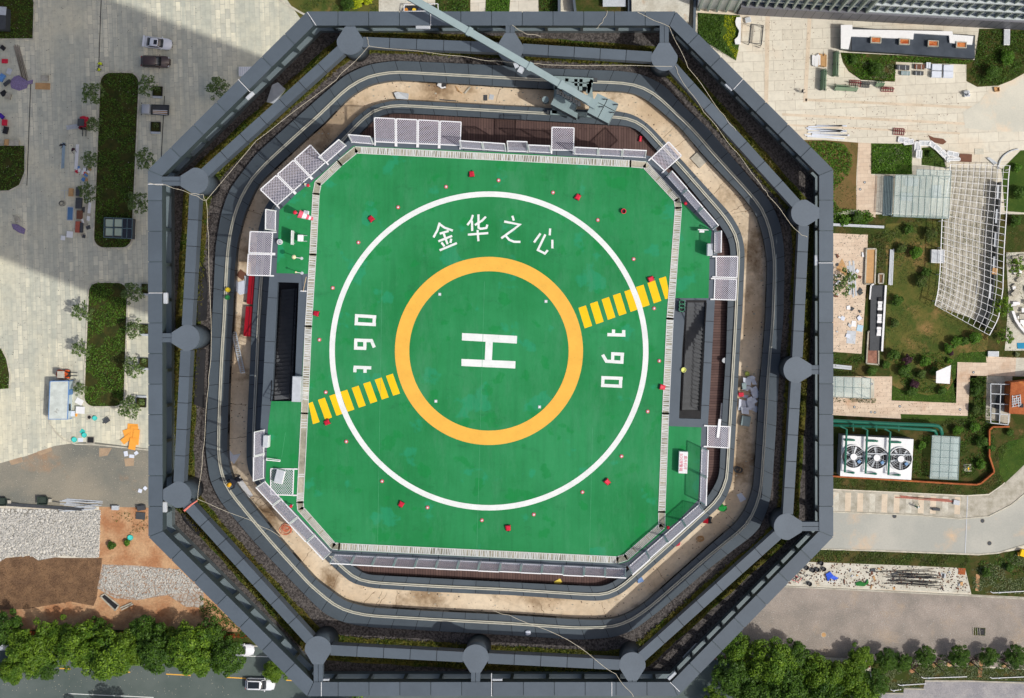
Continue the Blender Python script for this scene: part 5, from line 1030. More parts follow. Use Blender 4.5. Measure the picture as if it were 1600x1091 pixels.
c = P(1005, 216, ZW); t = thing('fire_extinguisher', 'red extinguisher on the brown deck at the top right', 'fire extinguisher', (0, 0, 0)); MB().tube([(-.18, 0, .09), (.15, 0, .09)], .09, 12).build('cylinder', M['red'], t); MB().tube([(.15, 0, .09), (.24, 0, .09)], .035, 8).build('valve', M['black'], t); place(t, 1000.5, 217, ZW, 80)
def coil(px, py, z, r, label, m, n=4):
    mb = MB(); c = P(px, py, z)
    for k in range(n): rr = r * (1 - k * .12); ox, oy = R.uniform(-.1, .1), R.uniform(-.1, .1); mb.tube([(c.x + ox + rr * math.cos(q * .63), c.y + oy + rr * math.sin(q * .63) * .8, z + .03 + k * .02) for q in range(11)], .02, 5)
    return one('cable_coil', mb, m, label, 'cable')
coil(447, 826, ZS, .36, 'tangled orange cable on the lower left track', plain('orange_cable', lin(222, 130, 96), .6, .1, 3), 6); coil(1096, 842, ZS, .2, 'small brown coil on the lower right track', M['tan_board']); coil(1153, 733, ZS, .22, 'dark coil on the right track below the litter', M['darkgrey'])
# litter heap on the right track: every sheet its own thing
lr = random.Random(5)
for i in range(20):
    x, y = lr.uniform(1156, 1182), lr.uniform(590, 645); w_, h_2 = lr.uniform(6, 14), lr.uniform(6, 13); pts = [(px_ + lr.uniform(-2, 2), py_ + lr.uniform(-2, 2)) for px_, py_ in rect(x, y, w_, h_2, lr.uniform(0, 90))]
    sheet(pts, ZS + .02 * i, 'torn white sheet in the litter heap on the right track', 'paper', 'torn_sheet', 'litter', 'torn sheets in the litter heap', .01, .05)
cabinet(1164.5, 657.5, .55, .6, .35, 'pale grey metal box below the litter heap', -10, 'crane', ZS, False); cabinet(1157.5, 616.5, .32, .26, .2, 'small red box in the litter heap', 3, 'red', ZS + .3, False); cabinet(1162, 603, .25, .38, .3, 'small blue grey canister in the litter heap', 8, 'crane', ZS + .3, False)
mb = MB(); c0 = P(1127, 655, ZS); px_seg(mb, (1128, 630), (1126, 655), ZW + .3, .1, .08); px_seg(mb, (1125, 655), (1121.5, 684), ZD + .12, .16, .06); one('pole', mb, M['white'], 'white pole lying over the open net, right side', 'pole')
t = thing('stool', 'round wire stool on the brown deck right of the stair', 'stool', (0, 0, 0)); MB().cyl((0, 0, .4), .16, .03, 16).build('seat', M['galv'], t)
for k in range(4): MB().tube([(.12 * math.cos(k * 1.57), .12 * math.sin(k * 1.57), .4), (.17 * math.cos(k * 1.57), .17 * math.sin(k * 1.57), 0)], .015, 6).build('leg', M['galv'], t)
place(t, 1131.5, 563, ZW)
# black plastic over the grass, bundles in the outer channel
for px, lb in (([(313, 408), (322, 420), (325, 450), (323, 500), (309, 503), (310, 470), (312, 435)], 'black plastic sheet over the left roof grass, upper one'), ([(308, 546), (322, 546), (319, 600), (320, 638), (304, 632), (304, 590)], 'black plastic sheet over the left roof grass, lower one'), ([(283, 800), (290, 803), (315, 830), (310, 838), (288, 815)], 'black plastic strip under the lower left beam')): sheet(px, ZG + .06, lb, 'black', 'plastic_sheet', 'plastic sheet', None, .02, .12)
for px, lb in (([(427, 134), (436, 130), (447, 140), (430, 163), (417, 160)], 'silver foil bundle in the upper left channel'),): sheet(px, ZG + .05, lb, 'galv', 'foil_bundle', 'foil', None, .1, .3)
for (a_, b_), lb in ((((423, 978), (445, 1001)), 'white metal grille lying in the lower left channel'), (((1070, 1030), (1091, 1008)), 'white metal grille lying in the lower right channel')):
    A2, B2 = P(*a_, ZG + .3), P(*b_, ZG + .3); t_ = (B2 - A2).normalized(); n_ = Vector((-t_.y, t_.x, 0)); mb = MB()
    for o in (-.16, .16): mb.seg(A2 + n_ * o, B2 + n_ * o, .05, .05)
    for k in range(12): c = A2.lerp(B2, k / 11); mb.seg(c - n_ * .16, c + n_ * .16, .025, .03)
    one('grille', mb, M['galv'], lb, 'grille')
mb = MB(); c = P(826, 989, ZB)
for k in range(4): mb.ball((c.x + R.uniform(-.18, .18), c.y + R.uniform(-.12, .12), ZB + .07), (.13, .1, .08), 8, 6)
one('rag', mb, M['paper'], 'crumpled white rag on the bottom outer walkway', 'rag')
mb = MB(); a_, b_ = P(288, 798, ZT), P(309, 782, ZT); mb.tube([a_ + Vector((0, 0, .06)), a_.lerp(b_, .5) + Vector((.03, .06, .07)), b_ + Vector((0, 0, .06))], [.07, .05, .03], 8); one('sling', mb, plain('salmon_sling', lin(230, 130, 112), .7, .1, 3), 'salmon pink lifting sling tied at the lower left column cap', 'sling')
# ------------------------------------------------------------------ VEHICLES AND PEOPLE
def rr_ring(x0, x1, w, z, rf, rb, n=6):       # rounded rectangle outline, front towards +x
    pts = []
    for cx, cy, r, a0 in ((x1 - rf, w / 2 - rf, rf, 0), (x0 + rb, w / 2 - rb, rb, 90), (x0 + rb, -w / 2 + rb, rb, 180), (x1 - rf, -w / 2 + rf, rf, 270)):
        for k in range(n + 1): a = math.radians(a0 + 90 * k / n); pts.append((cx + r * math.cos(a), cy + r * math.sin(a), z))
    return pts
def carpaint(name, c):
    m = plain(name, c, .28, .03, 1.5, spec=.6); m.node_tree.nodes['Principled BSDF'].inputs['Coat Weight'].default_value = .6; return m
def car(label, cat, L, W, H, paint, suv=False, roof=None, sunroof=False, wing=False, pano=False):
    t = thing('parked_car' if cat != 'suv' else 'suv', label, 'car', (0, 0, 0)); h = L / 2; zb = .62 * H if not suv else .6 * H
    MB().loft([rr_ring(-h + .08, h - .1, W - .16, .22, .55, .35), rr_ring(-h, h, W, .42, .78, .5), rr_ring(-h + .02, h - .06, W - .02, zb * .86, .82, .52), rr_ring(-h + .1, h - .22, W - .16, zb, .8, .5)]).build('body', paint, t, True)
    xr, xf = (-h + .22 if suv else -h + .55), h - 1.35; cr, cf = (-h + .5 if suv else -h + 1.2), h - 2.15
    gh = MB().loft([rr_ring(xr, xf, W - .2, zb - .01, .4, .3), rr_ring((xr + cr) / 2, (xf + cf) / 2, W - .32, (zb + H) / 2, .36, .28), rr_ring(cr, cf, W - .5, H - .03, .3, .24)]).build('glasshouse', M['carglass'], t, True)
    rf = MB().loft([rr_ring(cr - .05, cf + .06, W - .46, H - .05, .28, .24), rr_ring(cr + .02, cf - .02, W - .56, H, .26, .22)]).build('roof', roof or paint, t, True)
    if sunroof: MB().box(((cr + cf) / 2 + .25, 0, H - .005), (.55, .72, .012)).build('sunroof', M['carglass'], rf)
    if pano: MB().box(((cr + cf) / 2 - .05, 0, H - .005), ((cf - cr) * .86, W - .86, .014)).build('panorama_roof', M['carglass'], rf)
    if roof:
        for s in (-1, 1): MB().seg((cr, s * (W / 2 - .27), H + .02), (cf, s * (W / 2 - .27), H + .02), .06, .05).build('roof_rail', paint, rf)
    for s in (-1, 1):
        MB().seg((cf + .02, s * (W / 2 - .27), H - .04), (xf - .02, s * (W / 2 - .13), zb + .02), .07, .04).build('pillar', paint, t); MB().seg((cr, s * (W / 2 - .27), H - .04), (xr + .02, s * (W / 2 - .14), zb + .02), .1, .04).build('pillar', paint, t)
        MB().bbox((xf - .25, s * (W / 2 + .07), zb - .02), (.14, .22, .15), 0, .03).build('mirror', paint, t)
        MB().bbox((h - .3, s * (W / 2 - .36), zb * .74), (.26, .36, .12), s * -.4, .03).build('headlight', plain('headlight', (.7, .72, .74, 1), .15, .05, 3), t); MB().bbox((-h + .1, s * (W / 2 - .3), zb * .78), (.16, .34, .14), 0, .03).build('tail_light', M['deepred'], t)
        for x in (h - .85, -h + .8):
            wmb = MB(); wmb.tube([(x, s * (W / 2 - .2), .33), (x, s * (W / 2 - .01), .33)], .33, 18); wh = wmb.build('wheel', M['black'], t); r2 = MB(); r2.tube([(x, s * (W / 2 - .02), .33), (x, s * (W / 2 + .005), .33)], .2, 14); r2.build('rim', M['galv'], wh)
    MB().box((h - .04, 0, .36), (.06, W * .5, .2)).build('grille', M['black'], t)
    if wing: MB().box((-h + .12, 0, H * .82), (.34, W * .98, .05)).build('wing', paint, t); [MB().box((-h + .2, s * .5, H * .6), (.1, .06, H * .23)).build('wing_post', paint, t) for s in (-1, 1)]
    return t
white_p = carpaint('white_car_paint', (.75, .76, .78, 1)); brown_p = carpaint('brown_car_paint', lin(72, 52, 44)); silver_p = carpaint('silver_car_paint', (.42, .44, .46, 1))
place(car('white sedan with a rear wing and sunroof parked on the shaded plaza', 'sedan', 4.55, 1.8, 1.42, white_p, False, None, True, True), 248.5, 68.5, 0, -7)
place(car('dark brown suv parked beside the white sedan', 'suv', 4.65, 1.86, 1.68, brown_p, True), 245, 97.5, 0, -2)
place(car('white suv with a black roof driving on the street at the bottom', 'suv', 4.75, 1.9, 1.66, white_p, True, None, False, False, True), 408, 1067.5, 0, -1.5)
place(car('white car parked under the street tree by the tower corner', 'sedan', 4.5, 1.8, 1.45, white_p), 377, 1014, 0, -1.5)
for x, y, lb in ((86, 996, 'silver white car parked under the street trees, second from the left corner'), (-6, 1006, 'silver white car half out of the picture under the trees at far left'), (206, 1006, 'silver car hidden under the street trees in the middle of the left row'), (272, 1009, 'silver car peeping out between two bushy street trees, left row')): place(car(lb, 'sedan', 4.5, 1.8, 1.45, silver_p), x, y, 0, -1.5)
# little flatbed truck
t = thing('flatbed_truck', 'small silver flatbed truck loaded with boards between two planter boxes', 'truck', (0, 0, 0))
MB().loft([rr_ring(-2.2, -.75, 1.55, .35, .1, .2), rr_ring(-2.22, -.72, 1.6, .95, .1, .25), rr_ring(-1.95, -.75, 1.45, 1.72, .1, .2), rr_ring(-1.9, -.8, 1.38, 1.78, .1, .2)]).build('cab', silver_p, t, True)
MB().plate((-2.2, -.68, 1.0), (-2.2, .68, 1.0), (-1.99, .62, 1.62), (-1.99, -.62, 1.62), -.03).build('windscreen', M['carglass'], t); MB().box((.75, 0, .55), (2.75, 1.6, .12)).build('bed', M['darkgrey'], t)
for a_ in ((.75, .78, 2.75, .05), (.75, -.78, 2.75, .05), (2.1, 0, .05, 1.55), (-.6, 0, .05, 1.55)): MB().box((a_[0], a_[1], .67), (a_[2], a_[3], .36)).build('side_board', M['darkgrey'], t)
for k in range(5): MB().seg((-.4, -.62 + k * .13, .8 + k * .012), (1.9, -.7 + k * .15, .8), .1, .05).build('plank', M['tan_board' if k % 2 else 'white'], t)
for x in (-1.5, 1.3):
    for s in (-.62, .62): m_ = MB(); m_.tube([(x, s, .3), (x, s * 1.25, .3)], .3, 16); m_.build('wheel', M['black'], t)
for s in (-.9, .9): MB().bbox((-2.1, s, 1.1), (.1, .2, .22)).build('mirror', M['black'], t)
place(t, 245, 172.5, 0, -2)
def forklift(label, c, cabc, deg, px, py):
    t = thing('forklift', label, 'forklift', (0, 0, 0)); MB().loft([rr_ring(-1.35, -.4, 1.15, .3, .1, .45), rr_ring(-1.4, -.4, 1.2, .75, .1, .5), rr_ring(-1.3, -.4, 1.1, 1.05, .1, .45)]).build('counterweight', c, t, True); MB().bbox((-.1, 0, .35), (.9, .95, .55)).build('body', c, t); MB().bbox((-.35, 0, .9), (.45, .5, .5)).build('seat', M['black'], t)
    for x in (-.75, .35):
        for s in (-.45, .45): MB().tube([(x, s, .8), (x * .85 - .05, s, 2.05)], .04, 6).build('guard_post', M['black'], t)
    MB().bbox((-.25, 0, 2.05), (1.15, 1.05, .07)).build('overhead_guard', cabc, t)
    for s in (-.3, .3): MB().box((.62, s, .15), (.14, .1, 2.1)).build('mast', M['black'], t); MB().seg((.7, s * .9, .12), (1.75, s * .9, .12), .12, .06).build('fork', M['darkgrey'], t)
    MB().box((.72, 0, .2), (.06, .95, .5)).build('carriage', M['black'], t)
    for x, r_ in ((.35, .34), (-.95, .27)):
        for s in (-1, 1): m_ = MB(); m_.tube([(x, s * .42, r_), (x, s * .66, r_)], r_, 16); wh = m_.build('wheel', M['black'], t); m2 = MB(); m2.tube([(x, s * .6, r_), (x, s * .68, r_)], r_ * .6, 12); m2.build('rim', c, wh); MB().box((x, s * .55, r_ * 2), (.7, .26, .05)).build('mudguard', c, t)
    return place(t, px, py, 0, deg)
forklift('red forklift with black mast on the shaded plaza, forks toward the viewer', M['red'], M['darkgrey'], -92, 132.5, 196)
forklift('orange forklift with a grey roof beside the blue site cabin', plain('orange_machine_paint', lin(222, 96, 44), .5, .1, 3), M['conc'], -1, 104, 584.5)
# workers (one continuous skinned body each, with helmet and vest as parts)
def person(label, px, py, z, deg, shirt, vest=None, helmet=None, bend=0.0, arms=.35):
    t = thing('person', label, 'person', (0, 0, 0)); b = bend; fx = lambda z_: b * max(0, z_ - .9)
    J = {'pel': (0, 0, .95), 'sp': (fx(1.2), 0, 1.18), 'ch': (fx(1.42), 0, 1.38 - b * .12), 'nk': (fx(1.52), 0, 1.5 - b * .18), 'hd': (fx(1.62) + .02, 0, 1.64 - b * .22), 'tp': (fx(1.7) + .02, 0, 1.74 - b * .25)}
    ed = [('pel', 'sp'), ('sp', 'ch'), ('ch', 'nk'), ('nk', 'hd'), ('hd', 'tp')]; rad = {'pel': .14, 'sp': .13, 'ch': .16, 'nk': .06, 'hd': .1, 'tp': .07}
    for s, n in ((1, 'l'), (-1, 'r')):
        J[n + 'hip'] = (0, .1 * s, .88); J[n + 'kn'] = (.05 + b * .1, .12 * s, .48); J[n + 'an'] = (-.02, .13 * s, .08); J[n + 'to'] = (.16, .14 * s, .04)
        cz = J['ch'][2]; J[n + 'sh'] = (fx(1.42), .2 * s, cz + .02); J[n + 'el'] = (fx(1.42) + .1 + arms * .2, .29 * s, cz - .27); J[n + 'wr'] = (fx(1.42) + .25 + arms * .3, .24 * s, cz - .42)
        ed += [('pel', n + 'hip'), (n + 'hip', n + 'kn'), (n + 'kn', n + 'an'), (n + 'an', n + 'to'), ('ch', n + 'sh'), (n + 'sh', n + 'el'), (n + 'el', n + 'wr')]
        rad.update({n + 'hip': .1, n + 'kn': .065, n + 'an': .045, n + 'to': .04, n + 'sh': .075, n + 'el': .048, n + 'wr': .034})
        wx, wy, wz = J[n + 'wr']; J[n + 'pm'] = (wx + .08, wy, wz - .03); ed.append((n + 'wr', n + 'pm')); rad[n + 'pm'] = .036
        for k in range(4): J[n + 'f%d' % k] = (wx + .16 + (.012 if k in (1, 2) else 0), wy + (-.03 + .02 * k), wz - .06); ed.append((n + 'pm', n + 'f%d' % k)); rad[n + 'f%d' % k] = .009
        J[n + 'th'] = (wx + .1, wy - .055 * s, wz - .03); ed.append((n + 'pm', n + 'th')); rad[n + 'th'] = .01
    keys = list(J); me = bpy.data.meshes.new('body'); me.from_pydata([J[k] for k in keys], [(keys.index(a), keys.index(c)) for a, c in ed], []); me.materials.append(shirt)
    o = bpy.data.objects.new('body', me); COL.objects.link(o); o.parent = t; md = o.modifiers.new('skin', 'SKIN'); 
    for i, k in enumerate(keys): me.skin_vertices[0].data[i].radius = (rad[k], rad[k])
    me.skin_vertices[0].data[0].use_root = True; o.modifiers.new('sub', 'SUBSURF').render_levels = 1
    hx, _, hz = J['hd']; skin = plain('skin', (.45, .28, .2, 1), .6, .05, 3); mb = MB(); mb.ball((hx + .035, 0, hz - .01), (.08, .078, .105), 12, 10); mb.ball((hx + .118, 0, hz - .02), (.02, .014, .02), 6, 5); mb.ball((hx, .085, hz - .01), (.02, .012, .03), 6, 5); mb.ball((hx, -.085, hz - .01), (.02, .012, .03), 6, 5); f_ = mb.build('face', skin, t, True)
    for s in (-1, 1): MB().ball((hx + .105, s * .032, hz + .012), .012, 6, 5).build('eye', M['black'], f_)
    MB().box((hx + .105, 0, hz - .062), (.02, .045, .01)).build('mouth', M['deepred'], f_)
    if helmet: mb = MB(); mb.ball((hx + .01, 0, hz + .06), (.135, .12, .1), 14, 8); mb.cyl((hx + .05, 0, hz + .055), .135, .015, 16); mb.build('helmet', helmet, t, True)
    else: MB().ball((hx, 0, hz + .04), (.112, .105, .1), 12, 8).build('hair', M['black'], t, True)
    if vest: cx_ = fx(1.35); MB().loft([[(cx_ * f2 + .19 * math.cos(a) , .24 * math.sin(a), zz - b * .1) for a in [2 * math.pi * k / 14 for k in range(14)]] for f2, zz in ((.3, 1.0), (.7, 1.22), (1, 1.42))] + [[(fx(1.45) + .1 * math.cos(a), .19 * math.sin(a), 1.49 - b * .16) for a in [2 * math.pi * k / 14 for k in range(14)]]]).build('vest', vest, t, True)
    return place(t, px, py, z, deg)
hv = plain('hi_vis_yellow', lin(214, 230, 40), .7, .06, 3); dkc = plain('dark_clothes', lin(44, 46, 56), .8, .15, 4); grn = plain('green_jacket', lin(40, 120, 80), .8, .1, 4); yh = plain('yellow_helmet', lin(240, 178, 40), .35, .05, 3); wh_ = plain('white_helmet', (.75, .75, .75, 1), .35, .05, 3)
person('worker in a bright yellow vest standing above the upper planting island', 161, 101, 0, 200, dkc, hv, hv, .25); person('worker in a yellow green vest just below the other by the island kerb', 158, 110.5, 0, 150, dkc, hv, None, .1)
person('worker in dark clothes bending over the long steel channels', 103, 226, 0, 215, dkc, None, None, .7); person('worker in dark red brown clothes crouching at the white channel', 116, 233, 0, -60, plain('maroon_clothes', lin(78, 44, 52), .8, .1, 4), None, None, .6)
person('worker with a yellow helmet bending over the white table on the left track', 377, 746, ZS, 215, dkc, None, yh, .6); person('worker in a green jacket walking on the pavement below the cooling plant', 1432, 792, 0, 100, grn, None, wh_, .1)
person('lone worker in dark clothes walking on the open tan plaza', 1252, 144, 0, 10, dkc, None, None, .05)
person('worker standing on the plaza by the white boxes at upper right', 1509, 149, 0, 20, plain('pale_clothes', lin(170, 176, 190), .8, .1, 4), None, wh_, .15)
M['dust_patch'] = two('dusty_patch', lin(184, 158, 128), lin(164, 142, 118), .6, .4, .6, .9, .2, 4, .2)
# ------------------------------------------------------------------ LEFT PLAZA THINGS
blue = plain('blue_trim', lin(92, 140, 196), .5, .08, 2); roofw = two('stained_white_roof', lin(214, 220, 212), lin(196, 202, 194), .7, .4, .6, .6, .1, 4, .1, c3=lin(150, 148, 136), scale3=.9, lo3=.62, hi3=.72)
cab = thing('site_cabin', 'blue trimmed white site cabin beside the orange forklift', 'cabin', P(92, 625, 0)); rz = 2.25
cq = [(79, 597), (107, 596.5), (105, 654), (76.5, 654)]; q = PL(cq, rz); MB().prism([(x * 1, y) for x, y in q], 0, rz - .06).build('wall', plain('cabin_wall', lin(190, 208, 216), .5, .06, 2), cab)
ccx, ccy = sum(p[0] for p in q) / 4, sum(p[1] for p in q) / 4; grow_q = lambda k: [(ccx + (x - ccx) * k, ccy + (y - ccy) * k) for x, y in q]
ro = MB().prism(grow_q(1.03), rz - .05, rz + .05).build('roof', roofw, cab); mb = MB()
for k in range(18): a_, b_ = Vector(grow_q(1.02)[0]).lerp(Vector(grow_q(1.02)[3]), (k + .5) / 18), Vector(grow_q(1.02)[1]).lerp(Vector(grow_q(1.02)[2]), (k + .5) / 18); mb.seg((*a_, rz + .055), (*b_, rz + .055), .05, .02)
mb.build('roof_rib', roofw, ro); mb = MB(); gq = grow_q(1.04)
for i in range(4): mb.seg((*gq[i], rz), (*gq[(i + 1) % 4], rz), .1, .14); mb.seg((*gq[i], 0), (*gq[i], rz), .1, .1)
mb.build('frame', blue, cab); p = Vector(gq[1]).lerp(Vector(gq[2]), .3); MB().box((p.x + .01, p.y, .1), (.05, .85, 1.9)).build('door', blue, cab); p = Vector(gq[1]).lerp(Vector(gq[2]), .7); MB().box((p.x + .01, p.y, .9), (.05, 1.1, .8)).build('window', M['glass'], cab)
orange_b = plain('orange_board', lin(248, 168, 66), .6, .06, 2)
for i, (x, y, w_, h_2, a_) in enumerate([(207, 668, 16, 11, 4), (203, 676, 20, 13, -18), (210, 677, 12, 22, 2), (198, 686, 17, 9, -38), (213, 683, 10, 24, 6), (210, 689, 13, 10, 8), (208, 694, 11, 17, 10)]):
    t = MB(); r4 = PL(rect(x, y, w_, h_2, a_), .1); t.prism(r4, .03 + .06 * i, .08 + .06 * i); one('orange_board', t, orange_b, 'orange board in the loose heap on the pavement by the tower', 'board', 'orange boards heaped on the pavement')
turq = plain('turquoise_plastic', lin(60, 196, 182), .5, .06, 2)
for x, y, r_, lb in ((117, 687, .42, 'turquoise tub at the left of the pavement, white card beside it'), (132.5, 680, .4, 'turquoise tub next to a turquoise board'), (149, 653.5, .38, 'turquoise tub beside the square drain'), (204.5, 840, .45, 'turquoise tub on the orange clay by two bushes')):
    t = thing('tub', lb, 'tub', (0, 0, 0)); MB().bowl((0, 0, 0), r_, .35, 20).build('tub_wall', turq, t); MB().cyl((0, 0, .06), r_ * .84, .2, 20).build('water', plain('tub_water', lin(84, 210, 200), .2, .08, 2), t); place(t, x, y, 0)
sheet(rect(129, 674.5, 7, 7, 35), 0, 'turquoise board beside the middle tub', turq); sheet(rect(126, 687.5, 8, 6, 0), .01, 'white card between turquoise tub and dark grate', 'paper')
for x, y, w_, h_2, lb in ((139.5, 652, 6.5, 6.5, 'square drain with a black hole beside the turquoise tub'), (141.5, 687.5, 11, 10, 'dark square grate at the pavement edge')):
    t = thing('drain', lb, 'drain', P(x, y, 0)); MB().prism(PL(rect(x, y, w_ + 2, h_2 + 2, 2)), 0, .025).build('frame', M['conc'], t); c = P(x, y, 0)
    if w_ < 8: MB().cyl((c.x, c.y, .02), .28, .012, 18).build('cover', M['black'], t)
    else:
        m_ = MB().prism(PL(rect(x, y, w_ - 1, h_2 - 1, 2)), .02, .035).build('cover', M['black'], t)
sheet(rect(124, 627.5, 12, 9, 28), .1, 'white board leaning at the corner of the lower island', 'white'); sheet(rect(125.5, 641, 14, 11, 3), .6, 'white table top beside the site cabin', 'white', 'table_top', 'table'); sheet(rect(114, 646.5, 6, 8, 3), .5, 'small cream board at the cabin corner', 'paper'); sheet(rect(119.5, 648, 3, 6, 5), .3, 'narrow orange board at the cabin corner', orange_b)
t = thing('wheelbarrow', 'dark grey wheelbarrow tipped on the pavement near the orange boards', 'wheelbarrow', (0, 0, 0)); MB().loft([[(-.3, -.22, .2), (.3, -.26, .2), (.3, .26, .2), (-.3, .22, .2)], [(-.45, -.32, .55), (.5, -.36, .5), (.5, .36, .5), (-.45, .32, .55)]]).build('tray', M['darkgrey'], t)
for s in (-.25, .25): MB().tube([(-.5, s * .6, .25), (.4, s, .35), (1.0, s, .55)], .025, 6).build('handle', M['galv'], t)
mb = MB(); mb.tube([(-.6, -.05, .2), (-.6, .05, .2)], .2, 14); mb.build('wheel', M['black'], t); place(t, 168, 657, 0, 35)
# planter boxes
for x, y, z_s, lb in ((247, 143, 1, 'black planter box between the brown suv and the flatbed truck'), (244, 198.5, 1, 'black planter box below the flatbed truck'), (229.5, 451, 1, 'planter box at the tower rim, top of the lower island'), (228, 514, 1, 'planter box at the tower rim, middle of the lower island'), (226, 567, 1, 'planter box at the tower rim, second from the bottom'), (221.5, 629, -1, 'planter box at the tower rim above the orange boards')):
    t = thing('planter_box', lb, 'planter', (0, 0, 0), 'planter boxes with granite seats'); s = .75
    MB().ringstrip([(-s, -s), (s, -s), (s, s), (-s, s)], [(-s + .06, -s + .06), (s - .06, -s + .06), (s - .06, s - .06), (-s + .06, s - .06)], 0, .5).build('box', M['black'], t); MB().box((0, 0, 0), (1.4, 1.4, .3)).build('soil', M['island_soil'], t); MB().bbox((0, -.95 * z_s, 0), (1.5, .34, .42)).build('seat', M['galv'], t)
    m_ = MB(); m_.tube([(.1, .1, .2), (.3, .2, .7), (.2, .5, .9)], .02, 5); m_.build('stem', M['bark'], t); pp, dd = blob_points((.1, .2, .6), (.5, .5, .3), 60, .3); leaf_obj('leaves', pp, (0, 0, .6), .2, LM['sapling'], t); place(t, x, y, 0, -2)
# skylight over the underground stair
sk = thing('skylight', 'glass skylight with four cream panes at the bottom of the upper island', 'skylight', P(185, 356, 0)); zz = 1.8
MB().prism(PL([(163, 340), (207, 342), (206, 373.5), (162, 371)], zz), 0, zz - .25).build('base', M['darkgrey'], sk); pane = plain('cream_glass_pane', lin(168, 182, 160), .15, .1, 1, spec=.6)
for i in range(2):
    for j in range(2): MB().prism(PL(rect(170.5 + 14 * i, 348.5 + 14 * j, 11.5, 11.5, 2), zz), zz - .25, zz - .12).build('pane', pane, sk)
MB().prism(PL([(192.5, 342), (206, 342.5), (205, 372.5), (191.5, 372)], zz), zz - .25, zz - .1).build('pane', M['carglass'], sk); mb = MB()
for a_, b_ in (((163, 340), (207, 342)), ((207, 342), (206, 373)), ((206, 373), (162, 371)), ((162, 371), (163, 340)), ((162.5, 355.5), (206.5, 357.5)), ((177.5, 341), (176.5, 372)), ((191.5, 341.5), (190.5, 372.5)), ((199, 342), (198, 373))): px_seg(mb, a_, b_, zz - .06, .09, .1)
mb.build('frame', plain('skylight_frame', lin(96, 120, 124), .4, .1, 2), sk)
def bundle(a_, b_, n, w_, h_, label, m, jitter=1.2, z=0.0, name='steel_channel', grp=None, cat='steel'):
    t = thing(name + '_bundle', label, cat, P((a_[0] + b_[0]) / 2, (a_[1] + b_[1]) / 2, z), grp); A2, B2 = P(*a_, z), P(*b_, z); d = (B2 - A2).normalized(); nn = Vector((-d.y, d.x, 0))
    for k in range(n):
        o = nn * ((k - (n - 1) / 2) * w_ * 1.1); e0, e1 = d * R.uniform(-jitter, jitter) * .1, d * R.uniform(-jitter, jitter) * .1; MB().seg(A2 + o + e0 + Vector((0, 0, h_ / 2 + .01)), B2 + o + e1 + nn * R.uniform(-.03, .03) * jitter + Vector((0, 0, h_ / 2 + .01)), w_, h_).build(name, m, t)
    return t
bundle((104, 200), (122, 197), 4, .16, .14, 'short steel channels left of the red forklift', M['galv']); bundle((100, 224), (98.5, 263), 3, .14, .12, 'pale blue steel channels with the bending worker at one end', plain('blue_steel', lin(150, 172, 186), .4, .1, 2)); bundle((121.5, 226), (119, 265), 2, .24, .15, 'white steel channels near the crouching worker', M['white'])
bundle((26, 73), (40, 126), 9, .09, .09, 'bundle of dead grey branches lying on purple netting', M['bark_pale'], 4, .05, 'branch', None, 'branches'); bundle((137, 310), (133, 350), 3, .14, .1, 'pale timber lengths along the kerb left of the upper island', M['conc'], 2, 0, 'timber', None, 'timber'); bundle((141, 316), (138, 345), 2, .2, .12, 'white kerb stones along the upper island', M['white'], 1, 0, 'kerb_stone', None, 'stone')
purp = plain('purple_netting', lin(150, 134, 172), .85, .35, 9, fine=.7)
sheet([(16, 128), (22, 120), (30, 118), (44, 127), (52, 125), (51, 131), (44, 132), (42, 138), (30, 142), (18, 138)], .02, 'purple netting under the dead branches, far left', purp, 'netting', 'netting', None, .04, .25); sheet([(19, 350), (28, 351), (40, 358), (38, 366), (31, 364), (21, 358)], .02, 'small purple netting bundle on the shaded plaza', purp, 'netting', 'netting', None, .04, .3); sheet([(20, 336), (28, 338), (34, 347), (24, 348)], .02, 'crumpled clear sack above the purple netting bundle', 'conc', 'sack', 'sack', None, .04, .2)
sheet(rect(70.5, 122.5, 12, 9, 2), .05, 'pale cement pallet on the shaded plaza', 'conc', 'pallet', 'pallet', None, .3); sheet(rect(67, 135, 23, 10, 2), .01, 'faded wooden pallet below the cement pallet', 'tan_board', 'pallet', 'pallet', None, .12)
for i, (x, y, w_, h_2, mk, lb) in enumerate([(124, 300, 7, 13, 'darkgrey', 'upper dark grey crate of the row left of the upper island'), (124.5, 318, 9, 16, 'darkgrey', 'lower dark grey crate of the row left of the upper island'), (125.5, 336, 8, 13, 'brown_board', 'maroon crate below the dark grey crates'), (123, 355, 7, 17, 'tan_red', 'brick red crate at the bottom of the stored row'), (128.5, 356, 4, 15, 'darkgrey', 'thin dark crate beside the brick red crate'), (112, 301, 6, 12, 'tan_board', 'tan timber stack above the blue mattress'), (4, 224, 7, 8, 'conc', 'pale block at the far left, first from the corner lawn'), (12, 223, 6, 9, 'tan_board', 'tan block beside the pale block, far left'), (20, 224, 8, 8, 'conc', 'third pale block in the far left row'), (27.5, 224, 7, 8, 'conc', 'last pale block in the far left row')]):
    m_ = M[mk] if mk in M else plain('brick_red_board', lin(168, 88, 70), .7, .1, 2)
    t = thing('crate', lb, 'crate', P(x, y, 0)); MB().prism(PL(rect(x, y, w_, h_2, 3)), 0, .5).build('body', m_, t); MB().prism(PL(rect(x, y, w_ + .6, h_2 + .6, 3)), .5, .55).build('lid', m_, t)
t = thing('mattress', 'blue panel with a pale border lying on the shaded plaza', 'panel', P(110, 334, 0)); MB().prism(PL(rect(110, 334, 10, 22, 2)), 0, .1).build('border', M['galv'], t); MB().prism(PL(rect(110, 334, 8, 19.5, 2)), .1, .13).build('panel', plain('blue_panel', lin(84, 124, 164), .5, .08, 2), t)
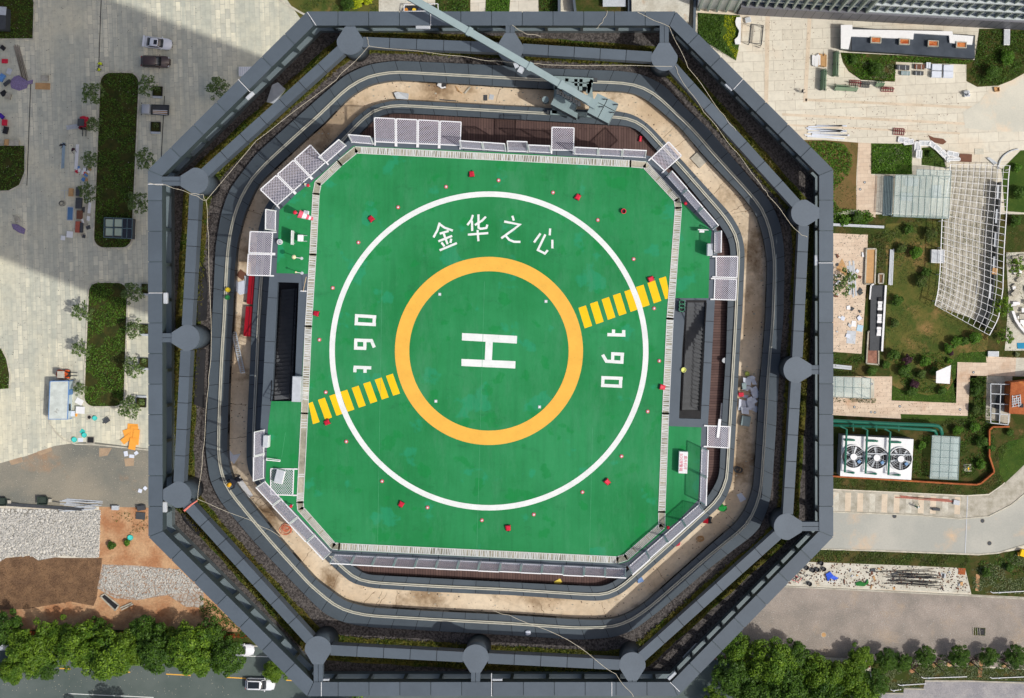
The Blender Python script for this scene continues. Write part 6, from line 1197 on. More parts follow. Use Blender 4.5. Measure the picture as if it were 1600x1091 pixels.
sheet(rect(109, 366.5, 10, 10, 5), .3, 'white table top, larger of two on the shaded plaza', 'white', 'table_top', 'table'); sheet(rect(98.5, 372, 7, 7, 8), .3, 'white table top, smaller of two on the shaded plaza', 'white', 'table_top', 'table'); coil(97, 318, 0, .55, 'black hose coil on the shaded plaza', M['darkgrey'], 5)
mb = MB(); px_seg(mb, (101, 298), (101, 311), .3, .06, .06); px_seg(mb, (95, 298), (107, 298), .3, .05, .05); one('trestle', mb, M['galv'], 'tee shaped steel trestle above the hose coil', 'trestle')
lr = random.Random(9)
for i in range(16):
    x, y = lr.uniform(118, 143), lr.uniform(262, 282); sheet(rect(x, y, lr.uniform(3, 6), lr.uniform(3, 6), lr.uniform(0, 90)), .02, 'small tool or tin in the clutter left of the upper island', [M['white'], M['darkgrey'], M['tan_board'], blue, M['red']][i % 5], 'clutter_box', 'tool', 'clutter left of the upper island', lr.uniform(.1, .3))
for i in range(9): x, y = lr.uniform(128, 142), lr.uniform(300, 372); sheet(rect(x, y, lr.uniform(3, 7), lr.uniform(3, 9), lr.uniform(-20, 20)), .02, 'offcut among the stored materials along the kerb', [M['white'], M['conc'], M['darkgrey']][i % 3], 'offcut', 'offcut', 'offcuts along the island kerb', lr.uniform(.05, .2))
for i, (x, y) in enumerate([(5, 75), (8, 96), (15, 112), (4, 122), (12, 130), (6, 146), (14, 151), (3, 182), (8, 192), (10, 204)]): sheet(rect(x, y, lr.uniform(5, 10), lr.uniform(5, 12), lr.uniform(0, 60)), .01, ['black crate', 'red white sack', 'grey machine', 'blue drum tarp', 'dark tool bag', 'black pallet', 'pale trolley', 'purple sack', 'small red sack', 'black bird shaped rag'][i] + ' in the clutter at the far left edge', [M['black'], M['red'], M['galv'], blue, M['darkgrey'], M['black'], M['conc'], plain('violet_sack', lin(70, 40, 150), .7, .1, 3), M['red'], M['black']][i], 'clutter_box', 'clutter', None, lr.uniform(.2, .6))
t = thing('shed', 'grey shed roof cut by the upper left picture edge', 'shed', P(-8, 40, 0)); MB().prism(PL([(-40, 8), (9, 12), (8, 46), (-40, 44)], 2.4), 0, 2.3).build('wall', M['darkgrey'], t); MB().prism(PL([(-41, 7), (10, 11), (9, 24), (-41, 20)], 2.4), 2.3, 2.4).build('roof', M['galv'], t)
t = thing('white_frame', 'white ribbed panel sticking out from under the tower rim, upper left', 'panel', P(384, 111, 0)); MB().prism(PL([(373, 104), (420, 104), (420, 119), (373, 119)], 1.0), .7, .8).build('panel', M['white'], t); mb = MB(); [px_seg(mb, (373 + k * 3, 105), (373 + k * 3, 118), .82, .05, .04) for k in range(15)]; mb.build('rib', M['galv'], t)
# carts, pipes and stones by the dusty road
for x, y, lb in ((69, 781.5, 'black tipping cart with a drawbar at the road edge, right one'), (5, 783.5, 'black tipping cart at the road edge, left one')):
    t = thing('cart', lb, 'cart', (0, 0, 0)); MB().loft([[(-.7, -.5, .35), (.7, -.5, .35), (.7, .5, .35), (-.7, .5, .35)], [(-.85, -.65, .9), (.8, -.65, .9), (.8, .65, .9), (-.85, .65, .9)], [(-.78, -.58, .9), (.73, -.58, .9), (.73, .58, .9), (-.78, .58, .9)], [(-.62, -.42, .5), (.62, -.42, .5), (.62, .42, .5), (-.62, .42, .5)]]).build('tray', plain('dark_green_tray', lin(54, 66, 58), .6, .2, 3), t)
    for s in (-.62, .62): m_ = MB(); m_.tube([(0, s * .85, .32), (0, s * 1.05, .32)], .32, 14); m_.build('wheel', M['black'], t)
    MB().tube([(.7, 0, .4), (1.6, -.2, .35), (2.6, -.35, .3)], .05, 6).build('drawbar', M['darkgrey'], t); MB().bbox((1.15, 0, .3), (.5, .5, .45)).build('engine', M['conc'], t); place(t, x, y, 0, 0)
bundle((-20, 786), (130, 796), 2, .26, .2, 'long dark formwork beams along the road edge', M['darkgrey'], 2, 0, 'beam', None, 'beam'); bundle((98, 784), (155, 788), 8, .13, .1, 'grey steel pipes lying at the road edge below the dusty road', M['galv'], 7, 0, 'pipe', None, 'pipes'); bundle((100, 797), (152, 793), 5, .1, .08, 'thin silver pipes fanned out under the grey pipes', M['galv'], 9, .1, 'pipe', None, 'pipes')
cabinet(181.5, 793, 1.1, .7, .7, 'grey metal box on the orange clay', -2, 'galv', 0, False); cabinet(222, 793, 1.2, .8, .8, 'black and white generator at the tower foot on the clay', 8, 'darkgrey', 0, False); sheet(rect(220, 806, 14, 11, 5), 0, 'dark tarpaulin on the clay below the generator', 'darkgrey', 'tarpaulin', 'tarpaulin', None, .1, .3)
for i, (x, y) in enumerate([(197, 709), (213, 708), (206, 713), (219, 767), (227, 763)]): sheet([(x + lr.uniform(-6, 6), y + lr.uniform(-5, 5)) if False else q_ for q_ in rect(x, y, lr.uniform(5, 9), lr.uniform(4, 7), lr.uniform(0, 90))], .01, 'pale litter sheet on the dusty road near the tower', 'paper', 'litter_sheet', 'litter', 'litter sheets on the dusty road', .02, .15)
for px in [[(58, 706), (80, 699), (82, 704), (62, 712)], [(14, 720), (34, 714), (36, 722), (18, 727)], [(155, 700), (175, 700), (168, 712), (155, 714)], [(194, 717), (210, 715), (209, 728), (196, 729)]]: struct('road_patch', fix(MB().flat(PL(px, .011), .011)), M['dust_patch'])
t = thing('soakaway', 'square dug pit with a broken concrete collar by the tree shadows', 'pit', P(172, 945, 0)); MB().prism(PL([(157, 932), (164, 928), (186, 946), (180, 954)]), .015, .03).build('hole', M['black'], t); mb = MB()
for a_, b_ in (((157, 932), (164, 928)), ((164, 928), (186, 946)), ((186, 946), (180, 954)), ((180, 954), (157, 932)), ((188, 950), (206, 942)), ((190, 953), (208, 944))): px_seg(mb, a_, b_, .12, .2, .22)
mb.build('collar', M['conc'], t)
# loose stones on the rubble beds (each bed one mass)
def stones(name, px, n, s, m, z0=0.0, dens=60):
    x, y = poly_points(PL(px, z0), dens, n); x, y = x[:n], y[:n]; mb = MB()
    for a_, b_ in zip(x, y):
        k = R.uniform(.5, 1.2) * s; an = R.uniform(0, 6.28); rg = lambda f, z_: [(a_ + f * k * math.cos(an + q_ * 1.2566) * R.uniform(.7, 1.2), b_ + f * k * math.sin(an + q_ * 1.2566) * R.uniform(.7, 1.2), z_) for q_ in range(5)]; mb.loft([rg(1, z0), rg(.9, z0 + k * .45), rg(.5, z0 + k * .7)])
    return stuff(name, mb, m)
st_m = two('loose_stone', lin(206, 202, 192), lin(170, 168, 160), 3, .4, .6, .9, .2, 8, .2)
stones('loose_stone', [(-60, 806), (157, 800), (155, 871), (100, 868), (-60, 872)], 2600, .2, st_m); stones('loose_stone', [(163, 884), (280, 890), (316, 925), (262, 928), (215, 936), (155, 920)], 1300, .17, st_m); stones('loose_stone', [(1180, 920), (1600, 938), (1600, 1010), (1180, 1000)], 900, .06, st_m)
stones('soil_clod', [(-60, 876), (158, 874), (148, 940), (-60, 950)], 1800, .13, M['soil_brown'])

trk = [rpx(RR['B'][k] - 2, k) for k in range(0, NA, 4)] + [rpx(RR['C'][k] + 2, k) for k in range(NA - 4, -1, -4)]
def ring_debris(name, n, s, m, lo=.05, hi=.95):
    mb = MB()
    for _ in range(n):
        k = R.randrange(NA); f = lo + (hi - lo) * R.random(); c = P(*rpx(RR['B'][k] * (1 - f) + RR['C'][k] * f, k), ZS); r0 = R.uniform(.4, 1.3) * s; an = R.uniform(0, 6.28); el = R.uniform(.3, 1)
        rg = lambda q, z_: [(c.x + q * r0 * (math.cos(an + t * 1.2566)), c.y + q * r0 * el * (math.sin(an + t * 1.2566)), z_) for t in range(5)]; mb.loft([rg(1, ZS), rg(.8, ZS + r0 * .4)])
    return stuff(name, mb, m)
ring_debris('track_dirt', 380, .035, M['brown_board']); ring_debris('track_grit', 200, .045, M['darkgrey'], .02, .2); ring_debris('track_scraps', 130, .07, M['conc']); ring_debris('track_splinters', 90, .04, M['black'], .8, .98)
mb = MB()
for _ in range(26):                                  # cracks and joints in the screed
    k = R.randrange(NA); a_, b_ = P(*rpx(RR['B'][k] - 3, k), ZS), P(*rpx(RR['C'][k] + 3, (k + R.choice((-2, -1, 0, 1, 2))) % NA), ZS); pts = [a_.lerp(b_, f / 5) + Vector((R.uniform(-.05, .05), R.uniform(-.05, .05), 0)) for f in range(6)]
    for q in range(5): mb.seg((pts[q].x, pts[q].y, ZS + .002), (pts[q + 1].x, pts[q + 1].y, ZS + .002), R.uniform(.012, .03), .006)
stuff('screed_crack', mb, M['soil_brown'])
for nm, px, n, s, mk in (('plaza_grit', [(0, 0), (230, 0), (230, 260), (130, 440), (130, 690), (0, 720)], 500, .07, 'conc'), ('plaza_specks', [(0, 0), (330, 0), (230, 260), (130, 440), (130, 690), (0, 720)], 350, .06, 'darkgrey'), ('terrace_grit', [(1302, 366), (1354, 368), (1346, 552), (1302, 550)], 260, .06, 'darkgrey'), ('terrace_chips', [(1302, 366), (1354, 368), (1346, 552), (1302, 550)], 200, .08, 'conc'), ('road_grit', [(0, 725), (120, 695), (230, 702), (230, 790), (0, 785)], 500, .06, 'conc'), ('plaza_grit', [(1160, 30), (1300, 40), (1310, 140), (1500, 150), (1500, 215), (1270, 210)], 420, .06, 'brown_board'), ('path_grit', [(1302, 590), (1393, 590), (1393, 627), (1512, 632), (1510, 648), (1302, 645)], 260, .06, 'brown_board'), ('slab_rubbish', [(1262, 879), (1505, 888), (1515, 926), (1215, 911)], 420, .11, 'brown_board'), ('slab_rubbish', [(1262, 879), (1505, 888), (1515, 926), (1215, 911)], 260, .1, 'darkgrey'), ('street_specks', [(0, 1040), (360, 1050), (360, 1088), (0, 1085)], 160, .06, 'conc')): stones(nm, px, n, s, M[mk], .02, 14)
# ------------------------------------------------------------------ RIGHT HAND BUILDINGS AND THINGS
# office block at the top right: dark plinth, fins, glazed grid
off = thing('office_building', 'tall office building at the top right with pale fins and a dark plinth wall', 'building', P(1380, 20, 0))
A0, B0 = P(1088, 19.5, 0), P(1760, 56, 0); d_ = (B0 - A0).normalized(); n_ = Vector((-d_.y, d_.x, 0)); Lf = (B0 - A0).length; ang = math.atan2(d_.y, d_.x)
def fbox(mb, s0, s1, y0, y1, z0, z1):
    c = A0 + d_ * ((s0 + s1) / 2) + n_ * ((y0 + y1) / 2); mb.box((c.x, c.y, z0), (s1 - s0, y1 - y0, z1 - z0), ang); return mb
S1 = (P(1152, 23, 0) - A0).length; ZP = 6.6; HB = 46.0
mb = fbox(MB(), S1, Lf, 0, 14, 0, ZP); mb.build('plinth_wall', plain('dark_stone_plinth', lin(112, 112, 118), .5, .06, .6, fine=.08), off)
mb = MB(); k = S1
while k < Lf: fbox(mb, k, k + .04, -.012, .0, 0, ZP); k += 1.45
mb.build('plinth_joint', M['joint'], off)
fbox(MB(), 0, S1, .6, 14, 0, HB).build('wall', M['white'], off); fbox(MB(), S1, Lf, .7, 14, ZP, HB).build('curtain_glass', plain('blue_office_glass', (.03, .055, .11, 1), .2, .3, .4, spec=.25), off)
finm = plain('pale_green_fin', lin(164, 176, 166), .5, .06, 1); mb = MB(); k = .2
S2 = (P(1345, 33, 0) - A0).length
while k < Lf: fbox(mb, k, k + (.3 if k < S2 else .16), .15 if k < S2 else .35, .75, (ZP if k > S1 else .4), HB); k += 1.42
mb.build('fin', finm, off); mb = MB(); z_ = ZP
while z_ < HB: fbox(mb, S2, Lf, .25, .72, z_, z_ + .7); fbox(mb, 0, S2, .5, .72, z_ + 2.6, z_ + 3.0); z_ += 6.0
mb.build('spandrel', plain('pale_spandrel', lin(196, 204, 204), .4, .05, 1), off); fbox(MB(), -.2, Lf + .2, -.1, 14.2, HB, HB + .5).build('roof', M['panel'], off)
# low slate roofed pavilion with four orange planters
pav = thing('pavilion', 'long low pavilion with a dark slate roof and four square planter openings', 'building', P(1420, 68, 0)); z3 = 1.5
MB().prism(PL([(1314, 76), (1330, 79), (1400, 83), (1470, 88), (1523, 91.5), (1524, 55), (1428, 50), (1316, 41)], z3), 0, z3 - .12).build('wall', M['darkgrey'], pav)
slate = two('slate_tile_roof', lin(72, 80, 90), lin(58, 66, 76), .5, .4, .6, .55, .2, 4, .1); MB().prism(PL([(1331, 57), (1427, 60), (1428, 53), (1483, 56), (1484, 66), (1523.5, 68), (1523, 91.5), (1470, 88), (1400, 83), (1331, 79)], z3), z3 - .12, z3).build('roof', slate, pav)
MB().prism(PL([(1314, 39), (1332, 39), (1332, 46), (1488, 49), (1489, 54), (1521, 56.5), (1519, 70), (1500, 69), (1484, 67), (1483, 55.5), (1428, 52), (1427, 61.5), (1400, 60), (1330, 57), (1326, 77), (1314, 76)], z3 + .5), z3 - .1, z3 + .5).build('white_parapet', M['white'], pav)
for x, y in ((1369, 62.5), (1413.5, 65), (1458.5, 68), (1502.5, 70)):
    o = PL(rect(x, y, 16.5, 9.5, 2.5), z3 + .8); i = PL(rect(x, y, 13.5, 7, 2.5), z3 + .8); pb = MB().ringstrip(o, i, z3, z3 + .8).build('planter', M['conc'], pav); MB().prism(i, z3 + .1, z3 + .66).build('clay', two('orange_planter_clay', lin(214, 138, 82), lin(176, 84, 46), 1.2, .4, .6, .9, .4, 6, .5), pb)
# slabs behind the top edge of the tower
t = thing('low_roof', 'stained white flat roof just above the tower rim, top right of centre', 'roof', P(1040, 10, 0)); MB().prism(PL([(987, -40), (1080, -40), (1076, 34), (987, 22)], 3), 0, 3).build('slab', M['slab_dirty'], t); t = thing('low_roof', 'brown sunken terrace with grey walls above the tower rim', 'roof', P(930, 8, 0)); MB().prism(PL([(895, -40), (980, -40), (980, 25), (895, 25)], 1), 0, .8).build('floor', M['soil_bed'], t); mb = MB(); [px_seg(mb, a_, b_, 1.2, .4, 2.4) for a_, b_ in (((874, -40), (874, 30)), ((892, -40), (899, 20)), ((983, -40), (983, 30)), ((1086, -40), (1084, 60)))]; mb.build('wall', M['panel'], t); MB().prism(PL([(942, -40), (978, -40), (978, 10), (942, 10)], 2), 1.6, 1.8).build('awning', M['galv'], t)
t = thing('material_cage', 'white railed cage with yellow and orange tubs above the tower rim', 'cage', P(659, 12, 0)); q = PL([(632, 7), (684, 6), (685, 17), (631, 18)], 1.2); mb = MB()
for i in range(4): mb.seg((*q[i], 1.2), (*q[(i + 1) % 4], 1.2), .1, .1); mb.seg((*q[i], 0), (*q[i], 1.2), .08, .08)
mb.build('frame', M['white'], t); MB().prism(PL([(634, 9), (680, 8), (681, 17), (634, 17)], .6), 0, .5).build('tray', M['black'], t)
for x, c in ((634.5, (200, 130, 40)), (647, (226, 190, 60)), (655, (60, 66, 80))): p = P(x, 15.5, .8); MB().cyl((p.x, p.y, .5), .3, .3, 14).build('tub', plain('tub_paint', lin(*c), .5, .1, 3), t)
# glass roofed atrium and the white pergola
glass_r = bpy.data.materials.new('pale_green_roof_glass'); glass_r.use_nodes = True; b_ = glass_r.node_tree.nodes['Principled BSDF']; b_.inputs['Base Color'].default_value = lin(205, 220, 214); b_.inputs['Roughness'].default_value = .18; b_.inputs['Alpha'].default_value = .34; b_.inputs['Specular IOR Level'].default_value = .6
def glass_roof(name, label, px, z, nu, nv, cat='glass roof', floor=None, fm='galv'):
    t = thing(name, label, cat, P(sum(p[0] for p in px) / len(px), sum(p[1] for p in px) / len(px), 0)); q4_ = [Vector(p) for p in PL(px[:4], z)]
    MB().prism(PL(px, z), z - .05, z).build('glazing', glass_r, t); mb = MB(); U_ = lambda u, v: (q4_[0].lerp(q4_[1], u)).lerp(q4_[3].lerp(q4_[2], u), v)
    for k in range(nu + 1): mb.seg((*U_(k / nu, 0), z + .03), (*U_(k / nu, 1), z + .03), .07, .08)
    for k in range(nv + 1): mb.seg((*U_(0, k / nv), z + .03), (*U_(1, k / nv), z + .03), .07, .08)
    mb.build('glazing_bar', plain('grey_green_bar', lin(120, 142, 140), .4, .08, 2), t)
    for u in (.03, .97):
        for v in (.03, .97): c = U_(u, v); MB().box((c.x, c.y, 0), (.14, .14, z - .06)).build('post', M[fm], t)
    if floor: MB().prism(PL(floor, 0), .005, .03).build('floor', M['slab_dirty'], t)
    return t
atr = glass_roof('glass_canopy', 'large pale green glass roof left of the white pergola', [(1399.5, 273.5), (1486, 276), (1482, 342), (1396, 338.5)], 3.6, 9, 2, floor=[(1376, 276), (1488, 268), (1486, 338), (1372, 334)])
q = PL([(1432.5, 265), (1486, 267), (1486, 276), (1432.5, 274.5)], 3.6); MB().prism(q, 3.55, 3.6).build('glazing', glass_r, atr); mb = MB(); [px_seg(mb, (1432.5 + k * 10.7, 265 + k * .4), (1432.5 + k * 10.7, 275), 3.63, .07, .08) for k in range(6)]; px_seg(mb, (1432.5, 265), (1486, 267), 3.63, .07, .08); mb.build('glazing_bar', M['crane'], atr)
for i, (x, y, w_, h_2) in enumerate([(1424, 285, 20, 12), (1447, 288, 14, 14), (1416, 308, 18, 12), (1438, 326, 22, 16), (1462, 300, 16, 20)]): MB().prism(PL(rect(x, y, w_, h_2, 2)), .03, .5).build('counter', M['conc' if i % 2 else 'galv'], atr)
st_ = thing('outdoor_stair', 'grey outdoor stair at the left end of the large glass roof', 'stair', P(1386, 305, 0))
for k in range(6): MB().prism(PL([(1381 + k * 2.2, 275.5), (1383.1 + k * 2.2, 275.5), (1381.2 + k * 2.2, 337), (1379 + k * 2.2, 337)]), 0, .15 + .15 * k).build('tread', M['crane'], st_)
per = thing('pergola', 'long white grid pergola with a curved pointed end on the right', 'pergola', P(1530, 380, 0)); zp = 2.7; Lp = [(1485, 257), (1484, 275), (1478, 310), (1472, 343), (1469, 423), (1466, 455), (1461, 477)]; Rp = [(1578, 259), (1576, 275), (1573, 330), (1569, 388), (1567, 453), (1560, 498), (1546, 524)]
def along(pl, f):
    Ls = [0]
    for i in range(len(pl) - 1): Ls.append(Ls[-1] + math.dist(pl[i], pl[i + 1]))
    s = f * Ls[-1]
    for i in range(len(pl) - 1):
        if s <= Ls[i + 1] + 1e-9: u = (s - Ls[i]) / (Ls[i + 1] - Ls[i]); return (pl[i][0] + (pl[i+1][0] - pl[i][0]) * u, pl[i][1] + (pl[i+1][1] - pl[i][1]) * u)
    return pl[-1]
mb = MB(); nr = 25
for k in range(nr + 1): px_seg(mb, along(Lp, k / nr), along(Rp, k / nr), zp, .055, .09)
mb.build('cross_bar', M['white'], per); nc = 10
for c in range(nc + 1):
    mb = MB(); u = c / nc; pl = [tuple(Vector(along(Lp, k / nr)).lerp(Vector(along(Rp, k / nr)), u)) for k in range(nr + 1)]
    for k in range(nr): px_seg(mb, pl[k], pl[k + 1], zp + .1, .055 if 0 < c < nc else .13, .09)
    mb.build('long_bar', M['white'], per)
for pl in (Lp, Rp):
    for k in range(6): p = P(*along(pl, .02 + k * .19), zp); MB().box((p.x, p.y, 0), (.14, .14, zp)).build('post', M['white'], per)
struct('pergola_floor', fix(MB().flat(PL([(1484, 262), (1560, 264), (1552, 420), (1540, 505), (1462, 478), (1472, 425), (1476, 345)], .019), .019)), M['conc']); mb = MB(); pl = [(1561, 285), (1557, 350), (1553, 420), (1546, 480), (1538, 512)]; [px_seg(mb, pl[k], pl[k + 1], 1.1, .3, 2.2) for k in range(4)]; one('garden_wall', mb, M['darkgrey'], 'dark screen wall under the right edge of the pergola', 'wall')
for k, (x, y) in enumerate([(1556, 300), (1554, 338), (1552, 375), (1550, 412), (1544, 455)]): sheet(rect(x + 3, y, 3, 22, 4), 2.3, 'pale coping strip on the dark screen wall under the pergola', 'galv', 'coping', 'coping', 'coping strips under the pergola', .06)
cabinet(1463.5, 401, 2.1, 2.1, 1.1, 'white panelled box at the left edge of the pergola', -2, 'white', 0, False); sheet(rect(1554.5, 424, 8, 10, 10), 2.4, 'tan board on the screen wall under the pergola', 'tan_board')
# peach terrace and the stepped planter wall
def wall_ring(px, w_, h_, m, parent, name='wall'):
    pts = PL(px, h_); mb = MB(); n = len(pts)
    for i in range(n): mb.seg((*pts[i], h_ / 2), (*pts[(i + 1) % n], h_ / 2), w_, h_)
    return mb.build(name, m, parent)
t = thing('planter_wall', 'cream edged brown planter at the top of the stepped planter wall', 'planter', P(1360, 415, 0)); wall_ring([(1354, 389), (1369, 389), (1367, 444), (1352, 444)], .22, .5, M['conc'], t); MB().prism(PL([(1354, 389), (1369, 389), (1367, 444), (1352, 444)], .2), 0, .3).build('soil', M['tan_board'], t)
t = thing('planter_wall', 'dark stepped planter wall with a white coping and black boxes', 'planter', P(1373, 490, 0)); MB().prism(PL([(1361, 446), (1383, 446), (1379, 548), (1359, 548)], .6), 0, .55).build('base', M['darkgrey'], t); mb = MB(); px_seg(mb, (1384, 446), (1378, 549), .8, .3, .35); px_seg(mb, (1361, 446), (1359, 468), .7, .2, .2); px_seg(mb, (1361, 446), (1365, 444.5), .7, .2, .2); mb.build('coping', M['white'], t)
for k in range(6): MB().prism(PL(rect(1375.5 - k * .4, 468 + k * 10, 6, 5.5, 2), .9), .55, .9).build('box', M['black' if k % 2 == 0 else 'white'], t); MB().prism(PL(rect(1375.3 - k * .4, 473 + k * 10, 7, 4, 2), .8), .55, .78).build('ledge', M['white'], t)
t = thing('planter_wall', 'pink soiled planter at the lower end of the stepped wall', 'planter', P(1364, 552, 0)); wall_ring([(1357, 518), (1373, 522), (1373, 570), (1354, 568)], .22, .45, M['conc'], t); MB().prism(PL([(1357, 518), (1373, 522), (1373, 570), (1354, 568)], .2), 0, .25).build('soil', two('pink_soil', lin(170, 124, 104), lin(140, 100, 84), 1, .4, .6, .95, .4, 6, .5), t)
t = thing('planter_wall', 'small brown planter right of the upper cream edged one', 'planter', P(1377, 435, 0)); wall_ring([(1373, 428), (1381, 428), (1380, 443), (1373, 443)], .2, .4, M['conc'], t); MB().prism(PL([(1373, 428), (1381, 428), (1380, 443), (1373, 443)], .2), 0, .22).build('soil', M['soil_brown'], t)
bundle((1393.5, 390), (1391, 446), 3, .2, .3, 'long pale steel bench beams beside the stepped planter wall', M['galv'], 1, 0, 'beam', None, 'bench'); t = thing('low_wall', 'low grey wall above the peach terrace', 'wall', P(1340, 353, 0)); mb = MB(); px_seg(mb, (1296, 351), (1381, 355), .35, .4, .7); mb.build('wall', M['galv'], t)
bundle((1329, 411), (1333, 461), 4, .28, .05, 'grey metal sheets on the peach terrace under the spindly sapling', M['galv'], 5, .02, 'metal_sheet', None, 'metal sheets'); sheet([(1306, 420), (1316, 404), (1325, 425), (1322, 432)], .022, 'tan triangular board on the peach terrace', 'tan_board')
lr = random.Random(13)
for i in range(22):
    x, y = lr.uniform(1306, 1350), lr.uniform(395, 545); sheet([(a_ + lr.uniform(-1, 1), b2 + lr.uniform(-1, 1)) for a_, b2 in rect(x, y, lr.uniform(2.5, 7), lr.uniform(2.5, 7), lr.uniform(0, 90))], .022 + i * .001, 'scrap of building waste scattered on the peach terrace', [M['paper'], M['darkgrey'], M['galv'], M['white'], M['brown_board']][i % 5], 'scrap', 'scrap', 'building scraps on the peach terrace', lr.uniform(.03, .25), .08)
sheet(rect(1334, 506, 7, 9, 5), .05, 'white box lid on the peach terrace', 'white'); sheet(rect(1343.5, 513, 9, 10, 12), .06, 'pale blue sheet on the peach terrace edge', plain('pale_blue', lin(176, 206, 222), .5, .08, 2)); sheet(rect(1330, 527, 14, 20, 4), .021, 'grey dust sheet on the lower peach terrace', 'galv')
# shade sail, small glass canopy, right pergola, rust coloured house
t = thing('shade_sail', 'white four sided shade canopy on the lawn', 'canopy', P(1475, 587, 0)); zs = 2.5; sp = [(1463, 580.5), (1486, 570.5), (1484, 600), (1462.5, 598.5)]; MB().prism(PL(sp, zs), zs - .08, zs).build('canopy', M['white'], t)
for x, y in ((1465, 582), (1484, 573), (1482, 598), (1464.5, 597)): p = P(x, y, zs); MB().cyl((p.x, p.y, 0), .06, zs - .08, 8).build('post', M['galv'], t)
glass_roof('glass_canopy', 'small pale glass roof against the tower rim', [(1250, 586), (1360.7, 591), (1360, 623), (1250, 618)], 3.0, 8, 2, floor=[(1250, 588), (1366, 592), (1366, 622), (1250, 616)])
t = thing('pergola', 'small grey framed pergola beside the rust coloured house', 'pergola', P(1562, 625, 0)); fr = [(1548, 600), (1580, 601), (1575, 664), (1548, 661)]; mb = MB(); q4_ = [Vector(p) for p in fr]
for k in range(3): px_seg(mb, q4_[0].lerp(q4_[1], k / 2)[:], q4_[3].lerp(q4_[2], k / 2)[:], 3, .12, .15)
for k in range(5): px_seg(mb, q4_[0].lerp(q4_[3], k / 4)[:], q4_[1].lerp(q4_[2], k / 4)[:], 3, .12, .15)
mb.build('roof_frame', M['galv'], t); [MB().box((P(x, y, 3).x, P(x, y, 3).y, 0), (.12, .12, 3)).build('post', M['galv'], t) for x, y in fr]; struct('pergola_floor', fix(MB().flat(PL([(1542, 588), (1582, 588), (1578, 660), (1540, 656)], .022), .022)), M['conc']); cabinet(1568, 645, 1.6, 3.2, .8, 'long pale counter under the small grey pergola', -2, 'conc', 0, False); cabinet(1560, 628, .9, 2.2, .7, 'dark bench under the small grey pergola', -12, 'darkgrey', 0, False)
rust = two('rust_coloured_render', lin(178, 104, 62), lin(150, 80, 46), .8, .4, .65, .85, .25, 5, .2, c3=lin(216, 142, 72), scale3=.5, lo3=.6, hi3=.75); t = thing('house', 'rust coloured flat roofed house at the right edge', 'building', P(1600, 625, 0)); MB().prism(PL([(1580, 598), (1650, 590), (1650, 650), (1577, 646)], 4), 0, 3.9).build('wall', rust, t); MB().prism(PL([(1579.5, 598), (1650, 589.5), (1650, 650.5), (1576.5, 646.5)], 4), 3.9, 4).build('roof', rust, t); p = P(1596, 634, 4); MB().box((p.x, p.y, 4), (.6, .6, .12)).build('hatch', M['black'], t); mb = MB()
for k in range(5): px_seg(mb, (1582 + k * 3, 618 + (k % 2) * 4), (1583 + k * 3, 636 - (k % 3) * 3), 4.1, .12, .1); px_seg(mb, (1581, 620 + k * 4), (1595, 617 + k * 4), 4.15, .08, .08)
mb.build('roof_rack', M['galv'], t)
cabinet(1551, 553, 1.7, .85, .6, 'white bench box above the peach path', -1, 'white', 0, False)
# pale stone pile at the right edge
lr = random.Random(17)
for i in range(34):
    x, y = lr.uniform(1582, 1612), lr.uniform(400, 505); t = MB(); c = P(x, y, 0); t.bbox((c.x, c.y, lr.uniform(0, .5)), (lr.uniform(.5, 1.1), lr.uniform(.4, .8), lr.uniform(.2, .4)), lr.choice((0, 0, .1, 1.5, .6)), .03); one('stone_block', t, M['conc' if i % 3 else 'white'], 'pale cut stone block in the pile at the right edge', 'stone', 'cut stone blocks in the pile at the right edge')
struct('paving', fix(MB().flat(PL([(1572, 395), (1700, 390), (1700, 548), (1570, 548), (1576, 470)], .012), .012)), M['slab_dirty']); sheet([(1589, 536), (1640, 535), (1640, 546), (1590, 545)], .03, 'bright blue tarpaulin below the pale stone pile', plain('blue_tarp', lin(20, 136, 176), .5, .08, 2), 'tarpaulin', 'tarpaulin', None, .05, .1)
mb = MB(); pl = [(1582, 486), (1587, 500), (1595, 512), (1606, 524)]; [px_seg(mb, pl[k], pl[k + 1], .6, .4, .5) for k in range(3)]; one('curved_beam', mb, M['white'], 'white curved beam in front of the pale stone pile', 'beam')
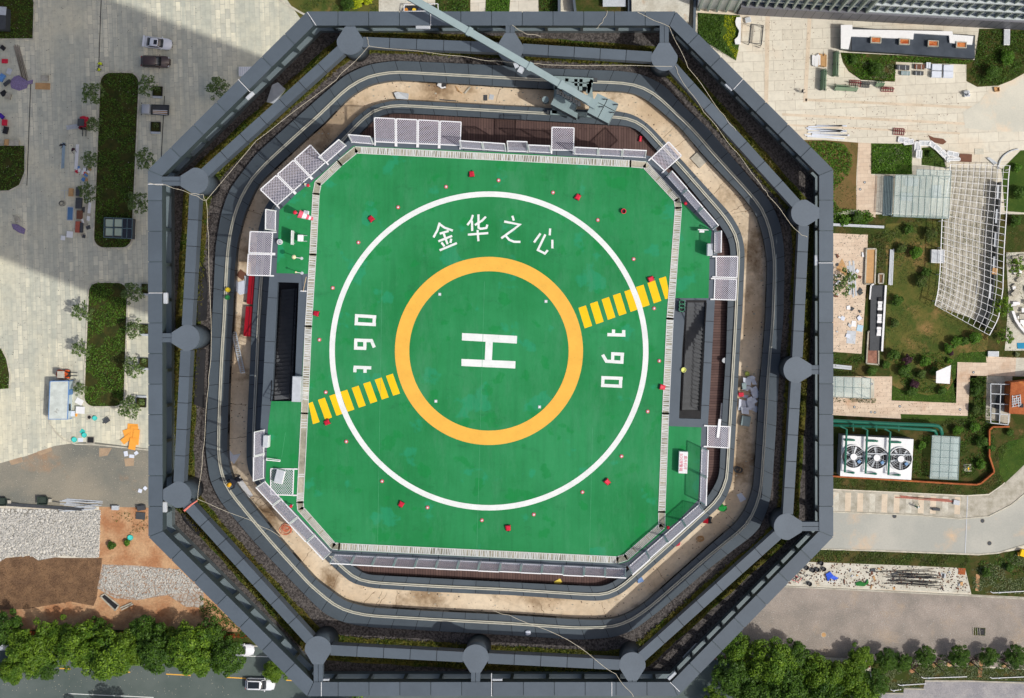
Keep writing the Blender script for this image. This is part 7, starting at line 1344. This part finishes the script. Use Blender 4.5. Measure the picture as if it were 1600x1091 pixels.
# cooling plant
cp = thing('cooling_plant', 'white cooling plant with three big roof fans beside the tower', 'cooling tower', P(1368, 715, 0)); zc = 4.2; top = [(1315.8, 680.5), (1427.5, 686.5), (1423.8, 750), (1312.8, 744)]; MB().prism(PL(top, zc), .3, zc - .05).build('casing', plain('louvred_casing', lin(150, 158, 160), .5, .08, 1, fine=.1), cp); MB().prism(PL(top, zc), zc - .05, zc).build('top_deck', M['white'], cp)
mb = MB(); q = PL(top, zc)
for k in range(5):
    f = .5 + k * .75
    for i in range(4): mb.seg((*q[i], f), (*q[(i + 1) % 4], f), .06, .05)
mb.build('louvre', M['darkgrey'], cp)
for fx_, fy in ((1333, 713.5), (1369.3, 715), (1406.8, 717)):
    c = P(fx_, fy, zc); fan = MB().cyl((c.x, c.y, zc), 1.72, .06, 40).build('fan_well', M['black'], cp); MB().ringstrip([(c.x + 1.86 * math.cos(k * .157), c.y + 1.86 * math.sin(k * .157)) for k in range(40)], [(c.x + 1.74 * math.cos(k * .157), c.y + 1.74 * math.sin(k * .157)) for k in range(40)], zc, zc + .35).build('fan_ring', M['white'], fan); mb = MB(); a0 = R.uniform(0, 1)
    for k in range(5): a_ = a0 + k * 1.2566; mb.plate((c.x + .35 * math.cos(a_ - .25), c.y + .35 * math.sin(a_ - .25), zc + .1), (c.x + 1.6 * math.cos(a_ - .1), c.y + 1.6 * math.sin(a_ - .1), zc + .1), (c.x + 1.6 * math.cos(a_ + .1), c.y + 1.6 * math.sin(a_ + .1), zc + .16), (c.x + .35 * math.cos(a_ + .25), c.y + .35 * math.sin(a_ + .25), zc + .16), .02)
    mb.build('fan_blade', M['galv'], fan); mb = MB()
    for k in range(3):
        for o in (-.12, .12): a_ = .6 + k * 1.047; dx, dy = math.cos(a_), math.sin(a_); mb.seg((c.x - dx * 1.75 - dy * o, c.y - dy * 1.75 + dx * o, zc + .36), (c.x + dx * 1.75 - dy * o, c.y + dy * 1.75 + dx * o, zc + .36), .05, .03)
    for rr_ in (.7, 1.1, 1.45):
        for k in range(30): mb.seg((c.x + rr_ * math.cos(k * .2094), c.y + rr_ * math.sin(k * .2094), zc + .34), (c.x + rr_ * math.cos((k + 1) * .2094), c.y + rr_ * math.sin((k + 1) * .2094), zc + .34), .025, .02)
    mb.build('fan_guard', M['galv'], fan); MB().cyl((c.x, c.y, zc + .3), .52, .35, 20).build('motor', M['white'], fan); MB().bbox((c.x + .85, c.y - .75, zc + .3), (.5, .45, .3), .6).build('gear_box', plain('motor_blue', lin(110, 150, 190), .4, .1, 3), fan)
gp_ = plain('green_pipe_paint', lin(34, 104, 84), .4, .08, 2); zt = zc + .8
for pts in ([(1313, 666), (1323, 671), (1320, 738), (1333, 739)], [(1347, 668), (1355, 672), (1352.5, 740), (1368, 740.5)], [(1382, 670), (1391, 675), (1388, 742), (1405, 742.5)]):
    MB().tube([P(*p, zt) for p in pts] + [P(pts[-1][0] + 1, pts[-1][1], zc)], .17, 10).build('riser_pipe', gp_, cp)
for x, y in ((1327, 687.5), (1363, 689), (1399.5, 691)): MB().tube([P(x - 8, y, zc + .35), P(x + 5, y + .3, zc + .35), P(x + 8, y + .4, zc)], .15, 8).build('inlet_pipe', gp_, cp)
mb = MB(); px_seg(mb, (1352, 708.5), (1424, 711), zc + .55, .16, .1); px_seg(mb, (1349.5, 708), (1349.5, 734), zc + .4, .1, .1); px_seg(mb, (1386, 708), (1385, 736), zc + .4, .1, .1); mb.build('walkway_rail', M['galv'], cp)
one('pipeline', MB().tube([P(1240, 655.5, 2), P(1300, 657.5, 2), P(1400, 662.5, 2), P(1458, 664.5, 2), P(1466, 666, 2), P(1470, 670, 2), P(1471.5, 677, 1.9), P(1471.5, 679, .5)], .3, 12), gp_, 'big green pipe running above the cooling plant, upper of two', 'pipe', None, True); one('pipeline', MB().tube([P(1240, 662, 1.6), P(1384, 667.5, 1.6), P(1452, 671.5, 1.6), P(1461, 673, 1.6), P(1463, 678, 1.4), P(1463, 680, .4)], .26, 12), gp_, 'big green pipe running above the cooling plant, lower of two', 'pipe', None, True)
for x in (1333, 1369, 1404): mb = MB(); px_seg(mb, (x, 658 + (x - 1333) * .05), (x + .5, 674), 1.7, .2, .2); px_seg(mb, (x, 660), (x, 661), .8, .2, 1.6); one('pipe_branch', mb, gp_, 'green branch pipe standing between the two big green pipes', 'pipe', 'green branch pipes above the cooling plant')
glass_roof('plant_room', 'low blue grey glass roof right of the cooling plant', [(1456.7, 680.5), (1500, 683), (1497, 750), (1453, 748)], 1.6, 3, 6, 'roof'); MB().prism(PL([(1459, 683), (1497, 685), (1494, 746), (1456, 744)]), 0, .5).build('tank', M['crane'], bpy.data.objects['plant_room'])
wl_ = [(1250, 740), (1303, 744), (1426, 751.5), (1500, 756), (1525, 757), (1532, 755), (1552, 738), (1552, 734), (1545, 713), (1545, 672), (1550, 667), (1576, 666.5)]; mb = MB(); [px_seg(mb, wl_[k], wl_[k + 1], .6, .24, 1.2) for k in range(len(wl_) - 1)]; one('garden_wall', mb, rust, 'rust coloured garden wall curving round the cooling plant', 'wall')
t = thing('hydrant', 'yellow tap stand on a bare patch behind the plant room', 'hydrant', (0, 0, 0)); MB().tube([(0, 0, 0), (0, 0, .8), (0, -.35, .8)], .06, 8).build('pipe', M['yellow'], t); MB().cyl((0, 0, .8), .12, .05, 12).build('valve', M['yellow'], t); MB().prism([(-.6, -.6), (.6, -.6), (.6, .6), (-.6, .6)], 0, .1).build('base', M['conc'], t); place(t, 1511.5, 731, 0)
# pavement things and street furniture
bundle((1403, 776), (1488, 782.5), 3, .12, .1, 'long rusty red bars lying on the pavement', plain('rusty_bar', lin(176, 108, 92), .8, .15, 3), 8, .02, 'bar', None, 'bars'); t = cabinet(1494, 785, 1.0, .75, .4, 'flat grey trolley at the end of the rusty red bars', -10, 'galv', .02, True); cabinet(1462, 795.5, 1.2, .4, .5, 'dark hand machine lying on the pavement', -4, 'darkgrey', .02, True)
for x, y, r_, lb in ((1397.5, 806.5, .42, 'round manhole at the top edge of the curved road'), (1546, 849, .42, 'round manhole on the lower bend of the curved road'), (1535, 814, .4, 'round manhole by the pavement curve'), (1287, 992, .45, 'pale round manhole in the chippings lot'), (1232, 538, .0, ''), (1518.5, 806, .0, '')):
    if r_: t = thing('manhole', lb, 'manhole', (0, 0, 0)); MB().cyl((0, 0, 0), r_, .012, 24).build('frame', M['conc'], t); MB().cyl((0, 0, .012), r_ * .8, .008, 24).build('cover', M['tan_board' if y > 900 else 'darkgrey'], t); place(t, x, y, .01)
t = thing('pit', 'square open pit with a dark hole in the chippings lot', 'pit', P(1530, 987, 0)); MB().prism(PL(rect(1530.5, 987, 18, 12, 2)), .007, .03).build('surround', M['soil_bed'], t); MB().prism(PL(rect(1533, 987, 11, 10, 2)), .03, .04).build('hole', M['black'], t); mb = MB(); [px_seg(mb, (1520 + k * 3.5, 981), (1521 + k * 3.5, 993), .08, .06, .08) for k in range(4)]; mb.build('rebar', M['conc'], t)
mb = MB(); px_seg(mb, (1512, 775), (1508, 865), .03, .12, .05); one('barrier', mb, M['galv'], 'thin grey joint strip across the curved road', 'strip')
for (a_, b_, lb) in (((1443, 1059.8), (1511, 1057.5), 'white pole lying along the stepped kerb, middle one'), ((1550, 1060), (1640, 1056), 'white pole lying along the stepped kerb, rightmost one'), ((1406, 1071), (1447, 1068.5), 'white pole on the second kerb step'), ((1395, 1079.5), (1408, 1077.5), 'short white pole on the first kerb step'), ((1551, 926.5), (1640, 922), 'white pole lying beside the gravel lot kerb')):
    t = thing('pole', lb, 'pole', P((a_[0] + b_[0]) / 2, (a_[1] + b_[1]) / 2, 0)); A2, B2 = P(*a_, .3), P(*b_, .3); MB().tube([A2, B2], .07, 8).build('shaft', M['white'], t); MB().tube([A2, A2 + Vector((-.35, .2, .05))], .05, 6).build('bracket', M['white'], t); c = A2.lerp(B2, .12); MB().ball((c.x, c.y, .36), (.22, .14, .1), 10, 6).build('lamp_head', M['galv'], t)
for i, (x, y) in enumerate([(1425, 1048), (1460, 1039), (1483, 1038), (1518, 1038), (1569, 1040)]):
    t = thing('tree_stake', ['bare leaning stem on the leftmost orange earth mound', 'bare leaning stem on the second orange earth mound', 'bare leaning stem on the third orange earth mound', 'bare leaning stem on the mound by the earth gap', 'bare leaning stem on the rightmost orange earth mound'][i], 'tree', P(x, y, 0), 'bare stems on orange earth mounds'); c = P(x, y, 0); MB().ball((c.x, c.y, 0), (.5, .42, .22), 12, 6).build('mound', M['soil_orange'], t); MB().tube([(c.x, c.y + .3, 0), (c.x + .25, c.y + .2, 2.5), (c.x + .5, c.y, 5.4)], [.11, .08, .04], 7).build('trunk', M['bark'], t); pp, dd = blob_points((c.x + .1, c.y + .9, .5), (1.0, .6, .5), 70, .2); leaf_obj('leaves', pp, (0, 0, .7), .28, LM['purple'], t)
for px in [[(1531, 1031), (1536, 1031), (1534, 1058), (1527, 1058)], [(1376, 1052), (1381, 1053), (1377, 1078), (1371, 1077)], [(1525, 897), (1531, 898), (1530, 924), (1524, 923)]]: struct('bare_gap', fix(MB().flat(PL(px, .02), .02)), M['soil_orange'])
# debris slab
t = bundle((1392, 903), (1462, 906), 26, .07, .07, 'heap of black plastic pipes on the stained white slab', M['black'], 14, .02, 'pipe', None, 'pipes'); bundle((1372, 893), (1452, 891), 3, .06, .06, 'loose black pipes above the black pipe heap', M['black'], 10, .03, 'pipe', None, 'pipes')
sheet([(1290, 897), (1297, 893), (1302, 899), (1310, 903), (1304, 906), (1297, 903), (1293, 908)], .02, 'crumpled blue tarpaulin on the stained white slab', plain('royal_blue_tarp', lin(52, 92, 210), .6, .1, 2), 'tarpaulin', 'tarpaulin', None, .1, .35); sheet([(1336, 911), (1344, 908), (1352, 911), (1356, 905), (1357, 911), (1350, 916), (1338, 915)], .02, 'crumpled green tarpaulin on the stained white slab', plain('green_tarp', lin(40, 116, 50), .6, .1, 2), 'tarpaulin', 'tarpaulin', None, .1, .3)
for i, (x, y) in enumerate([(1283, 880), (1260, 887), (1270, 891), (1277, 890), (1287, 889), (1265, 912)]):
    t = thing('tub', 'black plastic tub by the tower rim on the stained slab', 'tub', (0, 0, 0), 'black tubs at the left end of the stained slab'); MB().bowl((0, 0, 0), .36, .45, 14).build('tub_wall', M['black'], t); MB().cyl((0, 0, .05), .28, .08, 14).build('content', M['darkgrey'], t); place(t, x, y, .01)
lr = random.Random(23)
for i in range(18): x, y = lr.uniform(1235, 1262), lr.uniform(893, 912); m_ = MB(); a_ = lr.uniform(0, 3.1); px_seg(m_, (x - 5 * math.cos(a_), y - 3 * math.sin(a_)), (x + 5 * math.cos(a_), y + 3 * math.sin(a_)), .1 + .02 * i, .07, .06); one('clamp_bar', m_, [M['black'], M['red'], M['darkgrey']][i % 3], 'short steel bar in the black and red heap at the tower rim', 'bar', 'bars in the black and red heap')
for i in range(26): x, y = lr.choice((lr.uniform(1290, 1400), lr.uniform(1460, 1512))), lr.uniform(884, 920); sheet([(a_ + lr.uniform(-1, 1), b2 + lr.uniform(-1, 1)) for a_, b2 in rect(x, y, lr.uniform(2, 8), lr.uniform(1, 3.5), lr.uniform(0, 180))], .012 + i * .001, 'brown scrap lying on the stained white slab', [M['brown_board'], M['tan_board'], M['galv'], M['darkgrey']][i % 4], 'scrap', 'scrap', 'brown scraps on the stained slab', lr.uniform(.03, .12), .1)
sheet(rect(1503, 893, 11, 10, 4), .05, 'rust brown board at the right end of the stained slab', rust); sheet(rect(1474, 899, 8, 7, 20), .03, 'pale blue board on the stained slab', 'galv'); t = thing('loader', 'bright yellow machine cut by the right edge above the verge', 'machine', (0, 0, 0)); MB().bbox((0, 0, .3), (1.4, 1.1, .8), .2).build('body', M['yellow'], t); MB().bbox((-.6, -.5, 0), (.5, .5, .6), .5).build('bucket', M['amber'], t); place(t, 1599, 864, 0, -30)
# top right plaza things
t = thing('scaffold_frame', 'dark scaffold frame standing on the tan plaza below the office fins', 'scaffold', P(1182, 55, 0)); zf = 2.0; mb = MB(); o4 = [(1174, 38), (1193, 40), (1190, 69), (1171, 67)]
for zz in (.1, zf):
    for k in range(4): px_seg(mb, o4[k], o4[(k + 1) % 4], zz, .09, .09)
for x, y in o4: p = P(x, y, zf); mb.box((p.x, p.y, 0), (.09, .09, zf))
px_seg(mb, (1176, 38), (1173, 67), zf, .07, .07); px_seg(mb, (1190, 40), (1187, 69), zf, .07, .07); px_seg(mb, (1180, 72), (1188, 75), .3, .08, .06); mb.build('tube_frame', M['darkgrey'], t); cabinet(1168.5, 32, .9, .8, .6, 'small white crate above the scaffold frame', 12, 'white', 0, False)
t = thing('screen', 'white wavy edged screen beside the lime planting', 'screen', P(1154, 48, 0)); MB().prism(PL([(1151, 27), (1158, 27), (1157, 69), (1149, 69), (1148, 62), (1153, 57), (1155, 48), (1150, 40), (1149, 33)], .6), 0, .6).build('panel', M['white'], t)
gg_ = plain('green_glass_sheet', lin(108, 146, 112), .12, .08, 1, spec=.7)
def glass_rack(px, py, L, label, deg):
    t = thing('glass_rack', label, 'glass rack', (0, 0, 0))
    for s in (-1, 1):
        for k in range(3): MB().plate((-L / 2, s * (.5 - k * .05), .15), (L / 2, s * (.5 - k * .05), .15), (L / 2, s * (.14 - k * .03), 1.7), (-L / 2, s * (.14 - k * .03), 1.7), .02).build('glass_sheet', gg_, t)
    mb = MB()
    for x in (-L / 2 + .2, 0, L / 2 - .2):
        for s in (-1, 1): mb.seg((x, s * .55, 0), (x, s * .05, 1.8), .07, .07)
        mb.seg((x, -.6, .08), (x, .6, .08), .08, .08)
    mb.build('frame', M['darkgrey'], t); return place(t, px, py, 0, deg)
glass_rack(1306, 101, 4.0, 'tall rack of green glass beside the planted corner', 88); glass_rack(1286.5, 126, 3.3, 'rack of green glass below the white tube stack', 88); glass_rack(1321, 137.5, 3.6, 'rack of green glass lying across under the planted corner', -3)
bundle((1275, 86), (1274.5, 104), 6, .2, .35, 'stack of white wrapped tubes left of the tall glass rack', M['white'], 2, 0, 'tube', None, 'tubes'); bundle((1285, 86), (1284.5, 104), 6, .2, .3, 'stack of brown and grey tubes left of the tall glass rack', M['tan_board'], 2, 0, 'tube', None, 'tubes')
def steel_rack(px, py, w_, h_, label, m, deg):
    t = thing('steel_rack', label, 'rack', (0, 0, 0)); mb = MB()
    for k in range(6): x = -w_ / 2 + w_ * k / 5; mb.seg((x, -h_ / 2, .1), (x, h_ / 2, .1), .08, .1); mb.seg((x, 0, .1), (x, 0, 1.2), .07, .07)
    for y in (-h_ / 2, h_ / 2): mb.seg((-w_ / 2, y, .2), (w_ / 2, y, .2), .1, .12)
    mb.seg((-w_ / 2, 0, 1.2), (w_ / 2, 0, 1.2), .1, .1); mb.build('frame', m, t); return place(t, px, py, 0, deg)
mr = plain('maroon_steel', lin(126, 48, 48), .5, .12, 2); steel_rack(1336, 130.5, 1.7, .9, 'maroon steel rack above the lying glass rack', mr, -3); steel_rack(1351.5, 132.5, 1.3, .9, 'grey green steel rack between maroon rack and white frames', M['darkgrey'], -3); steel_rack(1386, 140, 1.9, .7, 'maroon steel rack standing alone on the plaza', mr, -2); steel_rack(1404, 206, 1.7, 1.0, 'dark red steel cradle above the square hedge', mr, -3); glass_rack(1373.5, 131, 1.3, 'short rack of pale green glass under the hedge', -3)
for i, (x, y, lb) in enumerate([(1464, 105, 'white slab stack, upper left of four'), (1482, 106, 'white slab stack, upper right of four'), (1463.5, 116, 'white slab stack, lower left of four'), (1482, 116.5, 'white slab stack, lower right of four')]):
    t = thing('slab_stack', lb, 'slabs', P(x, y, 0), 'white slab stacks on the plaza')
    for k in range(4): MB().prism(PL(rect(x + R.uniform(-.4, .4), y + R.uniform(-.3, .3), 15, 9.5, 2), .8), .05 + .2 * k, .23 + .2 * k).build('slab', M['paper'], t)
for x, y, w_, h_2, mk, lb in ((1410, 106, 20, 7, 'darkgrey', 'dark wrapped bundle at the hedge end of the stored goods'), (1436, 105, 15, 7, 'brown_board', 'brown strapped bundle beside the dark one'), (1414, 115, 14, 6, 'crane', 'grey green bundle below the dark one'), (1435, 115, 14, 6, 'darkgrey', 'slate bundle below the brown one'), (1449.5, 103, 7, 9, 'paper', 'white sack left of the white slab stacks')): t = thing('bundle', lb, 'bundle', P(x, y, 0)); MB().prism(PL(rect(x, y, w_, h_2, 3)), 0, .6).build('load', M[mk], t); m_ = MB(); [px_seg(m_, (x + o, y - h_2 / 2), (x + o, y + h_2 / 2), .62, .08, .04) for o in (-w_ * .25, w_ * .25)]; m_.build('strap', M['galv'], t)
bundle((1270, 205), (1324, 207), 9, .2, .16, 'stack of pale timber beams above the round hedge', M['paper'], 12, .02, 'beam', None, 'timber'); bundle((1265, 211), (1330, 214), 3, .12, .1, 'white pipes below the pale timber beams', M['white'], 12, .02, 'pipe', None, 'pipes'); sheet([(1450, 211), (1459, 215), (1474, 217), (1479, 222), (1473, 226), (1456, 222)], .03, 'brown plywood sheet on the tan plaza', 'brown_board'); sheet(rect(1509, 247, 19, 12, 2), .4, 'brown square table top at the head of the pergola', 'brown_board', 'table_top', 'table'); sheet(rect(1530, 237, 14, 9, 0), .02, 'cream mortar pad on the plaza', 'slab_dirty', 'pad', 'pad', None, .05); sheet([(1541, 247), (1546, 246), (1559, 255), (1553, 258)], .05, 'torn grey sheeting at the pergola corner', 'galv', 'sheeting', 'sheeting', None, .05, .3)
for i, (x, y, w_, h_2, a_) in enumerate([(1412, 219, 16, 8, 8), (1420, 222, 15, 7, -6), (1434, 229, 9, 14, 2), (1445, 224, 18, 7, 1), (1461, 229, 20, 7, 36), (1469, 236, 22, 7, 45), (1478, 244, 20, 7, 52), (1489, 241, 17, 7, 12), (1436, 241, 8, 12, 3), (1490, 249, 20, 4, 0)]):
    t = thing('window_frame', 'white window frame leaning in the pile along the garden edge', 'frame', P(x, y, 0), 'white window frames piled along the garden edge'); zf = .3 + .05 * i; q = PL(rect(x, y, w_, h_2, a_), zf); mb = MB()
    for k in range(4): mb.seg((*q[k], zf), (*q[(k + 1) % 4], zf), .16, .1)
    m2 = ((q[0][0] + q[1][0]) / 2, (q[0][1] + q[1][1]) / 2); m3 = ((q[2][0] + q[3][0]) / 2, (q[2][1] + q[3][1]) / 2); mb.seg((*m2, zf), (*m3, zf), .12, .09); mb.build('frame', M['white'], t); MB().prism(q, zf - .04, zf - .01).build('pane', M['galv'], t)
cabinet(1510, 147, .9, 1.0, .5, 'white appliance box on the plaza by the standing worker', 6, 'white', 0, False); t = thing('crate', 'open tan crate at the edge of the planted corner', 'crate', P(1557, 139, 0)); wall_ring([(1553.5, 136.5), (1561.5, 136.5), (1562, 142.5), (1555, 143)], .08, .4, M['tan_board'], t); MB().prism(PL([(1553.5, 136.5), (1561.5, 136.5), (1562, 142.5), (1555, 143)]), 0, .06).build('bottom', M['tan_board'], t)
cabinet(1572, 59, .95, 2.5, .6, 'long white chest in the planted corner at upper right', -1, 'white', 0, False)
bundle((1300, 572), (1330, 575), 2, .3, .4, 'pale stone bench in the planting above the small glass roof', M['galv'], 0, 0, 'bench_slab', None, 'bench')
for i, (x, y, lb) in enumerate([(1335, 636, 'small round path light left of the rusty stain'), (1361, 644, 'left of two small round path lights side by side'), (1367, 644.5, 'right of two small round path lights side by side'), (1406, 635, 'small round path light at the path corner'), (1500, 640, 'small round path light near the path bend'), (1521, 582, 'small round path light on the upper path'), (1362, 600, 'small round path light by the small glass roof'), (1351, 285, 'small round path light on the path, upper one'), (1344, 296, 'small round path light on the path, lower one')]):
    t = thing('path_light', lb, 'light', (0, 0, 0)); MB().cyl((0, 0, 0), .2, .05, 14).build('ring', M['darkgrey'], t); MB().cyl((0, 0, .05), .12, .02, 12).build('lens', M['galv'], t); place(t, x, y, .018)
